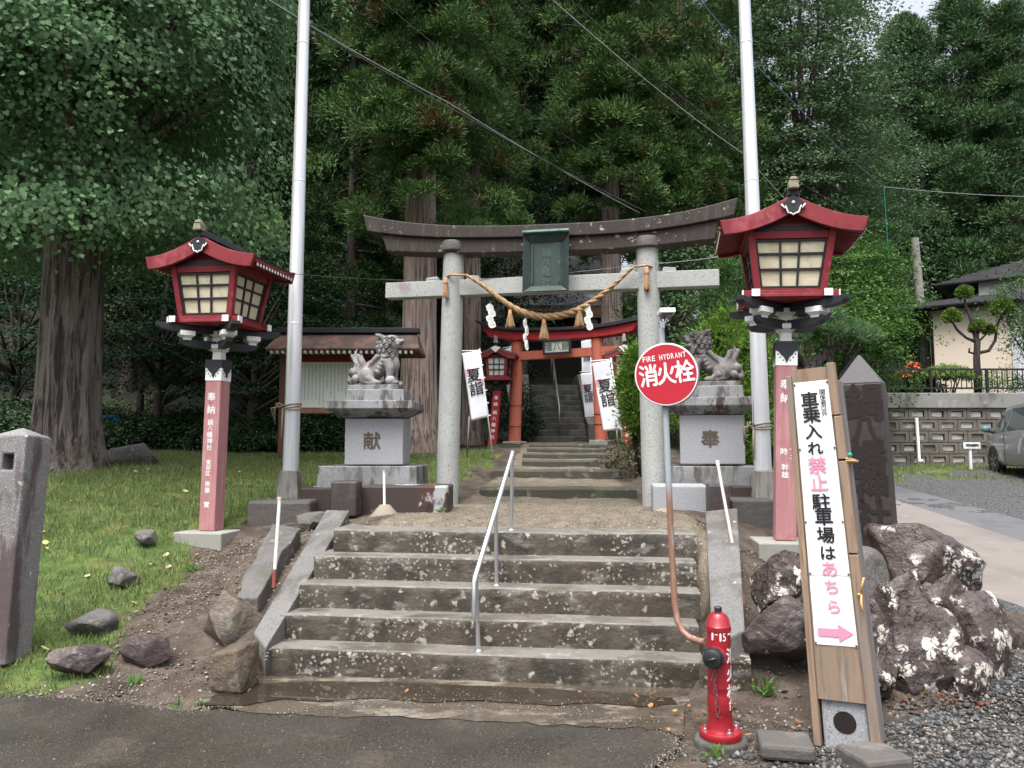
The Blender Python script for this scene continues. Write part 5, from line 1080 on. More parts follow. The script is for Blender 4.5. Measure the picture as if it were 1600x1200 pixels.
for ch, px, py, h in (('車', 1265, 625, .086), ('乗', 1268, 648, .086), ('入', 1271, 674, .08), ('れ', 1274, 700, .072), ('駐', 1283, 784, .086), ('車', 1287, 808, .086), ('場', 1290, 836, .082), ('は', 1294, 864, .075)):
    x, z = P_(px, py); put_char(mb, ch, x, z, h, yt, bold=.028, sx=1.05)
for i, ch in enumerate('関係者以外'): x, z = P_(1284.5+1.0*i, 612+8.6*i); put_char(mb, ch, x, z, .031, yt, bold=.004)
lettering(mb, M['black_text'], ps)
mb = MB()
for ch, px, py, h in (('禁', 1277, 727, .088), ('止', 1280, 754, .085), ('あ', 1296, 889, .080), ('ち', 1299, 917, .075), ('ら', 1303, 948, .072)):
    x, z = P_(px, py); put_char(mb, ch, x, z, h, yt, bold=.024, sx=1.05)
x0, z0 = P_(1278, 988); x1, z1 = P_(1334, 990); zc = (z0+z1)/2; L_ = x1-x0; h = .028
mb.prism([(x0, zc-h*.75), (x0+L_*.58, zc-h*.75), (x0+L_*.58, zc-h*1.65), (x1, zc), (x0+L_*.58, zc+h*1.65), (x0+L_*.58, zc+h*.75), (x0, zc+h*.75)], yt-.0005, yt+.0008)
lettering(mb, M['red_text'], ps, 'pink_lettering')
mb = MB()
for i, z in enumerate(cuts):
    for f in (-.335, .335): mb.ball((f*wz(z), yp-.004, z-(.012 if i == 4 else -.004)), .0055, 8, 6)
mb.obj('pushpin', surf('rust_pin', (.12, .05, .03), .5), ps, smooth=True)
mb = MB(); z = nbH*.745
for q in range(2): mb.tube([(wz(z)*.5+.012, -nD/2-.03, z+.012*q), (wz(z)*.5+.014, nD/2+.03, z-.012+.012*q)], .006, 6)
mb.tube([(wz(z)*.5+.014, -nD/2, z), (wz(z)*.5+.02, nD/2+.06, z-.01)], .009, 6)
z = nbH*.40
for e in ((.03, -.02, .09), (.01, -.03, -.08), (-.012, -.012, .0)): mb.tube([(wz(z)*.5+.005, -nD/2-.03, z), (wz(z)*.5+e[0]*.5, -nD/2-.035+e[1]*.5, z+e[2]*.5), (wz(z)*.5+e[0], -nD/2-.03+e[1], z+e[2])], .0055, 6)
mb.obj('straw_tie', surf('straw_tie', (.62, .38, .16), .8), ps, smooth=True)
mb = MB(); mb.ball((wz(nbH*.745)*.5+.018, -nD/2+.03, nbH*.745+.03), .016, 6, 5, (1, 1.4, .8)); mb.obj('green_knot', surf('green_tape', (.02, .35, .24), .5), ps)
# second granite post standing right behind the notice
PB = at(1352, 1060, 4.75); PT = at(1312, 604, 4.85)
# carved stone tablet
TB = at(1364, 846, 5.75); tb = thing('stone_tablet', 'tall dark stone shrine name post with deep carved characters and pointed grey top', 'stone marker', TB, R(-33))
P = Plane(TB, R(-33)); a0, zz0 = P(1326, 848); a1, _ = P(1388, 848); a2, zt = P(1306, 600); a3, _ = P(1377, 598); apx, apz = P(1343, 553, .17); dp = .27
mb = MB(); mb.hexa([(a0-.05, 0, -.1), (a1+.045, 0, -.1), (a1+.045, dp, -.1), (a0-.05, dp, -.1)], [(a2, 0, zt), (a3, 0, zt), (a3, dp, zt), (a2, dp, zt)]); mb.obj('shaft', surf('tablet_stone', (.040, .031, .030), .5, [sp((.06, .05, .047), 4, .5, .68, .7), sp((.026, .02, .02), 2, .5, .62, .7, st=(2, 2, .5)), LICH(14, .16, .1, c=(.4, .38, .35), ms=3, mlo=.60, mhi=.64)], [dict(s=18, h=.4, dist=.01), dict(s=90, h=.2, dist=.003)]), tb, bevel=.014)
mb = MB(); mb.add([(a2-.002, -.002, zt-.003), (a3+.002, -.002, zt-.003), (a3+.002, dp+.002, zt-.003), (a2-.002, dp+.002, zt-.003), (apx, dp/2, apz)], [(0, 1, 4), (1, 2, 4), (2, 3, 4), (3, 0, 4), (3, 2, 1, 0)]); mb.obj('pointed_top', surf('tablet_cap', (.085, .08, .082), .7, [sp((.09, .085, .09), 5, .45, .65, .8), LICH(14, .2, .12, c=(.6, .58, .55), ms=3, mlo=.54, mhi=.58)], dict(s=40, h=.3, dist=.008)), tb, bevel=.01)
mb = MB()
for ch, px, py, h, in (('鍋', 1349, 628, .26), ('八', 1352, 672, .20), ('幡', 1356, 715, .26), ('神', 1360, 760, .24), ('社', 1364, 806, .24)):
    x, z = P(px, py); put_char(mb, ch, x, z, h, -.003, bold=.045, sx=.95)
o = lettering(mb, M['carved'], tb); o['label'] = 'characters of the shrine name with carved shade in their dark colour'  # flat near-black letters imitate the shade in deep cut strokes
# ------------------------------------------------------------------ rocks
def rock(name, label, c, dim, seed, mat, sink=.2, rz=0, sub=4, cuts=7, bump_=.05, tilt=0):
    rr = random.Random(seed); b = bmesh.new(); bmesh.ops.create_icosphere(b, subdivisions=sub, radius=1)
    planes = []
    for k in range(cuts*2):
        n = Vector((rr.gauss(0, 1), rr.gauss(0, 1), rr.gauss(0, .8))).normalized(); planes.append((n, rr.uniform(.55, .85)))
    for v in b.verts:
        p = v.co.copy(); q_ = Vector((seed*3.1, seed, 0)); p *= 1+.22*mn.noise(p*1.3+q_)
        for n, d in planes:
            t = p.dot(n)
            if t > d: p -= n*(t-d)*.97
        p += .45* p.normalized()*(mn.fractal(p*1.6+q_, 1.0, 2.0, 6)*bump_*1.6 - abs(mn.noise(p*2.6+q_))*bump_*1.2 - max(0, .16-abs(mn.noise(p*1.7-q_)))*bump_*3)
        v.co = Vector((p.x*dim[0]/1.6, p.y*dim[1]/1.6, p.z*dim[2]/1.6))
    lo = [min(v.co[i] for v in b.verts) for i in range(3)]; hi = [max(v.co[i] for v in b.verts) for i in range(3)]
    for v in b.verts: v.co = Vector([((v.co[i]-lo[i])/(hi[i]-lo[i])-.5)*dim[i] for i in range(3)])
    me = bpy.data.meshes.new(name); b.to_mesh(me); b.free(); me.materials.append(M[mat]); me.polygons.foreach_set('use_smooth', [True]*len(me.polygons)); me.set_sharp_from_angle(angle=R(32))
    o = bpy.data.objects.new(name, me); COL.objects.link(o); o.rotation_euler = (R(tilt), 0, rz)
    zs = [(o.rotation_euler.to_matrix() @ v.co).z for v in me.vertices]
    o.location = Vector(c)-Vector((0, 0, min(zs)+sink*dim[2])); return tag(o, label, 'rock')
def rockpx(name, label, l, r_, t, b_, Y, seed, mat, depth=.8, sink=.15, rz=0, **k):
    c = at((l+r_)/2, b_, Y); wd = (r_-l)/FPX*Y*1.02; ht = (b_-t)/FPX*Y
    return rock(name, label, c+Vector((0, wd*depth*.4, 0)), (wd, wd*depth, ht/(1-sink)*1.02), seed, mat, sink, rz, **k)
rockpx('boulder', 'smooth dark wet boulder nearest the road at left', 68, 160, 1012, 1034, 5.3, 3, 'rock_purple', .55, .5, R(20))
rockpx('boulder', 'long purple brown boulder with a white patch on the bank at left', 178, 268, 996, 1020, 5.5, 9, 'rock_purple', .5, .48, R(-14))
rockpx('boulder', 'big rounded brown boulder at the foot of the left stair curb', 303, 398, 930, 1005, 5.75, 14, 'rock_brown', .9, .38)
o = None
mb = MB(); c = at(366, 1052, 5.25)-Vector((0, 0, .05)); mb.hexa([(-.135, -.08, -.05), (.10, -.14, -.05), (.135, .12, -.05), (-.1, .14, -.05)], [(-.135, -.06, .19), (.03, -.10, .23), (.135, .10, .25), (-.06, .13, .22)])
o = mb.obj('stone_block', M['rock_brown'], None, bevel=.02); o.location = c; tag(o, 'square cut brown stone block in front of the big left boulder', 'stone block')
rockpx('stone', 'dark low stone behind the smooth wet boulder on the grass edge', 96, 170, 958, 985, 5.9, 21, 'rock_grey', .7, .5, sub=4)
rockpx('boulder', 'large grey boulder lying in the grass behind the thick left trunk', 160, 230, 693, 735, 11.3, 5, 'rock_grey', .9, .2)
for l, r_, t, b_, Y, sd, lab in ((148,184,790,806,8.6,31,'small flat grey stone in the lawn left of the pink post'), (207,238,822,840,7.7,32,'small grey stone in the lawn below the flat stone'), (160,206,878,902,6.75,33,'low grey stone half sunk in the grass bank'), (100,124,785,800,8.8,34,'small dark stone in the grass by the old stone post'),
        (270,330,800,826,8.5,35,'rounded grey stone left behind the lantern footing'), (318,425,806,832,8.45,36,'long flat grey stone right behind the lantern footing'), (455,520,788,822,7.7,37,'broken grey rock between the flat oblong stone and the left curb'), (432,470,815,850,6.9,38,'small dark rock beside the left granite curb')):
    rockpx('stone', lab, l, r_, b_-(b_-t)*.62, b_, Y, sd, 'rock_grey', .8, .55, sub=4)
# rock mound with pale lichen round the stone tablet
for l, r_, t, b_, Y, sd, mat, lab, dp_ in ((1192,1290,866,945,5.3,41,'rock_lichen','craggy lichen covered rock left of the notice post',.8), (1172,1300,940,1020,5.05,42,'rock_purple','long dark wet rock low left of the notice post',.55),
        (1395,1558,826,950,5.35,43,'rock_lichen','big brown craggy rock at the back of the lichen mound',.8), (1300,1412,868,1010,5.15,47,'rock_grey','grey rock under the carved stone tablet',.7),
        (1378,1520,930,1098,4.85,44,'rock_lichen','front rock of the mound with large white lichen patches',.75), (1500,1612,940,1065,5.0,45,'rock_lichen','brown rock at the right end of the lichen mound',.8), (1330,1420,940,1040,4.95,46,'rock_lichen','dark rock wedged right behind the notice post',.7), (1540,1640,985,1030,5.5,48,'rock_purple','low dark rock at the right edge behind the mound',.7), (1440,1540,905,985,5.25,51,'rock_lichen','lichen rock wedged between the mound boulders',.7), (1390,1470,900,1000,5.1,53,'rock_lichen','reddish rock in the middle of the mound behind the front rock',.8), (1490,1560,1020,1080,4.8,55,'rock_lichen','small lichen rock at the right foot of the front mound rock',.8), (1355,1410,1030,1085,4.7,57,'rock_lichen','small dark rock at the left foot of the front mound rock',.8)):
    rockpx('rock', lab, l-3, r_+3, t, b_+2, Y, sd, mat, dp_, .24, cuts=10, bump_=.08, sub=5)
cblock('paving_block', 'flat mossy paving block on the ground left of the notice post', 1188, 1276, 1163, 1182, 4.05, .24, 'concrete_dark', R(-12), th=.03)
cblock('paving_block', 'broken brown paving block on the gravel below the notice post', 1358, 1432, 1192, 1216, 3.9, .26, 'concrete_dark', R(14), th=.03)
# old stone post at left
B0, B1 = at(4, 1000, 5.6), at(36, 668, 5.72)
op = thing('stone_post', 'tall weathered square stone post with a small slot at the left edge', 'stone post', B0)
ax = (B1-B0); oh = ax.length; ax.normalize(); Yv = Vector((.10, .995, 0)); Yv = (Yv-ax*Yv.dot(ax)).normalized(); Xv = Yv.cross(ax)
op.rotation_mode = 'QUATERNION'; op.rotation_quaternion = Matrix((Xv, Yv, ax)).transposed().to_quaternion()
w0, w1 = .132, .138; hs0, hs1 = oh*.79, oh*.865; sx0, sx1 = -.035, .05; fz = lambda z: w0+(w1-w0)*z/oh; zt = oh*.955
mb = MB()                                             # front face has a real slot in it
def fp(x, z, y=None): return (x, -fz(z)*.95 if y is None else y, z)
zl = [-.15, hs0, hs1, zt]; xl = lambda z: [-fz(z), sx0, sx1, fz(z)]
g_ = [[fp(x, z) for x in xl(z)] for z in zl]; vs = [p for r_ in g_ for p in r_]; fs = []
for j in range(3):
    for i in range(3):
        if (i, j) != (1, 1): fs.append((j*4+i, j*4+i+1, j*4+i+5, j*4+i+4))
bk = [(-fz(-.15), fz(-.15), -.15), (fz(-.15), fz(-.15), -.15), (fz(zt), fz(zt), zt), (-fz(zt), fz(zt), zt)]; ap = (0, 0, oh)
vs += bk+[ap]+[(x, -.02, z) for x, z in ((sx0, hs0), (sx1, hs0), (sx1, hs1), (sx0, hs1))]
fs += [(16, 17, 18, 19), (0, 4, 8, 12, 19, 16), (3, 17, 18, 15, 11, 7), (0, 16, 17, 3, 2, 1), (12, 13, 14, 15, 20), (15, 18, 20), (18, 19, 20), (19, 12, 20), (5, 6, 22, 21), (6, 10, 23, 22), (10, 9, 24, 23), (9, 5, 21, 24), (21, 22, 23, 24)]
mb.add(vs, fs); mb.obj('shaft', M['granite_old'], op, bevel=.012)
# red and white marker stakes
def stake(lab, b, t_, Y, Yt=None, cone=False, red=0.0, r_=.013, mat='white'):
    O = at(b[0], b[1], Y); T_ = at(t_[0], t_[1], Yt or Y)-O; th_ = thing('marker_stake', lab, 'stake', O)
    mb = MB(); mb.tube([T_*(red if red else -.02), T_], r_, 12); mb.obj('rod', M[mat], th_, smooth=True, auto=40)
    if red: mb = MB(); mb.tube([T_*-.05, T_*red], r_*1.15, 12); mb.obj('red_sleeve', surf('sleeve_red', (.25, .07, .05), .6), th_, smooth=True, auto=40)
    mb = MB(); mb.tube([T_*.965, T_*1.0+T_*.006], r_*1.25, 12); mb.obj('tip', surf('tip_pale', (.62, .42, .40), .6), th_, smooth=True, auto=40)
    if cone: mb = MB(); mb.lathe([(.155, -.02), (.15, .01), (.05, .12), (.03, .125)], n=28); mb.obj('foot_weight', surf('foot_concrete', (.23, .195, .15), .8), th_, smooth=True, auto=40)
stake('thin white stake with red lower end beside the left stair curb', (428, 911), (437, 777), 6.1, 6.15, False, .16)
stake('white stake standing in a cone shaped concrete foot on the left landing', (601, 808), (600, 735), 7.7, 7.7, True)
M['rod_faded'] = surf('rod_faded', (.42, .36, .31), .6, [sp((.28, .22, .18), 4, .5, .66, .7)])
stake('long faded pale stake leaning along the right stair curb', (1160, 935), (1121, 722), 5.85, 6.9, False, .28, .014, 'rod_faded')
mb = MB(); mb.lathe([(.14, -.02), (.135, .01), (.05, .10), (.03, .105)], n=28); o = mb.obj('concrete_cone', surf('foot_concrete2', (.24, .19, .15), .8), None, smooth=True, auto=40); o.location = at(1036, 812, 7.3); tag(o, 'pale concrete cone lying at the base of the right gate pillar', 'concrete cone')
# ------------------------------------------------------------------ notice board with roof on the lawn
IB = at(520, 705, 13.2); ib = thing('information_board', 'roofed information board with rows of small writing behind the left flagpole', 'information board', IB); P = Plane(IB, 0)
x0, z1 = P(449, 566); x1, z0 = P(600, 637)
mb = MB(); mb.box(((x0+x1)/2, 0, (z0+z1)/2), (x1-x0, .05, z1-z0)); mb.obj('panel', M['paper_white'], ib)
mb = MB(); rr = random.Random(4)
kan = '鍋八幡神社由緒沿革当社御祭神誉田別命創建年代不詳古来村鎮守崇敬文化再建社殿境内末社祭日九月'
cols = 24
for c in range(cols):
    z = z1-.06; x = x1-.08-(x1-x0-.14)*c/cols
    while z > z0+.06+(rr.random()*.25 if rr.random() < .3 else 0): put_char(mb, rr.choice(kan), x, z, .026, -.028); z -= .036
lettering(mb, surf('faded_ink', (.16, .17, .17), .7), ib)
mb = MB(); zb_ = z0-.055; mb.box(((x0+x1)/2, 0, zb_), (x1-x0+.1, .10, .09)); mb.obj('bottom_rail', surf('rail_brown', (.34, .15, .10), .6, [sp((.22, .09, .06), 5, .5, .68, .7)]), ib, bevel=.006)
zt = z1; mb = MB(); mb.box(((x0+x1)/2, 0, zt+.07), (x1-x0+.1, .10, .14)); mb.obj('top_rail', M['red'], ib, bevel=.006)
for x in (x0-.06, x1+.06): mb = MB(); mb.box((x, .0, (zt+.3)/2), (.11, .11, zt+.45)); mb.obj('post', surf('post_brown%d' % (x > 0), (.14, .06, .045), .65), ib, bevel=.006)
xa, za = P(415, 545, -.5); xb, _ = P(655, 545, -.5); _, zr = P(520, 519); hy_ = .55; zr -= .02
mb = MB(); mb.add([(xa, -hy_, za), (xb, -hy_, za), (xb-.1, 0, zr), (xa+.1, 0, zr), (xa, hy_, za), (xb, hy_, za)], [(0, 1, 2, 3), (3, 2, 5, 4), (0, 3, 4), (1, 5, 2)]); ro_ = mb.obj('roof', surf('shingle', (.085, .055, .045), .7, [sp((.17, .085, .06), 1.8, .5, .54, .8), sp((.04, .03, .028), 3, .5, .6, .7)], dict(s=6, h=.6, dist=.02, st=(1, 1, 8))), ib); m = ro_.modifiers.new('s', 'SOLIDIFY'); m.thickness = .05
mb = MB(); mb.box(((xa+xb)/2, 0, zr+.04), (xb-xa-.1, .2, .09)); mb.obj('ridge', M['black'], ib, bevel=.01)
mb = MB()
for i in range(26): mb.box((xa+.12+(xb-xa-.24)*i/25, -hy_+.03, za-.065), (.035, .14, .045))
mb.obj('rafter_end', surf('rafter_pale', (.42, .38, .34), .7), ib)
# blue swing frame far left
SW_ = at(20, 712, 17); sw = thing('swing_frame', 'blue steel swing frame at the far left beyond the old stone post', 'swing', SW_); P = Plane(SW_, 0)
xl_, zl_ = P(27, 651); xr_, zr_ = P(75, 652)
for n_, pts in (('leg', [(P(8, 690)[0], -.5, 0), (xl_, 0, zl_)]), ('leg', [(P(29, 690)[0], .6, 0), (xl_, 0, zl_)]), ('top_bar', [(xl_, 0, zl_), (xl_+2.2, 0, zl_)]), ('leg', [(xl_+2.0, -.5, 0), (xl_+2.2, 0, zl_)]), ('leg', [(xl_+2.4, .6, 0), (xl_+2.2, 0, zl_)]), ('chain', [(P(41, 660)[0], 0, zl_), (P(41, 660)[0], 0, .5)])):
    mb = MB(); mb.tube(pts, .035 if n_ != 'chain' else .012, 8); mb.obj(n_, surf('swing_blue_'+n_, (.03, .16, .45), .45), sw, smooth=True)
# ------------------------------------------------------------------ right side: wall, railing, house, car
WY = 20.0; W0 = at(1300, 724, WY); W1x = 19
rw = thing('retaining_wall', 'grey concrete block retaining wall with pale recessed panels at right', 'wall', (0, WY, 0))
bz0 = at(1450, 727, WY).z; bzt = at(1450, 638, WY).z; ctop = at(1450, 614, WY).z; xL = at(1300, 700, WY).x
nr = 5; rh = (bzt-bz0)/nr; bwid = .505
mb = MB(); mb2 = MB(); mb3 = MB(); rr = random.Random(8)
mb3.box(((xL+W1x)/2, .32, (bz0+bzt)/2-.2), (W1x-xL, .3, bzt-bz0+.4))
for r_ in range(-1, nr):
    x = xL-(r_ % 2)*bwid/2
    while x < W1x:
        z = bz0+r_*rh; b = .008; X0, X1, Z0, Z1 = x+b, x+bwid-b, z+b, z+rh-b; fx, fz_ = .085, .058
        I = [(X0+fx, .045, Z0+fz_), (X1-fx, .045, Z0+fz_), (X1-fx, .045, Z1-fz_*1.1), (X0+fx, .045, Z1-fz_*1.1)]
        O4 = [(X0, 0, Z0), (X1, 0, Z0), (X1, 0, Z1), (X0, 0, Z1)]; Ib = [(p[0], .0, p[2]) for p in I]; Bk = [(p[0], .2, p[2]) for p in O4]
        mb.add(O4+Ib+I+Bk, [(0, 1, 5, 4), (1, 2, 6, 5), (2, 3, 7, 6), (3, 0, 4, 7), (4, 5, 9, 8), (5, 6, 10, 9), (6, 7, 11, 10), (7, 4, 8, 11), (0, 12, 13, 1), (1, 13, 14, 2), (2, 14, 15, 3), (3, 15, 12, 0)])
        if rr.random() < .8:
            q = rr.uniform(0, .035); mb2.add([(p[0]+(q if i in (0, 3) else -q), .041, p[2]+(rr.uniform(0, .02) if i < 2 else -rr.uniform(.0, .03))) for i, p in enumerate(I)], [(0, 1, 2, 3)])
        else: mb.add(I, [(0, 1, 2, 3)])
        x += bwid
blk = surf('wall_block', (.145, .125, .105), .85, [sp((.085, .075, .06), 2, .45, .65, .8), sp((.22, .20, .175), 5, .56, .7, .6), sp((.10, .11, .06), 1.4, .58, .7, .5)], dict(s=20, h=.4, dist=.01))
mb.obj('block_course', blk, rw); mb2.obj('recess_panel', surf('panel_pale', (.42, .41, .385), .85, [sp((.17, .16, .145), 2.2, .48, .62, .8)], dict(s=20, h=.3, dist=.01)), rw); mb3.obj('backing', M['concrete_dark'], rw)
mb = MB(); mb.box(((xL+W1x)/2, .12, (bzt+ctop)/2), (W1x-xL, .36, ctop-bzt)); mb.obj('coping', surf('coping', (.22, .215, .20), .85, [sp((.09, .085, .078), 1.2, .46, .62, .9, st=(1, 1, .5)), sp((.42, .42, .42), 2, .56, .68, .6)], dict(s=20, h=.3, dist=.01)), rw, bevel=.02)
rl = thing('iron_railing', 'black iron railing on top of the block retaining wall', 'railing', (0, WY+.2, ctop)); ztop = at(1450, 576, WY+.2).z-ctop
rx0, rx1 = at(1372, 600, WY).x, 16.5
for z, s_ in ((ztop-.02, .05), (.14, .045)): mb = MB(); mb.box(((rx0+rx1)/2, 0, z), (rx1-rx0, .04, s_)); mb.obj('rail', M['black_metal'], rl)
n = int((rx1-rx0)/.135)
for i in range(n):
    if i % 11: mb = MB(); mb.box((rx0+.135*i, 0, (ztop+.12)/2), (.018, .018, ztop-.16)); mb.obj('bar', M['black_metal'], rl)
for i in range(0, n, 11): mb = MB(); mb.box((rx0+.135*i, 0, ztop/2), (.06, .06, ztop)); mb.obj('post', M['black_metal'], rl)
# house
HC = at(1457, 600, 25.2); hyaw = R(-38); HO = Vector((HC.x, HC.y, 3.0)); hs_ = thing('house', 'beige two storey house with dark tiled roofs above the wall at right', 'house', HO, hyaw); P = Plane(HO, hyaw)
_, ze = P(1458, 488); ze -= 0
m_stucco = surf('stucco', (.70, .60, .48), .85, [sp((.62, .53, .42), 1, .5, .7, .5)], dict(s=60, h=.15, dist=.005)); m_pale = surf('stucco_pale', (.75, .75, .68), .85, [sp((.54, .54, .48), 1, .5, .7, .5)])
m_tile = surf('roof_tile', (.062, .058, .066), .45, [sp((.10, .096, .10), 4, .5, .66, .7)], dict(s=3.2, h=.5, dist=.05, k='vor', warp=0, st=(1, 1, .2)), spec=.5)
mb = MB(); mb.box((4.5, 3.5, ze/2), (9, 7, ze+.1)); mb.obj('wall', m_stucco, hs_)
mb = MB(); zu = P(1462, 449, 2.0)[1]; mb.box((5.2, 4.6, (ze+zu)/2), (8.0, 5.0, zu-ze+.1)); mb.obj('upper_wall', m_pale, hs_)
def hiproof(name, x0, x1, y0, y1, z, rise, run, mat):
    mb = MB(); vs = [(x0, y0, z), (x1, y0, z), (x1, y1, z), (x0, y1, z), (x0+run, (y0+y1)/2, z+rise), (x1-run, (y0+y1)/2, z+rise)]
    mb.add(vs, [(0, 1, 5, 4), (1, 2, 5), (2, 3, 4, 5), (3, 0, 4), (3, 2, 1, 0)]); ro = mb.obj(name, mat, hs_)
    mb = MB()
    for a, b in (((x0, y0), (x1, y0)), ((x1, y0), (x1, y1)), ((x0, y0), (x0, y1))): mb.tube([(a[0], a[1], z-.03), (b[0], b[1], z-.03)], .06, 8)
    mb.obj('gutter', M['black_metal'], ro, smooth=True)
    # rows of tiles
    mb = MB(); hm = (y1-y0)/2; nrow = int(hm/.28)
    for i in range(nrow):
        f = i/nrow; y = y0+hm*f; zz = z+rise*f; dx = run*f
        mb.box(((x0+x1)/2, y+.03, zz+.035), (x1-x0-2*dx, .05, .05))
        x = x0+dx
        mb.box((x+.03, (y0+y1)/2, zz+.035), (.05, (y1-y0)-2*hm*f, .05))
    mb.obj('tile_row', mat, ro)
    return ro
hiproof('roof', -1.7, 10, -.5, 8, ze+.12, .95, 3.2, m_tile)
_, z2 = P(1462, 449, 2.0); z2 -= .42; hiproof('upper_roof', -.2, 10.2, 1.8, 8.2, z2+.45, 1.25, 3.0, m_tile)
mb = MB(); mb.box((3.85, -.03, 1.15), (3.2, .08, 2.3)); wf = mb.obj('window', surf('alu', (.62, .63, .64), .4, metal=.2), hs_, bevel=.01)
for k in range(2): mb = MB(); mb.box((3.08+1.55*k, -.055, 1.15), (1.4, .06, 2.1)); mb.obj('pane', surf('curtained_glass%d' % k, (.58, .61, .64), .15, [sp((.48, .51, .55), 7, .45, .6, .6, st=(3, 1, .05))], spec=.5), wf)
mb = MB(); mb.box((2.3, 2.07, z2-.1), (1.3, .08, .8)); wf = mb.obj('window', surf('alu2', (.55, .56, .57), .4), hs_); mb = MB(); mb.box((2.3, 2.05, z2-.1), (1.18, .07, .68)); mb.obj('pane', surf('screen_glass', (.30, .31, .30), .3), wf)
mb = MB(); mb.box((5.6, 2.07, z2-.05), (1.6, .08, .9)); wf = mb.obj('window', surf('alu3', (.55, .56, .57), .4), hs_); mb = MB(); mb.box((5.6, 2.05, z2-.05), (1.46, .07, .78)); mb.obj('pane', M['glass'], wf)
mb = MB(); mb.tube([(.06, -.05, 0), (.06, -.05, ze-.2), (.0, -.3, ze), (-.2, -.5, ze+.06)], .045, 8); mb.obj('downpipe', M['black_metal'], hs_, smooth=True)
mb = MB(); mb.tube([(1.4, -.05, ze-.42), (1.4, -.16, ze-.42)], .09, 10); mb.ball((1.4, -.18, ze-.42), .10, 10, 7); mb.obj('wall_lamp', M['white'], hs_, smooth=True)
mb = MB(); mb.box((-.05, 2.0, 1.0), (.06, 1.0, 2.0)); mb.obj('door', surf('house_door', (.05, .035, .03), .5), hs_)
bf = thing('bamboo_fence', 'brown upright slat fence in the shaded gap left of the beige house', 'fence', at(1430, 560, 26.5), hyaw)
bf.location.z = 3.1
for i in range(22): mb = MB(); mb.box((-1.2+.115*i, 0, .75), (.07, .03, 1.5)); mb.obj('slat', M['wood_grey'], bf)
mb = MB(); mb.box((0, .04, 1.3), (2.5, .03, .06)); mb.box((0, .04, .3), (2.5, .03, .06)); mb.obj('rail', M['wood_grey'], bf)
# silver car nosed in towards the wall
FW = at(1556, 742, 17.9); cyaw = R(-14)
car = thing('parked_car', 'silver grey compact minivan parked nose in at the right edge of the gravel lot', 'car', (FW.x, FW.y, FW.z), cyaw)
# local: y forward, x right; left front wheel at x=.1
m_car = surf('car_paint', (.30, .31, .325), .3, spec=.5, metal=.25, coat=.6)
sec = [ # y, half width, z bottom, z belt, z roof, half roof width
 (-3.35,.70,.45,.98,1.30,.52),(-3.2,.80,.30,1.02,1.52,.60),(-2.4,.84,.24,1.0,1.60,.64),(-1.2,.85,.22,.98,1.62,.65),(-.3,.85,.22,.95,1.58,.63),(.1,.84,.22,.93,1.40,.61),(.45,.82,.24,.92,1.12,.60),(.75,.78,.28,.88,.92,.60),(1.0,.66,.36,.74,.78,.52)]
cxo = .84
mb = MB(); rows = []
for y, hw, zb, zl, zr, hr in sec:
    rows += [(cxo-hw*.92, y, zb), (cxo-hw, y, zb+.12), (cxo-hw, y, (zb+zl)/2+.05), (cxo-hw*.97, y, zl), (cxo-hr, y, zr-.02), (cxo-hr*.6, y, zr+.015), (cxo+hr*.6, y, zr+.015), (cxo+hr, y, zr-.02), (cxo+hw*.97, y, zl), (cxo+hw, y, (zb+zl)/2+.05), (cxo+hw, y, zb+.12), (cxo+hw*.92, y, zb)]
m12 = 12; fs = [(i*m12+j, i*m12+(j+1)%m12, (i+1)*m12+(j+1)%m12, (i+1)*m12+j) for i in range(len(sec)-1) for j in range(m12)] + [tuple(range(m12-1, -1, -1)), tuple((len(sec)-1)*m12+j for j in range(m12))]
mb.add(rows, fs); bo = mb.obj('body', m_car, car, smooth=True, auto=45, bevel=.025, seg=3)
def sidewin(name, pts, off=.012):
    mb = MB(); vs = []
    for y, f in pts:
        k = np.interp(y, [s[0] for s in sec], range(len(sec))); g = lambda i: float(np.interp(y, [s[0] for s in sec], [s[i] for s in sec]))
        hw, zl, zr, hr = g(1)*.97, g(3), g(4)-.02, g(5); vs.append((cxo-(hw+(hr-hw)*f)-off, y, zl+(zr-zl)*f))
    mb.add(vs+[(x+.02, y, z) for x, y, z in vs], [tuple(range(len(vs)))]+[tuple(range(2*len(vs)-1, len(vs)-1, -1))]+[(i, i+len(vs), (i+1)%len(vs)+len(vs), (i+1)%len(vs)) for i in range(len(vs))]); mb.obj(name, M['glass'], car)
sidewin('side_window', [(.30, .10), (-.62, .06), (-.62, .86), (-.25, .86), (.02, .78)]); sidewin('side_window', [(-.72, .06), (-1.85, .08), (-1.85, .86), (-.72, .87)]); sidewin('side_window', [(-1.95, .08), (-2.9, .12), (-2.8, .82), (-1.95, .86)])
mb = MB(); mb.add([(cxo-.56, .52, 1.10), (cxo+.56, .52, 1.10), (cxo+.56, -.10, 1.52), (cxo-.56, -.10, 1.52)], [(0, 1, 2, 3)]); ws = mb.obj('windscreen', M['glass'], car); m = ws.modifiers.new('s', 'SOLIDIFY'); m.thickness = .03; m.offset = 0
mb = MB(); mb.box((cxo, -3.32, 1.22), (1.0, .05, .42)); mb.obj('rear_window', M['glass'], car, bevel=.03)
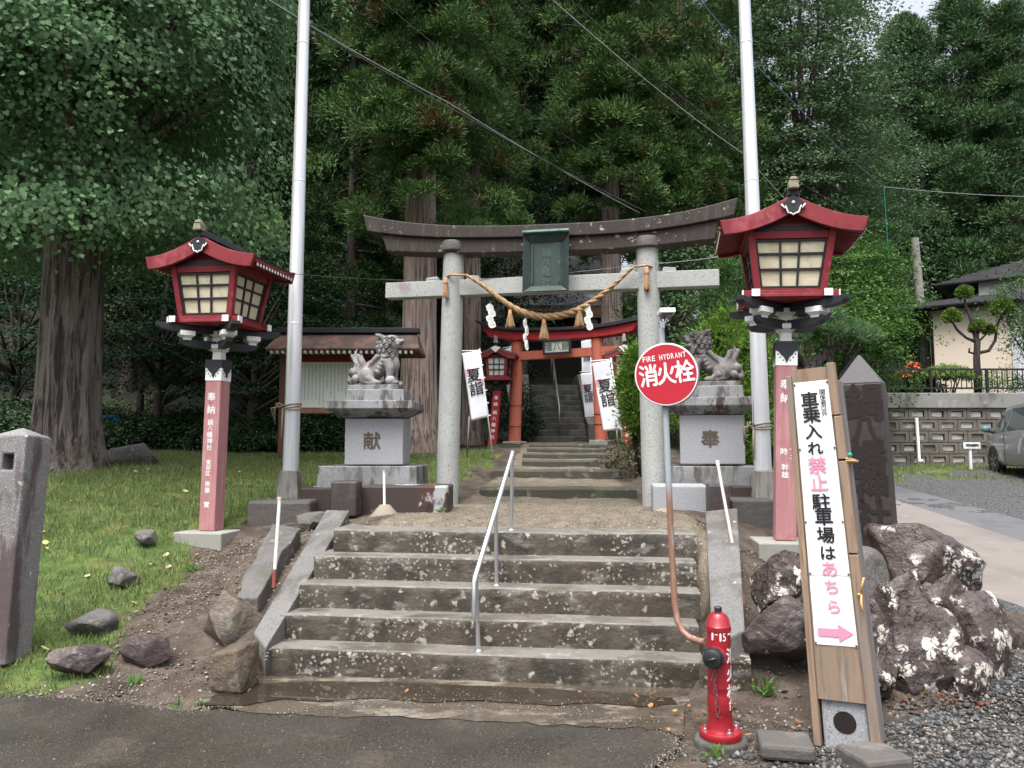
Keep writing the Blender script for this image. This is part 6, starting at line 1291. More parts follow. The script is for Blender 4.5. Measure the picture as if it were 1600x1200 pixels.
for y in (0.1, -2.4):
    for sx in (0, 1):
        x = .09 if sx == 0 else 1.59; wh = None
        mb = MB(); mb.X = Matrix.Translation((x, y, .30)) @ Matrix.Rotation(R(90), 4, 'Y'); mb.lathe([(.20, -.09), (.285, -.085), (.305, -.05), (.305, .05), (.285, .085), (.20, .09)], n=28); wh = mb.obj('wheel', surf('tyre%d%d' % (sx, y < 0), (.02, .02, .021), .8), car, smooth=True, auto=40)
        mb = MB(); mb.X = Matrix.Translation((x+(-.075 if sx == 0 else .075), y, .30)) @ Matrix.Rotation(R(90), 4, 'Y'); mb.lathe([(.205, -.015), (.20, .01), (.05, .018)], n=24)
        for q in range(6): a = q*math.pi/3; mb.box((.12*math.cos(a), .12*math.sin(a), -.022), (.16, .045, .02), rz=a)
        mb.obj('rim', surf('rim%d%d' % (sx, y < 0), (.20, .21, .22), .35, metal=.8), wh, smooth=True, auto=40)
        mb = MB(); mb.X = Matrix.Translation((x+(-.0 if sx == 0 else .0), y, .33)) @ Matrix.Rotation(R(90), 4, 'Y'); mb.lathe([(.345, -.098), (.345, -.088)], n=28); mb.obj('wheel_arch', M['black'], car)
mb = MB(); mb.ball((cxo-.98, .05, 1.06), .10, 12, 8, (1, .6, .8)); mr = mb.obj('wing_mirror', surf('mirror_teal_reflection', (.08, .17, .18), .3), car, smooth=True); mb = MB(); mb.tube([(cxo-.80, .12, .98), (cxo-.95, .06, 1.02)], .03, 8); mb.obj('mirror_arm', M['black'], mr)  # teal reflection of the mirror glass put into the shell colour
mb = MB()
for y in (-.50, -1.75): mb.box((cxo-.865, y, .86), (.03, .17, .035))
mb.obj('door_handle', M['steel'], car, bevel=.008)
mb = MB()
for y in (-.66, -1.90, .28): mb.box((cxo-.858, y, .62), (.006, .012, .62))
mb.obj('door_gap', M['black'], car)
for sx in (-1, 1): mb = MB(); mb.box((cxo+sx*.66, -3.28, .95), (.18, .12, .42)); mb.obj('tail_light', surf('tail%d' % sx, (.4, .02, .02), .25), car, bevel=.03); mb = MB(); mb.box((cxo+sx*.55, .93, .72), (.26, .14, .12)); mb.obj('headlight', surf('head%d' % sx, (.7, .72, .74), .15), car, bevel=.03)
# little white sign and drain pipes by the wall
o_ = at(1517, 731, 18.6); sn = thing('parking_sign', 'small white sign board on a short white post in the weeds left of the car', 'sign', o_); P = Plane(o_, 0)
x0, z1 = P(1504, 691); x1, z0 = P(1530.5, 701); mb = MB(); mb.box((0, 0, z0/2-.1), (.055, .04, z0+.25)); mb.obj('post', M['white'], sn); mb = MB(); mb.box(((x0+x1)/2, -.03, (z0+z1)/2), (x1-x0, .02, z1-z0)); mb.obj('board', M['white'], sn)
mb = MB()
for i, ch in enumerate('関係者専用'): put_char(mb, ch, x0+.06+i*(x1-x0-.1)/5+.03, (z0+z1)/2, .075, -.042, bold=.02)
lettering(mb, M['black_text'], sn)
mb = MB(); a, b = at(1437, 722, 19.85), at(1432, 653, 19.9); mb.tube([(0, -.12, .03), (-.03, -.02, .02), b-a-Vector((0, 0, .02)), b-a], .042, 10); o = mb.obj('drain_pipe', M['white'], None, smooth=True); o.location = a; tag(o, 'white plastic drain pipe running down the block wall', 'pipe')
# street pole behind the house and cables
up = at(1438, 470, 26.6); O = Vector((up.x, up.y, hz(up.x, up.y))); ut = at(1429, 372, 26.6)
t = thing('utility_pole', 'grey utility pole rising behind the left end of the dark house roof', 'utility pole', O)
mb = MB(); mb.tube([(.15, 0, 0), (ut.x-O.x, 0, ut.z-O.z)], [.17, .13], 14); mb.obj('pole', M['concrete'], t, smooth=True, auto=40)
mb = MB()
for i in range(7): z = ut.z-O.z-.2-.42*i; mb.tube([(ut.x-O.x+.04*i/3-.2*(i % 2), -.1, z), (ut.x-O.x+.04*i/3+.2*((i+1) % 2), -.1, z)], .018, 6)
mb.obj('step_bolt', M['steel'], t)
def cable(lab, pts, r_, mat, sag=.15, n=24):
    p = [at(*q) for q in pts]; c = p[0]; out = []
    for i in range(len(p)-1):
        for k in range(n+(i == len(p)-2)):
            f = k/n; out.append(p[i].lerp(p[i+1], f)-c-Vector((0, 0, sag*4*f*(1-f))))
    mb = MB(); mb.tube(out, r_, 5); o = mb.obj('overhead_cable', M[mat], None, smooth=True); o.location = c; return tag(o, lab, 'cable')
cable('upper of two dark cables running from the top left over the stone gate', [(380,-25,8.5),(720,178,12),(1010,331,17)], .010, 'cable', .05)
cable('lower twisted grey cable of the pair sloping to the stone gate', [(360,-38,8.4),(700,160,11.8),(1000,333,17)], .007, 'cable_pale', .05)
cable('thin cable sloping behind the cedar trunks above the gate', [(560,-30,9),(800,155,14),(1000,280,19)], .006, 'cable', .08)
cable('pale cable crossing the cedars from top middle to the right flagpole', [(830,-30,10),(1165,243,15),(1310,390,21)], .008, 'cable_pale', .1)
cable('second thin cable crossing the cedars near the pale one', [(860,-30,10),(1150,215,15),(1330,330,21)], .006, 'cable', .1)
cable('thin dark cable steeply crossing behind the right flagpole', [(985,-30,11),(1240,238,17),(1320,300,22)], .006, 'cable', .08)
cable('blue cable running down behind the right flagpole to the house line', [(1070,-30,11),(1230,150,16),(1381,292,24)], .011, 'cable_blue', .1)
cable('green and white service line hanging down to the house eave', [(1381,292,24),(1390,420,24.2),(1413,478,24.6)], .016, 'cable_green', .02)
cable('thin pale line leaving to the right over the house roof', [(1381,292,24),(1600,307,28),(1700,312,30)], .010, 'cable_pale', .05)
cable('thin wire from the left red lantern past the flagpole to the stone gate', [(440,426,8.2),(604,437,9.2),(690,436,9.1)], .0035, 'cable', .01)
cable('thin wire from the stone gate to the right red lantern', [(740,437,9.1),(1012,412,8.8),(1160,395,7.6)], .0035, 'cable_pale', .02)
# shrine hall roof glimpsed above the red gate
SH = at(862, 500, 25); sh_ = thing('shrine_hall', 'old shrine hall with worn metal roof half hidden in shadow behind the red gate', 'shrine building', (SH.x, SH.y, 3.2)); P = Plane(sh_.location, 0)
x0, za = P(790, 497); x1, _ = P(955, 497); _, zr = P(870, 452); _, ze2 = P(870, 482)
mb = MB(); mb.add([(x0, -.6, ze2), (x1, -.6, ze2), (x1-.5, 2.5, zr+.8), (x0+.5, 2.5, zr+.8), (x0, 5, ze2), (x1, 5, ze2)], [(0, 1, 2, 3), (3, 2, 5, 4), (0, 3, 4), (1, 5, 2)]); ro = mb.obj('roof', surf('old_metal', (.25, .25, .28), .35, [sp((.55, .55, .60), 2.5, .52, .58, .9, st=(1, 1, 6)), sp((.06, .06, .065), 3, .5, .6, .8, st=(1, 1, 5))], metal=.4), sh_); m = ro.modifiers.new('s', 'SOLIDIFY'); m.thickness = .1
mb = MB(); mb.box(((x0+x1)/2, -.5, (ze2+za)/2-.05), (x1-x0-.3, .12, ze2-za+.05)); mb.obj('fascia', surf('fascia_wood', (.24, .15, .08), .8, [sp((.14, .09, .05), 4, .45, .65, .8, st=(.5, 1, 3))]), sh_)
mb = MB(); mb.box(((x0+x1)/2, 2.2, za/2-.2), (x1-x0-.8, 4.4, za+.2)); mb.obj('wall', surf('opening_shade', (.02, .017, .015), .9), sh_)  # near-black box stands in for the shaded opening under the hall roof
for x in (x0+.6, x1-.6): mb = MB(); mb.box((x, -.3, za/2), (.2, .2, za+.4)); mb.obj('pillar', M['wood_grey'], sh_)
# ================================================================== trees and plants
def nrm(v): return v/np.maximum(np.linalg.norm(v, axis=-1, keepdims=True), 1e-9)
FAN = (np.array([(0,0,0),(.46,.52,.05),(.30,.86,.0),(.04,.74,-.03),(-.26,.88,.02),(-.47,.55,.06)]), 6)
OVAL = (np.array([(0,0,0),(.27,.45,.06),(0,1,-.04),(-.27,.45,.06)]), 4)
def sprays(C, OUT, n, spread, flat, size, tmpl, rng, up=.6, rnd=.5):
    m = len(C); C = np.repeat(C, n, 0); OUT = np.repeat(OUT, n, 0); k = m*n
    base = nrm(np.array([0, 0, up])+OUT*(1-up))
    off = rng.normal(0, 1, (k, 3))*spread; off -= base*(off*base).sum(1, keepdims=True)*(1-flat)
    pos = C+off; Nn = nrm(base+rng.normal(0, rnd, (k, 3)))
    T = nrm(np.cross(Nn, rng.normal(0, 1, (k, 3)))); B = np.cross(Nn, T); s = rng.uniform(.65, 1.25, (k, 1, 1))*size
    t = tmpl[0]; V = pos[:, None]+s*(T[:, None]*t[None, :, :1]+B[:, None]*t[None, :, 1:2]+Nn[:, None]*t[None, :, 2:])
    return V.reshape(-1, 3), np.arange(k*tmpl[1]).reshape(k, tmpl[1])
def needles(C, OUT, n, spread, length, width, rng, up=.35, rnd=.55, droop=0):
    m = len(C); C = np.repeat(C, n, 0); OUT = np.repeat(OUT, n, 0); k = m*n
    d = nrm(OUT*(1-up)+np.array([0, 0, up])+rng.normal(0, rnd, (k, 3))); p = C+d*np.abs(rng.normal(0, spread, (k, 1)))*1.1+rng.normal(0, spread*.45, (k, 3))
    L_ = rng.uniform(.6, 1.2, (k, 1))*length; w_ = nrm(np.cross(d, rng.normal(0, 1, (k, 3))))*width/2
    tip = p+d*L_+np.array([0, 0, -droop])*L_
    V = np.stack([p-w_*.6, p+d*L_*.5-w_, tip, p+d*L_*.5+w_, p+w_*.6], 1)
    return V.reshape(-1, 3), np.arange(k*5).reshape(k, 5)
def trunk_mesh(pts, rs, n=28, ridge=.05, freq=7, seed=0):
    pts = [Vector(p) for p in pts]; V = []; K = len(pts)
    for i, p in enumerate(pts):
        t = (pts[min(i+1, K-1)]-pts[max(i-1, 0)]).normalized(); u = t.orthogonal() if abs(t.z) < .5 else Vector((1, 0, 0)); u = (u-t*u.dot(t)).normalized(); b = t.cross(u)
        for j in range(n):
            a = 2*math.pi*j/n; r_ = rs[i]*(1+ridge*(mn.noise((math.cos(a)*freq*.5+seed, math.sin(a)*freq*.5, p.z*.35))*2+mn.noise((math.cos(a)*freq, math.sin(a)*freq+seed, p.z*.8))))
            V.append(p+(u*math.cos(a)+b*math.sin(a))*r_)
    F = [(i*n+j, i*n+(j+1)%n, (i+1)*n+(j+1)%n, (i+1)*n+j) for i in range(K-1) for j in range(n)]
    return V, F
def finish(t, trunk_mb, bark, V, F, leaf):
    trunk_mb.obj('trunk', bark, t, smooth=True)
    return npmesh('crown', V, F, leaf, t)
def limbs(mb, src, targets, r0, rr, sag=.0, n=7):
    for a, q in zip(src, targets):
        a, q = Vector(a), Vector(q); pts = [a.lerp(q, i/5)+Vector((rr.uniform(-.06, .06), rr.uniform(-.06, .06), sag*math.sin(math.pi*i/5)))*(q-a).length*.25 for i in range(6)]; pts[0] = a
        mb.tube(pts, [r0*(1-.85*i/5) for i in range(6)], n)
LG = leafm('leaf_ginkgo', [(.085, .16, .078), (.125, .225, .108), (.17, .29, .142), (.24, .36, .19)], .42, .65, .08, big=dict(s=.55, lo=.5, hi=.66, c=(.14, .24, .09)))
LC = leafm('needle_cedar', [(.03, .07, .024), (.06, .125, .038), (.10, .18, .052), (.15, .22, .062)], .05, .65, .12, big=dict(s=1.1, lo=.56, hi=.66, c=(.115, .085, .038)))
LC_SHADED = leafm('needle_cedar_shaded', [(.010, .026, .011), (.02, .046, .017), (.036, .07, .023), (.06, .102, .032)], .03, .65, .1, big=dict(s=1.1, lo=.56, hi=.66, c=(.06, .045, .022)))  # copy of the cedar needles, darkened to imitate shade deep in the wood
LC2 = leafm('needle_cedar_far', [(.045, .095, .042), (.07, .135, .055), (.10, .175, .07)], .05, .65, .12, big=dict(s=.5, lo=.5, hi=.68, c=(.07, .10, .035)))
LB = leafm('leaf_broad', [(.08, .14, .07), (.11, .18, .085), (.15, .225, .11)], .25, .6, .1)
LM = leafm('leaf_maple', [(.045, .11, .026), (.075, .16, .036), (.12, .21, .05)], .3, .55, .15)
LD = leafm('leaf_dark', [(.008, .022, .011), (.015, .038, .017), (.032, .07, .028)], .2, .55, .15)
LY = leafm('leaf_cypress', [(.07, .15, .02), (.11, .21, .03), (.17, .28, .045)], .2, .55)
LP = leafm('needle_pine', [(.055, .115, .045), (.085, .16, .06), (.12, .205, .08)], .12, .55)
LT = leafm('leaf_topiary', [(.10, .19, .03), (.15, .26, .045), (.12, .14, .05)], .15, .6, .1, big=dict(s=3, lo=.58, hi=.68, c=(.11, .085, .045)))
LW = leafm('leaf_weed', [(.07, .16, .03), (.11, .22, .05)], .3, .5)
# ---------------------------------------------------------------- ginkgo by the old stone post
g0 = at(98, 742, 10.7); GI = thing('ginkgo_tree', 'thick trunked ginkgo with fan leaves spreading over the left lantern', 'tree', (g0.x, g0.y, hz(g0.x, g0.y)-.05))
r = np.random.default_rng(21); rr = random.Random(21)
zs = [0, .12, .3, .55, .9, 1.4, 2.1, 2.9, 3.8, 5.2, 7, 9.5, 12]; rs = [.62, .55, .49, .445, .425, .405, .395, .39, .38, .34, .30, .2, .08]
zz = np.interp(np.linspace(0, 12, 70), np.linspace(0, 12, 13), zs); zz = np.linspace(0, 12, 70)**1.0
V, F = trunk_mesh([(.05*math.sin(z*.5)-.03*z*.3, 0, z) for z in zz], [float(np.interp(z, zs, rs)) for z in zz], 90, .075, 6, 3)
mb = MB(); mb.add(V, F)
nbg = 250; th = r.uniform(0, 2*np.pi, nbg); ph = np.arccos(r.uniform(-.95, .95, nbg)); rad = np.where(np.arange(nbg) < 190, r.uniform(.78, 1.05, nbg), r.uniform(.35, .7, nbg))
Bc = np.stack([np.sin(ph)*np.cos(th)*3.5, np.sin(ph)*np.sin(th)*3.4, np.cos(ph)*4.4], 1)*rad[:, None]+np.array([-.25, -.2, 7.15])
Bo = nrm((Bc-np.array([-.25, -.2, 6.6]))*np.array([1, 1, .55])); ns = 17; bi = np.repeat(np.arange(nbg), ns)
T1 = nrm(np.cross(Bo, np.array([0, 0, 1.])+r.normal(0, .1, (nbg, 3)))); T2 = np.cross(T1, Bo)
q = r.random(nbg*ns)**.5; a_ = r.uniform(0, 2*np.pi, nbg*ns); sz = np.repeat(r.uniform(.55, .95, nbg), ns)
C = Bc[bi]+(T1[bi]*(q*np.cos(a_))[:, None]*1.15+T2[bi]*(q*np.sin(a_))[:, None]*.62-Bo[bi]*(q**2)[:, None]*.55)*sz[:, None]+np.array([0, 0, -1.])*(q**2*.22)[:, None]
ex = []                                               # low sprays hanging at the front and right
for px, py, Y in ((20,350,8.4),(60,330,8.6),(100,345,9.2),(30,300,8.2),(160,350,9.6),(210,345,9.8),(260,355,9.9),(300,330,9.8),(330,360,10),(370,345,10),(410,370,10.2),(430,340,10.2),(390,390,10.2),(350,385,10.1),(420,300,10),(435,250,10),(400,200,9.8),(180,330,9),(240,320,9.2),(420,380,10.4),(380,320,9.6),(405,345,9.8),(120,310,8.5),(360,290,9.4),(290,300,9.0)):
    for _ in range(4): p = at(px+rr.uniform(-22, 22), py+rr.uniform(-18, 14), Y+rr.uniform(-.4, .4))-GI.location; ex.append((p.x, p.y, p.z))
C += np.where(r.random((len(C), 1)) < .12, r.normal(0, .38, C.shape), 0)
C = np.r_[C, np.array(ex)]
OUT = nrm(C-np.array([-.2, -.1, 6.2])); OUT[:, 2] *= .4; OUT = nrm(OUT)
V, F = sprays(C, OUT, 34, .18, .45, .070, FAN, r, .30, .42)
sel = r.choice(len(C), 70, replace=False); limbs(mb, [(0, 0, min(max(C[i][2]-1.6, 3.2), 9)) for i in sel], [C[i] for i in sel], .09, rr, .15)
finish(GI, mb, M['bark'], V, F, LG)
# ---------------------------------------------------------------- cedars: pom-pom tufts of needles on level branches
def cedar(name, label, loc, H, z0, R0, dia, seed, ntuft, nb, nl=.26, nw=.034, leaf=None, group=None, bark='bark_cedar', lean=0, fine=False, tr=.33, cat='tree', front=0):
    t = thing(name, label, cat, loc, 0, group); r = np.random.default_rng(seed); rr = random.Random(seed)
    mb = MB(); zs = np.linspace(-.3, H*.97, 26); V, F = trunk_mesh([(lean*z, 0, z) for z in zs], [dia/2*(1.0-.92*max(0, z)/H)*(1+.55*math.exp(-max(z, 0)/.35)) for z in zs], 44 if fine else 16, .07, 7, seed); mb.add(V, F)
    f = r.random(ntuft)**1.25; z = z0+(H-z0)*f; prof = (1-f)**.75*(.72+.28*np.minimum(1, f*7)); th = r.uniform(0, 2*np.pi, ntuft)
    lay = .75+.45*(np.sin(th*3+z*1.7)+np.sin(th*2-z*1.1+2))*.35; rad = R0*prof*lay*np.where(np.arange(ntuft) % 5 == 0, r.uniform(.25, .6, ntuft), r.uniform(.72, 1.08, ntuft))
    C = np.stack([np.cos(th)*rad+lean*z, np.sin(th)*rad, z-rad*.18], 1); OUT = nrm(np.stack([np.cos(th), np.sin(th), 0*th+.15], 1))
    if front:
        nf = front; zf = r.uniform(z0+1.0, min(H, z0+9), nf); af = r.normal(-math.pi/2, .7, nf); rf = r.uniform(.25, 1.0, nf)*R0*.55
        C = np.r_[C, np.stack([np.cos(af)*rf+lean*zf, np.sin(af)*rf, zf], 1)]; OUT = np.r_[OUT, nrm(np.stack([np.cos(af), np.sin(af), 0*af+.15], 1))]; ntuft += nf
    # each tuft: a rounded brush of needles pointing out and up from its own middle
    Rt = r.uniform(.55, 1.5, ntuft)**1.1*tr*1.08; k = ntuft*nb; ci = np.repeat(np.arange(ntuft), nb)
    u = nrm(r.normal(0, 1, (k, 3))); u = nrm(u+OUT[ci]*.55+np.array([0, 0, .6])); u[:, 2] = np.where(u[:, 2] < -.25, -u[:, 2]*.6, u[:, 2])
    wob = .75+.5*vnoise(u[:, 0]*2+ci*1.7, u[:, 1]*2+u[:, 2]*2, 1.3, seed)
    base = C[ci]+u*(Rt[ci]*wob*r.uniform(.45, .95, k)**.7)[:, None]*np.array([1.1, 1.1, .85])
    d = nrm(u+np.array([0, 0, .2])+r.normal(0, .5, (k, 3))); L_ = r.uniform(.6, 1.2, (k, 1))*nl; w_ = nrm(np.cross(d, r.normal(0, 1, (k, 3))))*nw/2
    V = np.stack([base-w_*.6, base+d*L_*.5-w_, base+d*L_, base+d*L_*.5+w_, base+w_*.6], 1).reshape(-1, 3); F = np.arange(k*5).reshape(k, 5)
    sel = r.choice(ntuft, min(ntuft, 46), replace=False); limbs(mb, [(lean*C[i][2], 0, C[i][2]+.15) for i in sel], [C[i] for i in sel], .045, rr, .1, 6)
    finish(t, mb, M[bark], V, F, leaf or LC); return t
def gpt(px, Y): x = (px-800)/FPX*Y; return (x, Y, hz(x, Y)-.1)
cedar('cedar_tree', 'great cedar with thick ridged trunk rising left of the stone gate opening', gpt(654, 15.3), 23, 4.5, 2.5, .74, 31, 165, 600, .12, .019, fine=True, front=190, tr=.34)
cedar('cedar_tree', 'slimmer cedar trunk just right of the great cedar behind the gate', gpt(737, 18.2), 22, 5.6, 2.0, .46, 32, 135, 520, .13, .021, fine=True, front=140, tr=.36)
cedar('cedar_tree', 'cedar with reddish trunk right of the red gate behind the stone crossbeam', gpt(958, 22), 24, 6.0, 2.7, .66, 33, 155, 480, .16, .026, fine=True, front=130, tr=.42)
p1 = cedar('cedar_tree', 'bushy cedar with low branches between the gate top and right flagpole', gpt(1075, 23.5), 24, 3.4, 3.1, .5, 34, 175, 500, .16, .027, tr=.45, front=60)
p2 = cedar('cedar_tree', 'low branched young cedar between left flagpole and great cedar trunk', gpt(545, 18.5), 15, 1.6, 2.1, .34, 35, 190, 400, .14, .021, LC_SHADED, tr=.36, bark='bark_dark')  # needle and bark colours darkened in place of forest shade
p3 = cedar('cedar_tree', 'tall dark cedar deep in the wood left of the great trunk', gpt(590, 25), 25, 3.0, 3.1, .5, 36, 250, 330, .18, .032, LC_SHADED, tr=.56, front=50, bark='bark_dark')  # dark bark and needles put the shade of the wood into colour
def more(src, spots, labs, grp):
    for i, (px, Y, s, rz) in enumerate(spots):
        c = copy_tree(src, gpt(px, Y), R(rz), labs[i] if isinstance(labs, list) else labs, grp); c.scale = (s, s, s)
G_ = 'cedars massed in the dark wood behind the shrine'
DL = 'dark cedar standing among the others deep in the wood behind the gates'
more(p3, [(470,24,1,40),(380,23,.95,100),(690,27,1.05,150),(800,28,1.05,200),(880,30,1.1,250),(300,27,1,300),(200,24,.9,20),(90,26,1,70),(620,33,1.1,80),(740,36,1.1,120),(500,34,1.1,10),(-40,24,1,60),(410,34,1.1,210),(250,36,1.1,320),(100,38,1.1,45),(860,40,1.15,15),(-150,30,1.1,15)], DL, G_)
more(p1, [(1010,29,1.05,60),(1130,31,1.05,140),(950,34,1.1,220),(1060,38,1.15,300),(1180,28,.9,20),(1200,38,1.05,170),(1270,42,1.1,80),(1335,45,1.1,210)], 'dark cedar standing among the others behind the right flagpole', 'cedars massed behind the right flagpole')
cf = cedar('cedar_tree', 'rounded mid green cedar rising behind the beige house', gpt(1440, 38), 19.5, .6, 4.6, .5, 38, 430, 300, .22, .042, LC2, 'cedars behind the house', tr=.66)
more(cf, [(1530,37,1.05,70),(1610,36,1.0,130),(1385,43,.95,200),(1580,46,1.12,250),(1680,40,1,300),(1345,38,.78,320),(1505,50,.95,10),(1650,52,1.1,90)], 'rounded mid green cedar rising behind the beige house', 'cedars behind the house')
# ---------------------------------------------------------------- broadleaf trees
def broad(name, label, loc, cz, rad, dia, seed, ncl, nper, spread, size, leaf, flat=.35, up=.6, tmpl=OVAL, group=None, bark='bark_dark', nlimb=30, gap=.3, layered=0, cat='tree', trunk_h=None, shell=.35):
    t = thing(name, label, cat, loc, 0, group); r = np.random.default_rng(seed); rr = random.Random(seed)
    n = ncl; th = r.uniform(0, 2*np.pi, n); u = r.uniform(-1, 1, n); q = r.uniform(shell, 1, n)**.6*(1+.35*(vnoise(th*2, u*2.5, 1.3, seed)-.5)*2); s_ = np.sqrt(1-u*u)
    C = np.stack([s_*np.cos(th)*rad[0], s_*np.sin(th)*rad[1], u*rad[2]], 1)*q[:, None]+np.array([0, 0, cz])
    if layered: C[:, 2] = np.round(C[:, 2]/layered+.35*np.sin(th*2))*layered+r.normal(0, .05, n)-.12*np.hypot(C[:, 0], C[:, 1])
    C = C[vnoise(C[:, 0]+C[:, 2], C[:, 1]-C[:, 2]*.7, 1.1, seed+3) > gap]; C = C[C[:, 2] > .1]
    OUT = nrm(C-np.array([0, 0, cz-.3*rad[2]])); V, F = sprays(C, OUT, nper, spread, flat, size, tmpl, r, up, .45)
    mb = MB(); top = cz+rad[2]*.5; zs = np.linspace(-.2, top, 12); V2, F2 = trunk_mesh([(.05*math.sin(z*1.3+seed), .05*math.cos(z+seed), z) for z in zs], [dia/2*(1-.8*max(z, 0)/top)*(1+.4*math.exp(-max(z, 0)/.25)) for z in zs], 12, .06, 6, seed); mb.add(V2, F2)
    if len(C) and nlimb:
        sel = r.choice(len(C), min(nlimb, len(C)), replace=False); limbs(mb, [(0, 0, max(.25*cz, min(top*.9, C[i][2]*.55))) for i in sel], [C[i] for i in sel], dia*.22, rr, .12, 6)
    finish(t, mb, M[bark], V, F, leaf); return t
broad('broadleaf_tree', 'tall pale green airy broadleaf tree with visible branches right of the right flagpole', gpt(1268, 27), 12.5, (3.0, 3.0, 7.6), .4, 51, 1250, 48, .50, .13, LB, flat=.16, up=.65, nlimb=14, gap=.2, layered=.8)
broad('broadleaf_tree', 'second airy broadleaf tree lower behind the right red lantern roof', gpt(1325, 30), 7.4, (3.0, 3.0, 4.4), .35, 52, 700, 46, .46, .14, LB, flat=.16, up=.65, layered=.8, nlimb=9, gap=.22)
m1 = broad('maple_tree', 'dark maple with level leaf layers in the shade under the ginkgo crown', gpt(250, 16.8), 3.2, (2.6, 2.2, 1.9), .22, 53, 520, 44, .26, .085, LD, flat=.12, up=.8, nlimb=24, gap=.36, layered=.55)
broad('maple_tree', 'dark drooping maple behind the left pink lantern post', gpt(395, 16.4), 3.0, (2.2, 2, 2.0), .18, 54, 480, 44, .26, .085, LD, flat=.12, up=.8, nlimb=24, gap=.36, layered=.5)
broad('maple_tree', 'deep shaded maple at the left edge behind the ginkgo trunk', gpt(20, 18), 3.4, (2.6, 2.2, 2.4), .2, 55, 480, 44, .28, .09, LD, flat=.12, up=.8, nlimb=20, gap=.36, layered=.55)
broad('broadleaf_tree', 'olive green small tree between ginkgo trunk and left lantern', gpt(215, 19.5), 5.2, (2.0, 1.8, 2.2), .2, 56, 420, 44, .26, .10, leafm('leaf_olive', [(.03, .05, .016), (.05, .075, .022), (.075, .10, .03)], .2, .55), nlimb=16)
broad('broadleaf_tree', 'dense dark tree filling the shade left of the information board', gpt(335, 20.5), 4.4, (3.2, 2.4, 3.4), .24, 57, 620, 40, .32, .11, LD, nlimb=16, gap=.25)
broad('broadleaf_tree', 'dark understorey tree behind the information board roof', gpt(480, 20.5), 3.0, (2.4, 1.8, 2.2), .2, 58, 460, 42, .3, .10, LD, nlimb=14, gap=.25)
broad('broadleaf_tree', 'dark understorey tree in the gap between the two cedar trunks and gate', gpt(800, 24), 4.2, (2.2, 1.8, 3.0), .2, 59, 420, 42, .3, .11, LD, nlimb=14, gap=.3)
broad('broadleaf_tree', 'dark leafy tree behind the right end of the stone gate beam', gpt(1095, 19), 3.6, (2.0, 1.8, 2.2), .2, 60, 420, 42, .3, .10, leafm('leaf_mid', [(.025, .06, .02), (.045, .09, .03), (.07, .125, .04)], .2, .55), nlimb=14)
broad('maple_tree', 'fresh green maple between the right lantern and the house', gpt(1330, 21.5), 3.2, (1.5, 1.5, 1.8), .16, 61, 320, 50, .28, .10, LM, flat=.2, up=.7, nlimb=18, gap=.32)
broad('maple_tree', 'lower bright green maple left of the dark house gap', gpt(1382, 22.0), 2.4, (.7, .8, 1.3), .12, 62, 170, 46, .26, .09, LM, flat=.2, up=.7, nlimb=12, gap=.3)
broad('broadleaf_tree', 'green leafy tree behind the right lantern body', gpt(1300, 19), 2.9, (2.0, 1.6, 1.9), .16, 63, 360, 46, .28, .095, LM, flat=.25, up=.65, nlimb=14, gap=.32)
broad('garden_tree', 'leafy dark garden shrub tree at the right edge before the house window', (at(1600, 500, 21.2).x, 21.2, 3.0), 2.5, (.95, .7, 1.5), .08, 64, 170, 40, .2, .075, leafm('leaf_garden', [(.03, .075, .02), (.05, .11, .03), (.075, .15, .04)], .25, .5), nlimb=10)
# low growth along the shaded edge of the lawn
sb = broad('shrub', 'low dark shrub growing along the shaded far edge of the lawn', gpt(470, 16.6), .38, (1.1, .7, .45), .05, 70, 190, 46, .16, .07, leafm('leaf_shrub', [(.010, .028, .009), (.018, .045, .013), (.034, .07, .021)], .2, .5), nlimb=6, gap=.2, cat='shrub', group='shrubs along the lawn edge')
for i, (px, Y, s) in enumerate(((540,16.8,1.1),(400,16.4,.9),(330,16.6,1),(260,16.9,1.1),(180,16.5,.9),(600,17.2,1.1),(110,17.4,1.1),(30,16.8,1.2),(-60,16.5,1.2),(690,18.8,1),(440,18,1.2),(300,18.2,1.2),(570,18.4,1.2),(160,18.6,1.2))):
    c = copy_tree(sb, gpt(px, Y), R(67*i), 'low dark shrub growing along the shaded far edge of the lawn', 'shrubs along the lawn edge'); c.scale = (s, s, s)
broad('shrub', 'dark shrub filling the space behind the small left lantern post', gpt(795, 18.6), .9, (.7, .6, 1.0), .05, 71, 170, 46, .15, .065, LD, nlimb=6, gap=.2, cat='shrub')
broad('shrub', 'leafy creeper shrub hugging the left side wall of the dark stairs', gpt(829, 19.4), .55, (.28, .6, .6), .04, 72, 90, 40, .1, .055, LD, nlimb=4, gap=.2, cat='shrub')
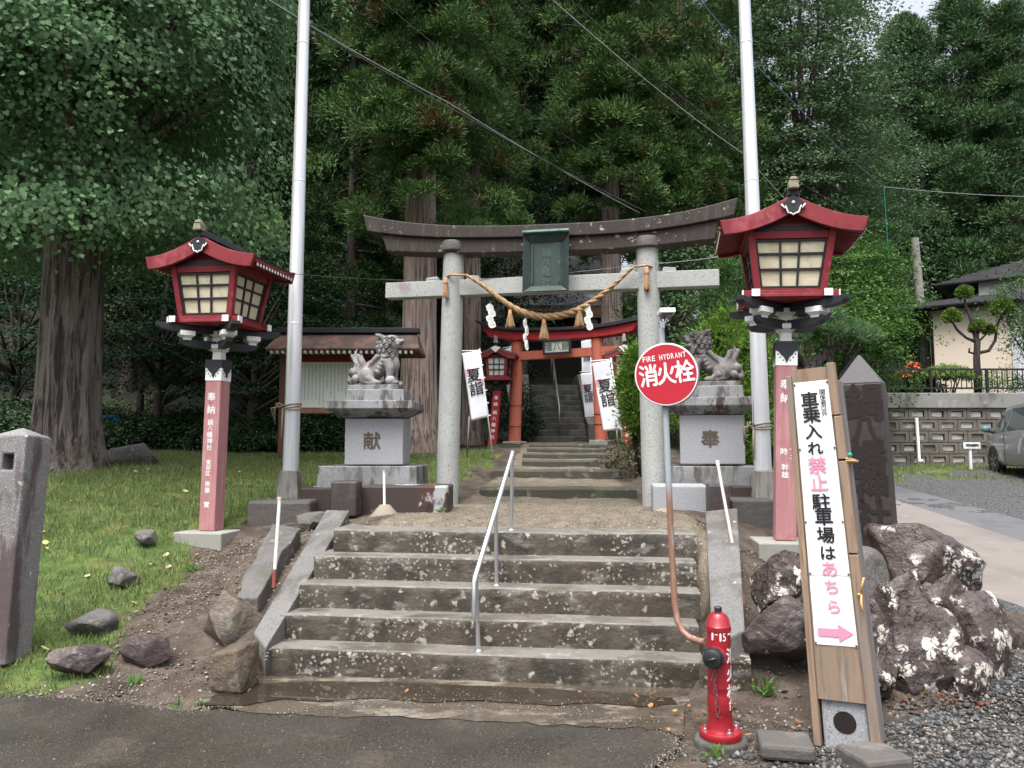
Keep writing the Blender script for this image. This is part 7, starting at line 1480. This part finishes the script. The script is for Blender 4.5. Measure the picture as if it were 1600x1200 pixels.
# ---------------------------------------------------------------- bright cypress and bushes right of the path
def cypress(name, label, loc, z0, z1, rad, seed, ncl, leaf, cat='bush', stems=5, wisp=.55, nn=80):
    t = thing(name, label, cat, loc); r = np.random.default_rng(seed); rr = random.Random(seed); n = ncl
    th = r.uniform(0, 2*np.pi, n); f = r.random(n); q = r.uniform(.55, 1.05, n)*(1+.4*(vnoise(th*2, f*5, 1.5, seed)-.5)*2); prof = np.sqrt(np.clip(1-(2*f-1)**2, 0, 1))*(1-.35*f)+.08
    C = np.stack([np.cos(th)*rad*prof*q, np.sin(th)*rad*prof*q, z0+(z1-z0)*f], 1); OUT = nrm(np.stack([np.cos(th), np.sin(th), 0*th+.5], 1))
    V, F = needles(C, OUT, int(nn*1.7), .085, .075, .017, r, wisp, .6)
    mb = MB()
    for k in range(stems):
        a = rr.uniform(0, 6.28); mb.tube([(rr.uniform(-.12, .12), rr.uniform(-.12, .12), -.1), (.12*math.cos(a), .12*math.sin(a), z0*.8+.1), (rad*.5*math.cos(a), rad*.5*math.sin(a), (z0+z1)/2)], [.028, .022, .01], 6)
    finish(t, mb, M['bark_dark'], V, F, leaf)
cypress('cypress_bush', 'bright yellow green cypress bush right of the path behind the hydrant sign', gpt(1000, 11.8), .75, 2.0, .24, 81, 210, LY)
cypress('cypress_bush', 'bright yellow green cypress behind the dark guardian lion', gpt(1140, 12.2), .3, 2.75, .72, 82, 330, LY)
cypress('cypress_bush', 'taller deep green cypress behind the bright one at the right pedestal', gpt(1150, 14.5), .3, 4.0, 1.0, 83, 380, leafm('leaf_cypress2', [(.03, .08, .02), (.055, .12, .03), (.085, .165, .04)], .2, .55), nn=60)
cypress('cypress_bush', 'green cypress shrub between right flagpole and pine', gpt(1215, 15.5), .3, 2.6, .9, 84, 300, leafm('leaf_cypress3', [(.04, .10, .02), (.07, .15, .03), (.10, .19, .045)], .2, .55), nn=60)
# spreading pine behind the carved tablet
PI_ = gpt(1262, 14.2); t = thing('pine_tree', 'low spreading pine with bent trunk behind the notice post and tablet', 'tree', PI_); r = np.random.default_rng(91); rr = random.Random(91)
L0 = lambda px, py, Y=14.2: tuple(at(px, py, Y)-Vector(PI_))
mb = MB(); mb.tube([(0, 0, -.1), L0(1256, 600), L0(1262, 578), L0(1285, 556), L0(1300, 545), L0(1330, 540)], [.16, .13, .11, .09, .07, .04], 12); mb.tube([L0(1262, 578), L0(1250, 560), L0(1235, 545)], [.09, .06, .03], 10)
C = []
for px, py, w_, n in ((1265,515,38,46),(1310,520,44,60),(1345,530,26,30),(1240,530,30,26),(1290,500,28,24)):
    for _ in range(n):
        a = rr.uniform(0, 6.28); q = rr.random()**.5; p = L0(px+math.cos(a)*q*w_, py-7*(1-q*q)+rr.uniform(-4, 4), 14.2+math.sin(a)*q*.6); C.append(p)
C = np.array(C); V, F = needles(C, np.tile(np.array([[0, -.1, 1.]]), (len(C), 1)), 120, .05, .15, .009, r, .5, .6); finish(t, mb, M['bark'], V, F, LP)
# ---------------------------------------------------------------- garden on the wall: cloud pruned tree, clipped bush, lilies
TY0 = at(1528, 612, 21.0); t = thing('topiary_tree', 'cloud pruned garden tree with five clipped green balls before the house', 'tree', (TY0.x, TY0.y, 3.0)); L1 = lambda px, py: tuple(at(px, py, 21.0)-t.location)
mb = MB(); mb.tube([(0, 0, -.1), L1(1526, 560), L1(1527, 535), L1(1520, 505), L1(1509, 478), L1(1507, 465)], [.10, .085, .08, .05, .04, .02], 10); mb.tube([L1(1527, 535), L1(1510, 528), L1(1495, 515), L1(1488, 502)], [.05, .04, .035, .02], 8); mb.tube([L1(1526, 552), L1(1545, 548), L1(1555, 532), L1(1558, 508), L1(1566, 490)], [.05, .045, .04, .035, .02], 8); mb.tube([L1(1527, 540), L1(1528, 518)], [.05, .03], 8); mb.tube([L1(1523, 553), L1(1514, 550), L1(1515, 544)], [.03, .03, .02], 8); mb.tube([L1(1528, 535), L1(1545, 518)], [.03, .02], 8)
mb.obj('trunk', M['bark_dark'], t, smooth=True); r = np.random.default_rng(95)
for px, py, rp_ in ((1507,459,12),(1487,496,13.5),(1528,512,12.5),(1545,516,8),(1566,482,18)):
    c = np.array(L1(px, py)); R_ = rp_*21/FPX*.82; u = nrm(r.normal(0, 1, (260, 3))); u[:, 2] = np.where(u[:, 2] < -.5, -u[:, 2], u[:, 2]); C = c+u*R_*r.uniform(.7, 1, (260, 1)); V, F = needles(C, u, 22, .02, .07, .022, r, .2, .6); npmesh('leaf_ball', V, F, LT, t)
b0 = at(1480, 606, 21.0); t = thing('clipped_bush', 'dome shaped clipped green bush behind the iron railing', 'bush', (b0.x, b0.y, 3.0)); cz = at(1480, 586, 21).z-3.0
u = nrm(r.normal(0, 1, (520, 3))); u[:, 2] = np.abs(u[:, 2])*.9-.1; C = u*np.array([.72, .55, .36])*r.uniform(.8, 1, (520, 1))+np.array([0, 0, cz-.05]); V, F = sprays(C, nrm(u+np.array([0, 0, .01])), 16, .04, 1, .055, OVAL, r, .4, .5); mb = MB()
for k in range(5): a = k*1.25; mb.tube([(.1*math.cos(a), .1*math.sin(a), -.1), (.4*math.cos(a), .3*math.sin(a), cz)], [.03, .012], 6)
finish(t, mb, M['bark_dark'], V, F, LT)
ORG = surf('lily_petal', (.80, .13, .03), .5)
b0 = at(1420, 606, 20.9); t = thing('lily_clump', 'clump of orange lilies flowering behind the iron railing', 'flowers', (b0.x, b0.y, 3.0)); rr = random.Random(6); mb = MB(); C = []
fl = []
for px, py in ((1404,582),(1410,578),(1417,573),(1424,566),(1430,572),(1436,575),(1428,579),(1412,587),(1421,586),(1420,568),(1433,568)):
    p = Vector(at(px, py, 20.8+rr.uniform(-.2, .2)))-t.location; fl.append(p); q = Vector((rr.uniform(-.2, .2), rr.uniform(-.1, .1), 0)); mb.tube([q, q.lerp(p, .5)+Vector((.03, 0, .03)), p], [.012, .010, .006], 5)
    for k in range(6): C.append(q.lerp(p, rr.uniform(.1, .75)))
mb.obj('stem', LW, t)
V, F = sprays(np.array([tuple(c) for c in C]), np.tile(np.array([[0, 0, 1.]]), (len(C), 1)), 9, .10, 1, .12, OVAL, np.random.default_rng(4), .3, .8); npmesh('leaves', V, F, LW, t)
for p in fl:
    mb = MB()
    for k in range(6):
        a = k*1.047; d = Vector((math.cos(a), math.sin(a)*.7, .45*math.sin(a)+.15)); s_ = Vector((-math.sin(a), math.cos(a)*.7, 0))
        mb.add([p, p+d*.055+s_*.028, p+d*.115-Vector((0, 0, .02)), p+d*.055-s_*.028], [(0, 1, 2, 3)])
    mb.obj('flower', ORG, t)
for px, Y, lab, w_, h_, sd in ((1385, 20.9, 'dark leafy plants at the left end of the iron railing', .7, .45, 7), (1560, 20.9, 'light green garden plants under the house window behind the railing', .9, .5, 8), (1450, 21.3, 'low dark plants behind the lilies', .5, .3, 9)):
    x = (px-800)/FPX*Y; broad('garden_plant', lab, (x, Y, 3.0), h_*.6, (w_, .4, h_), .03, 200+sd, 90, 30, .12, .06, LD if sd != 8 else LM, nlimb=4, gap=.15, cat='plant')
# small weeds rooted in the joints
wt = None
for i, (px, py, z, s, lab) in enumerate(((1195,1085,.05,1.5,'grassy weed tuft growing in the soil left of the notice post'),(280,1104,.0,.6,'tiny weed tuft at the asphalt edge left of the puddle'),(312,1103,.0,.6,'tiny weed tuft at the asphalt edge beside the first tuft'),(588,806,.93,1.1,'weed tuft at the foot of the left pedestal curb'),(690,800,.93,.7,'small weed at the base of the left stone gate pillar'),(1165,1075,.03,.7,'small green weed right of the fire hydrant'),(1118,1182,.0,.8,'green weed sprout in front of the hydrant flange'),(300,890,.48,1.0,'leafy weed in front of the left lantern footing'),(210,1075,.0,.8,'grass tuft on the bank right of the wet boulder'),(640,728,1.3,.01,''),(1436,1106,.02,.8,'small weed under the lichen rocks'),(1002,758,1.0,1.2,'green weed left of the right gate pillar'))):
    if not lab: continue
    p = onz(px, py, z); z_ = hz(p.x, p.y); t = thing('weed_tuft', lab, 'weed', (p.x, p.y, max(z, z_)-.005), R(50*i), 'weed tufts')
    r = np.random.default_rng(300+i); k = 34; C = r.normal(0, .02*s, (k, 3))*np.array([1, 1, 0]); V, F = needles(C, nrm(r.normal(0, 1, (k, 3))*np.array([1, 1, .2])), 1, .008, .12*s, .008*max(s, .7), r, .55, .3, .25); npmesh('blade', V, F, LW, t)
# ivy and dead leaves right of the path
broad('shrub', 'straggly dark plants on the bare bank right of the low steps', gpt(985, 12.6), .25, (.45, 1.2, .35), .03, 73, 90, 30, .12, .05, leafm('leaf_brownish', [(.04, .055, .02), (.07, .085, .03), (.09, .06, .03)], .2, .6), nlimb=6, gap=.3, cat='shrub')
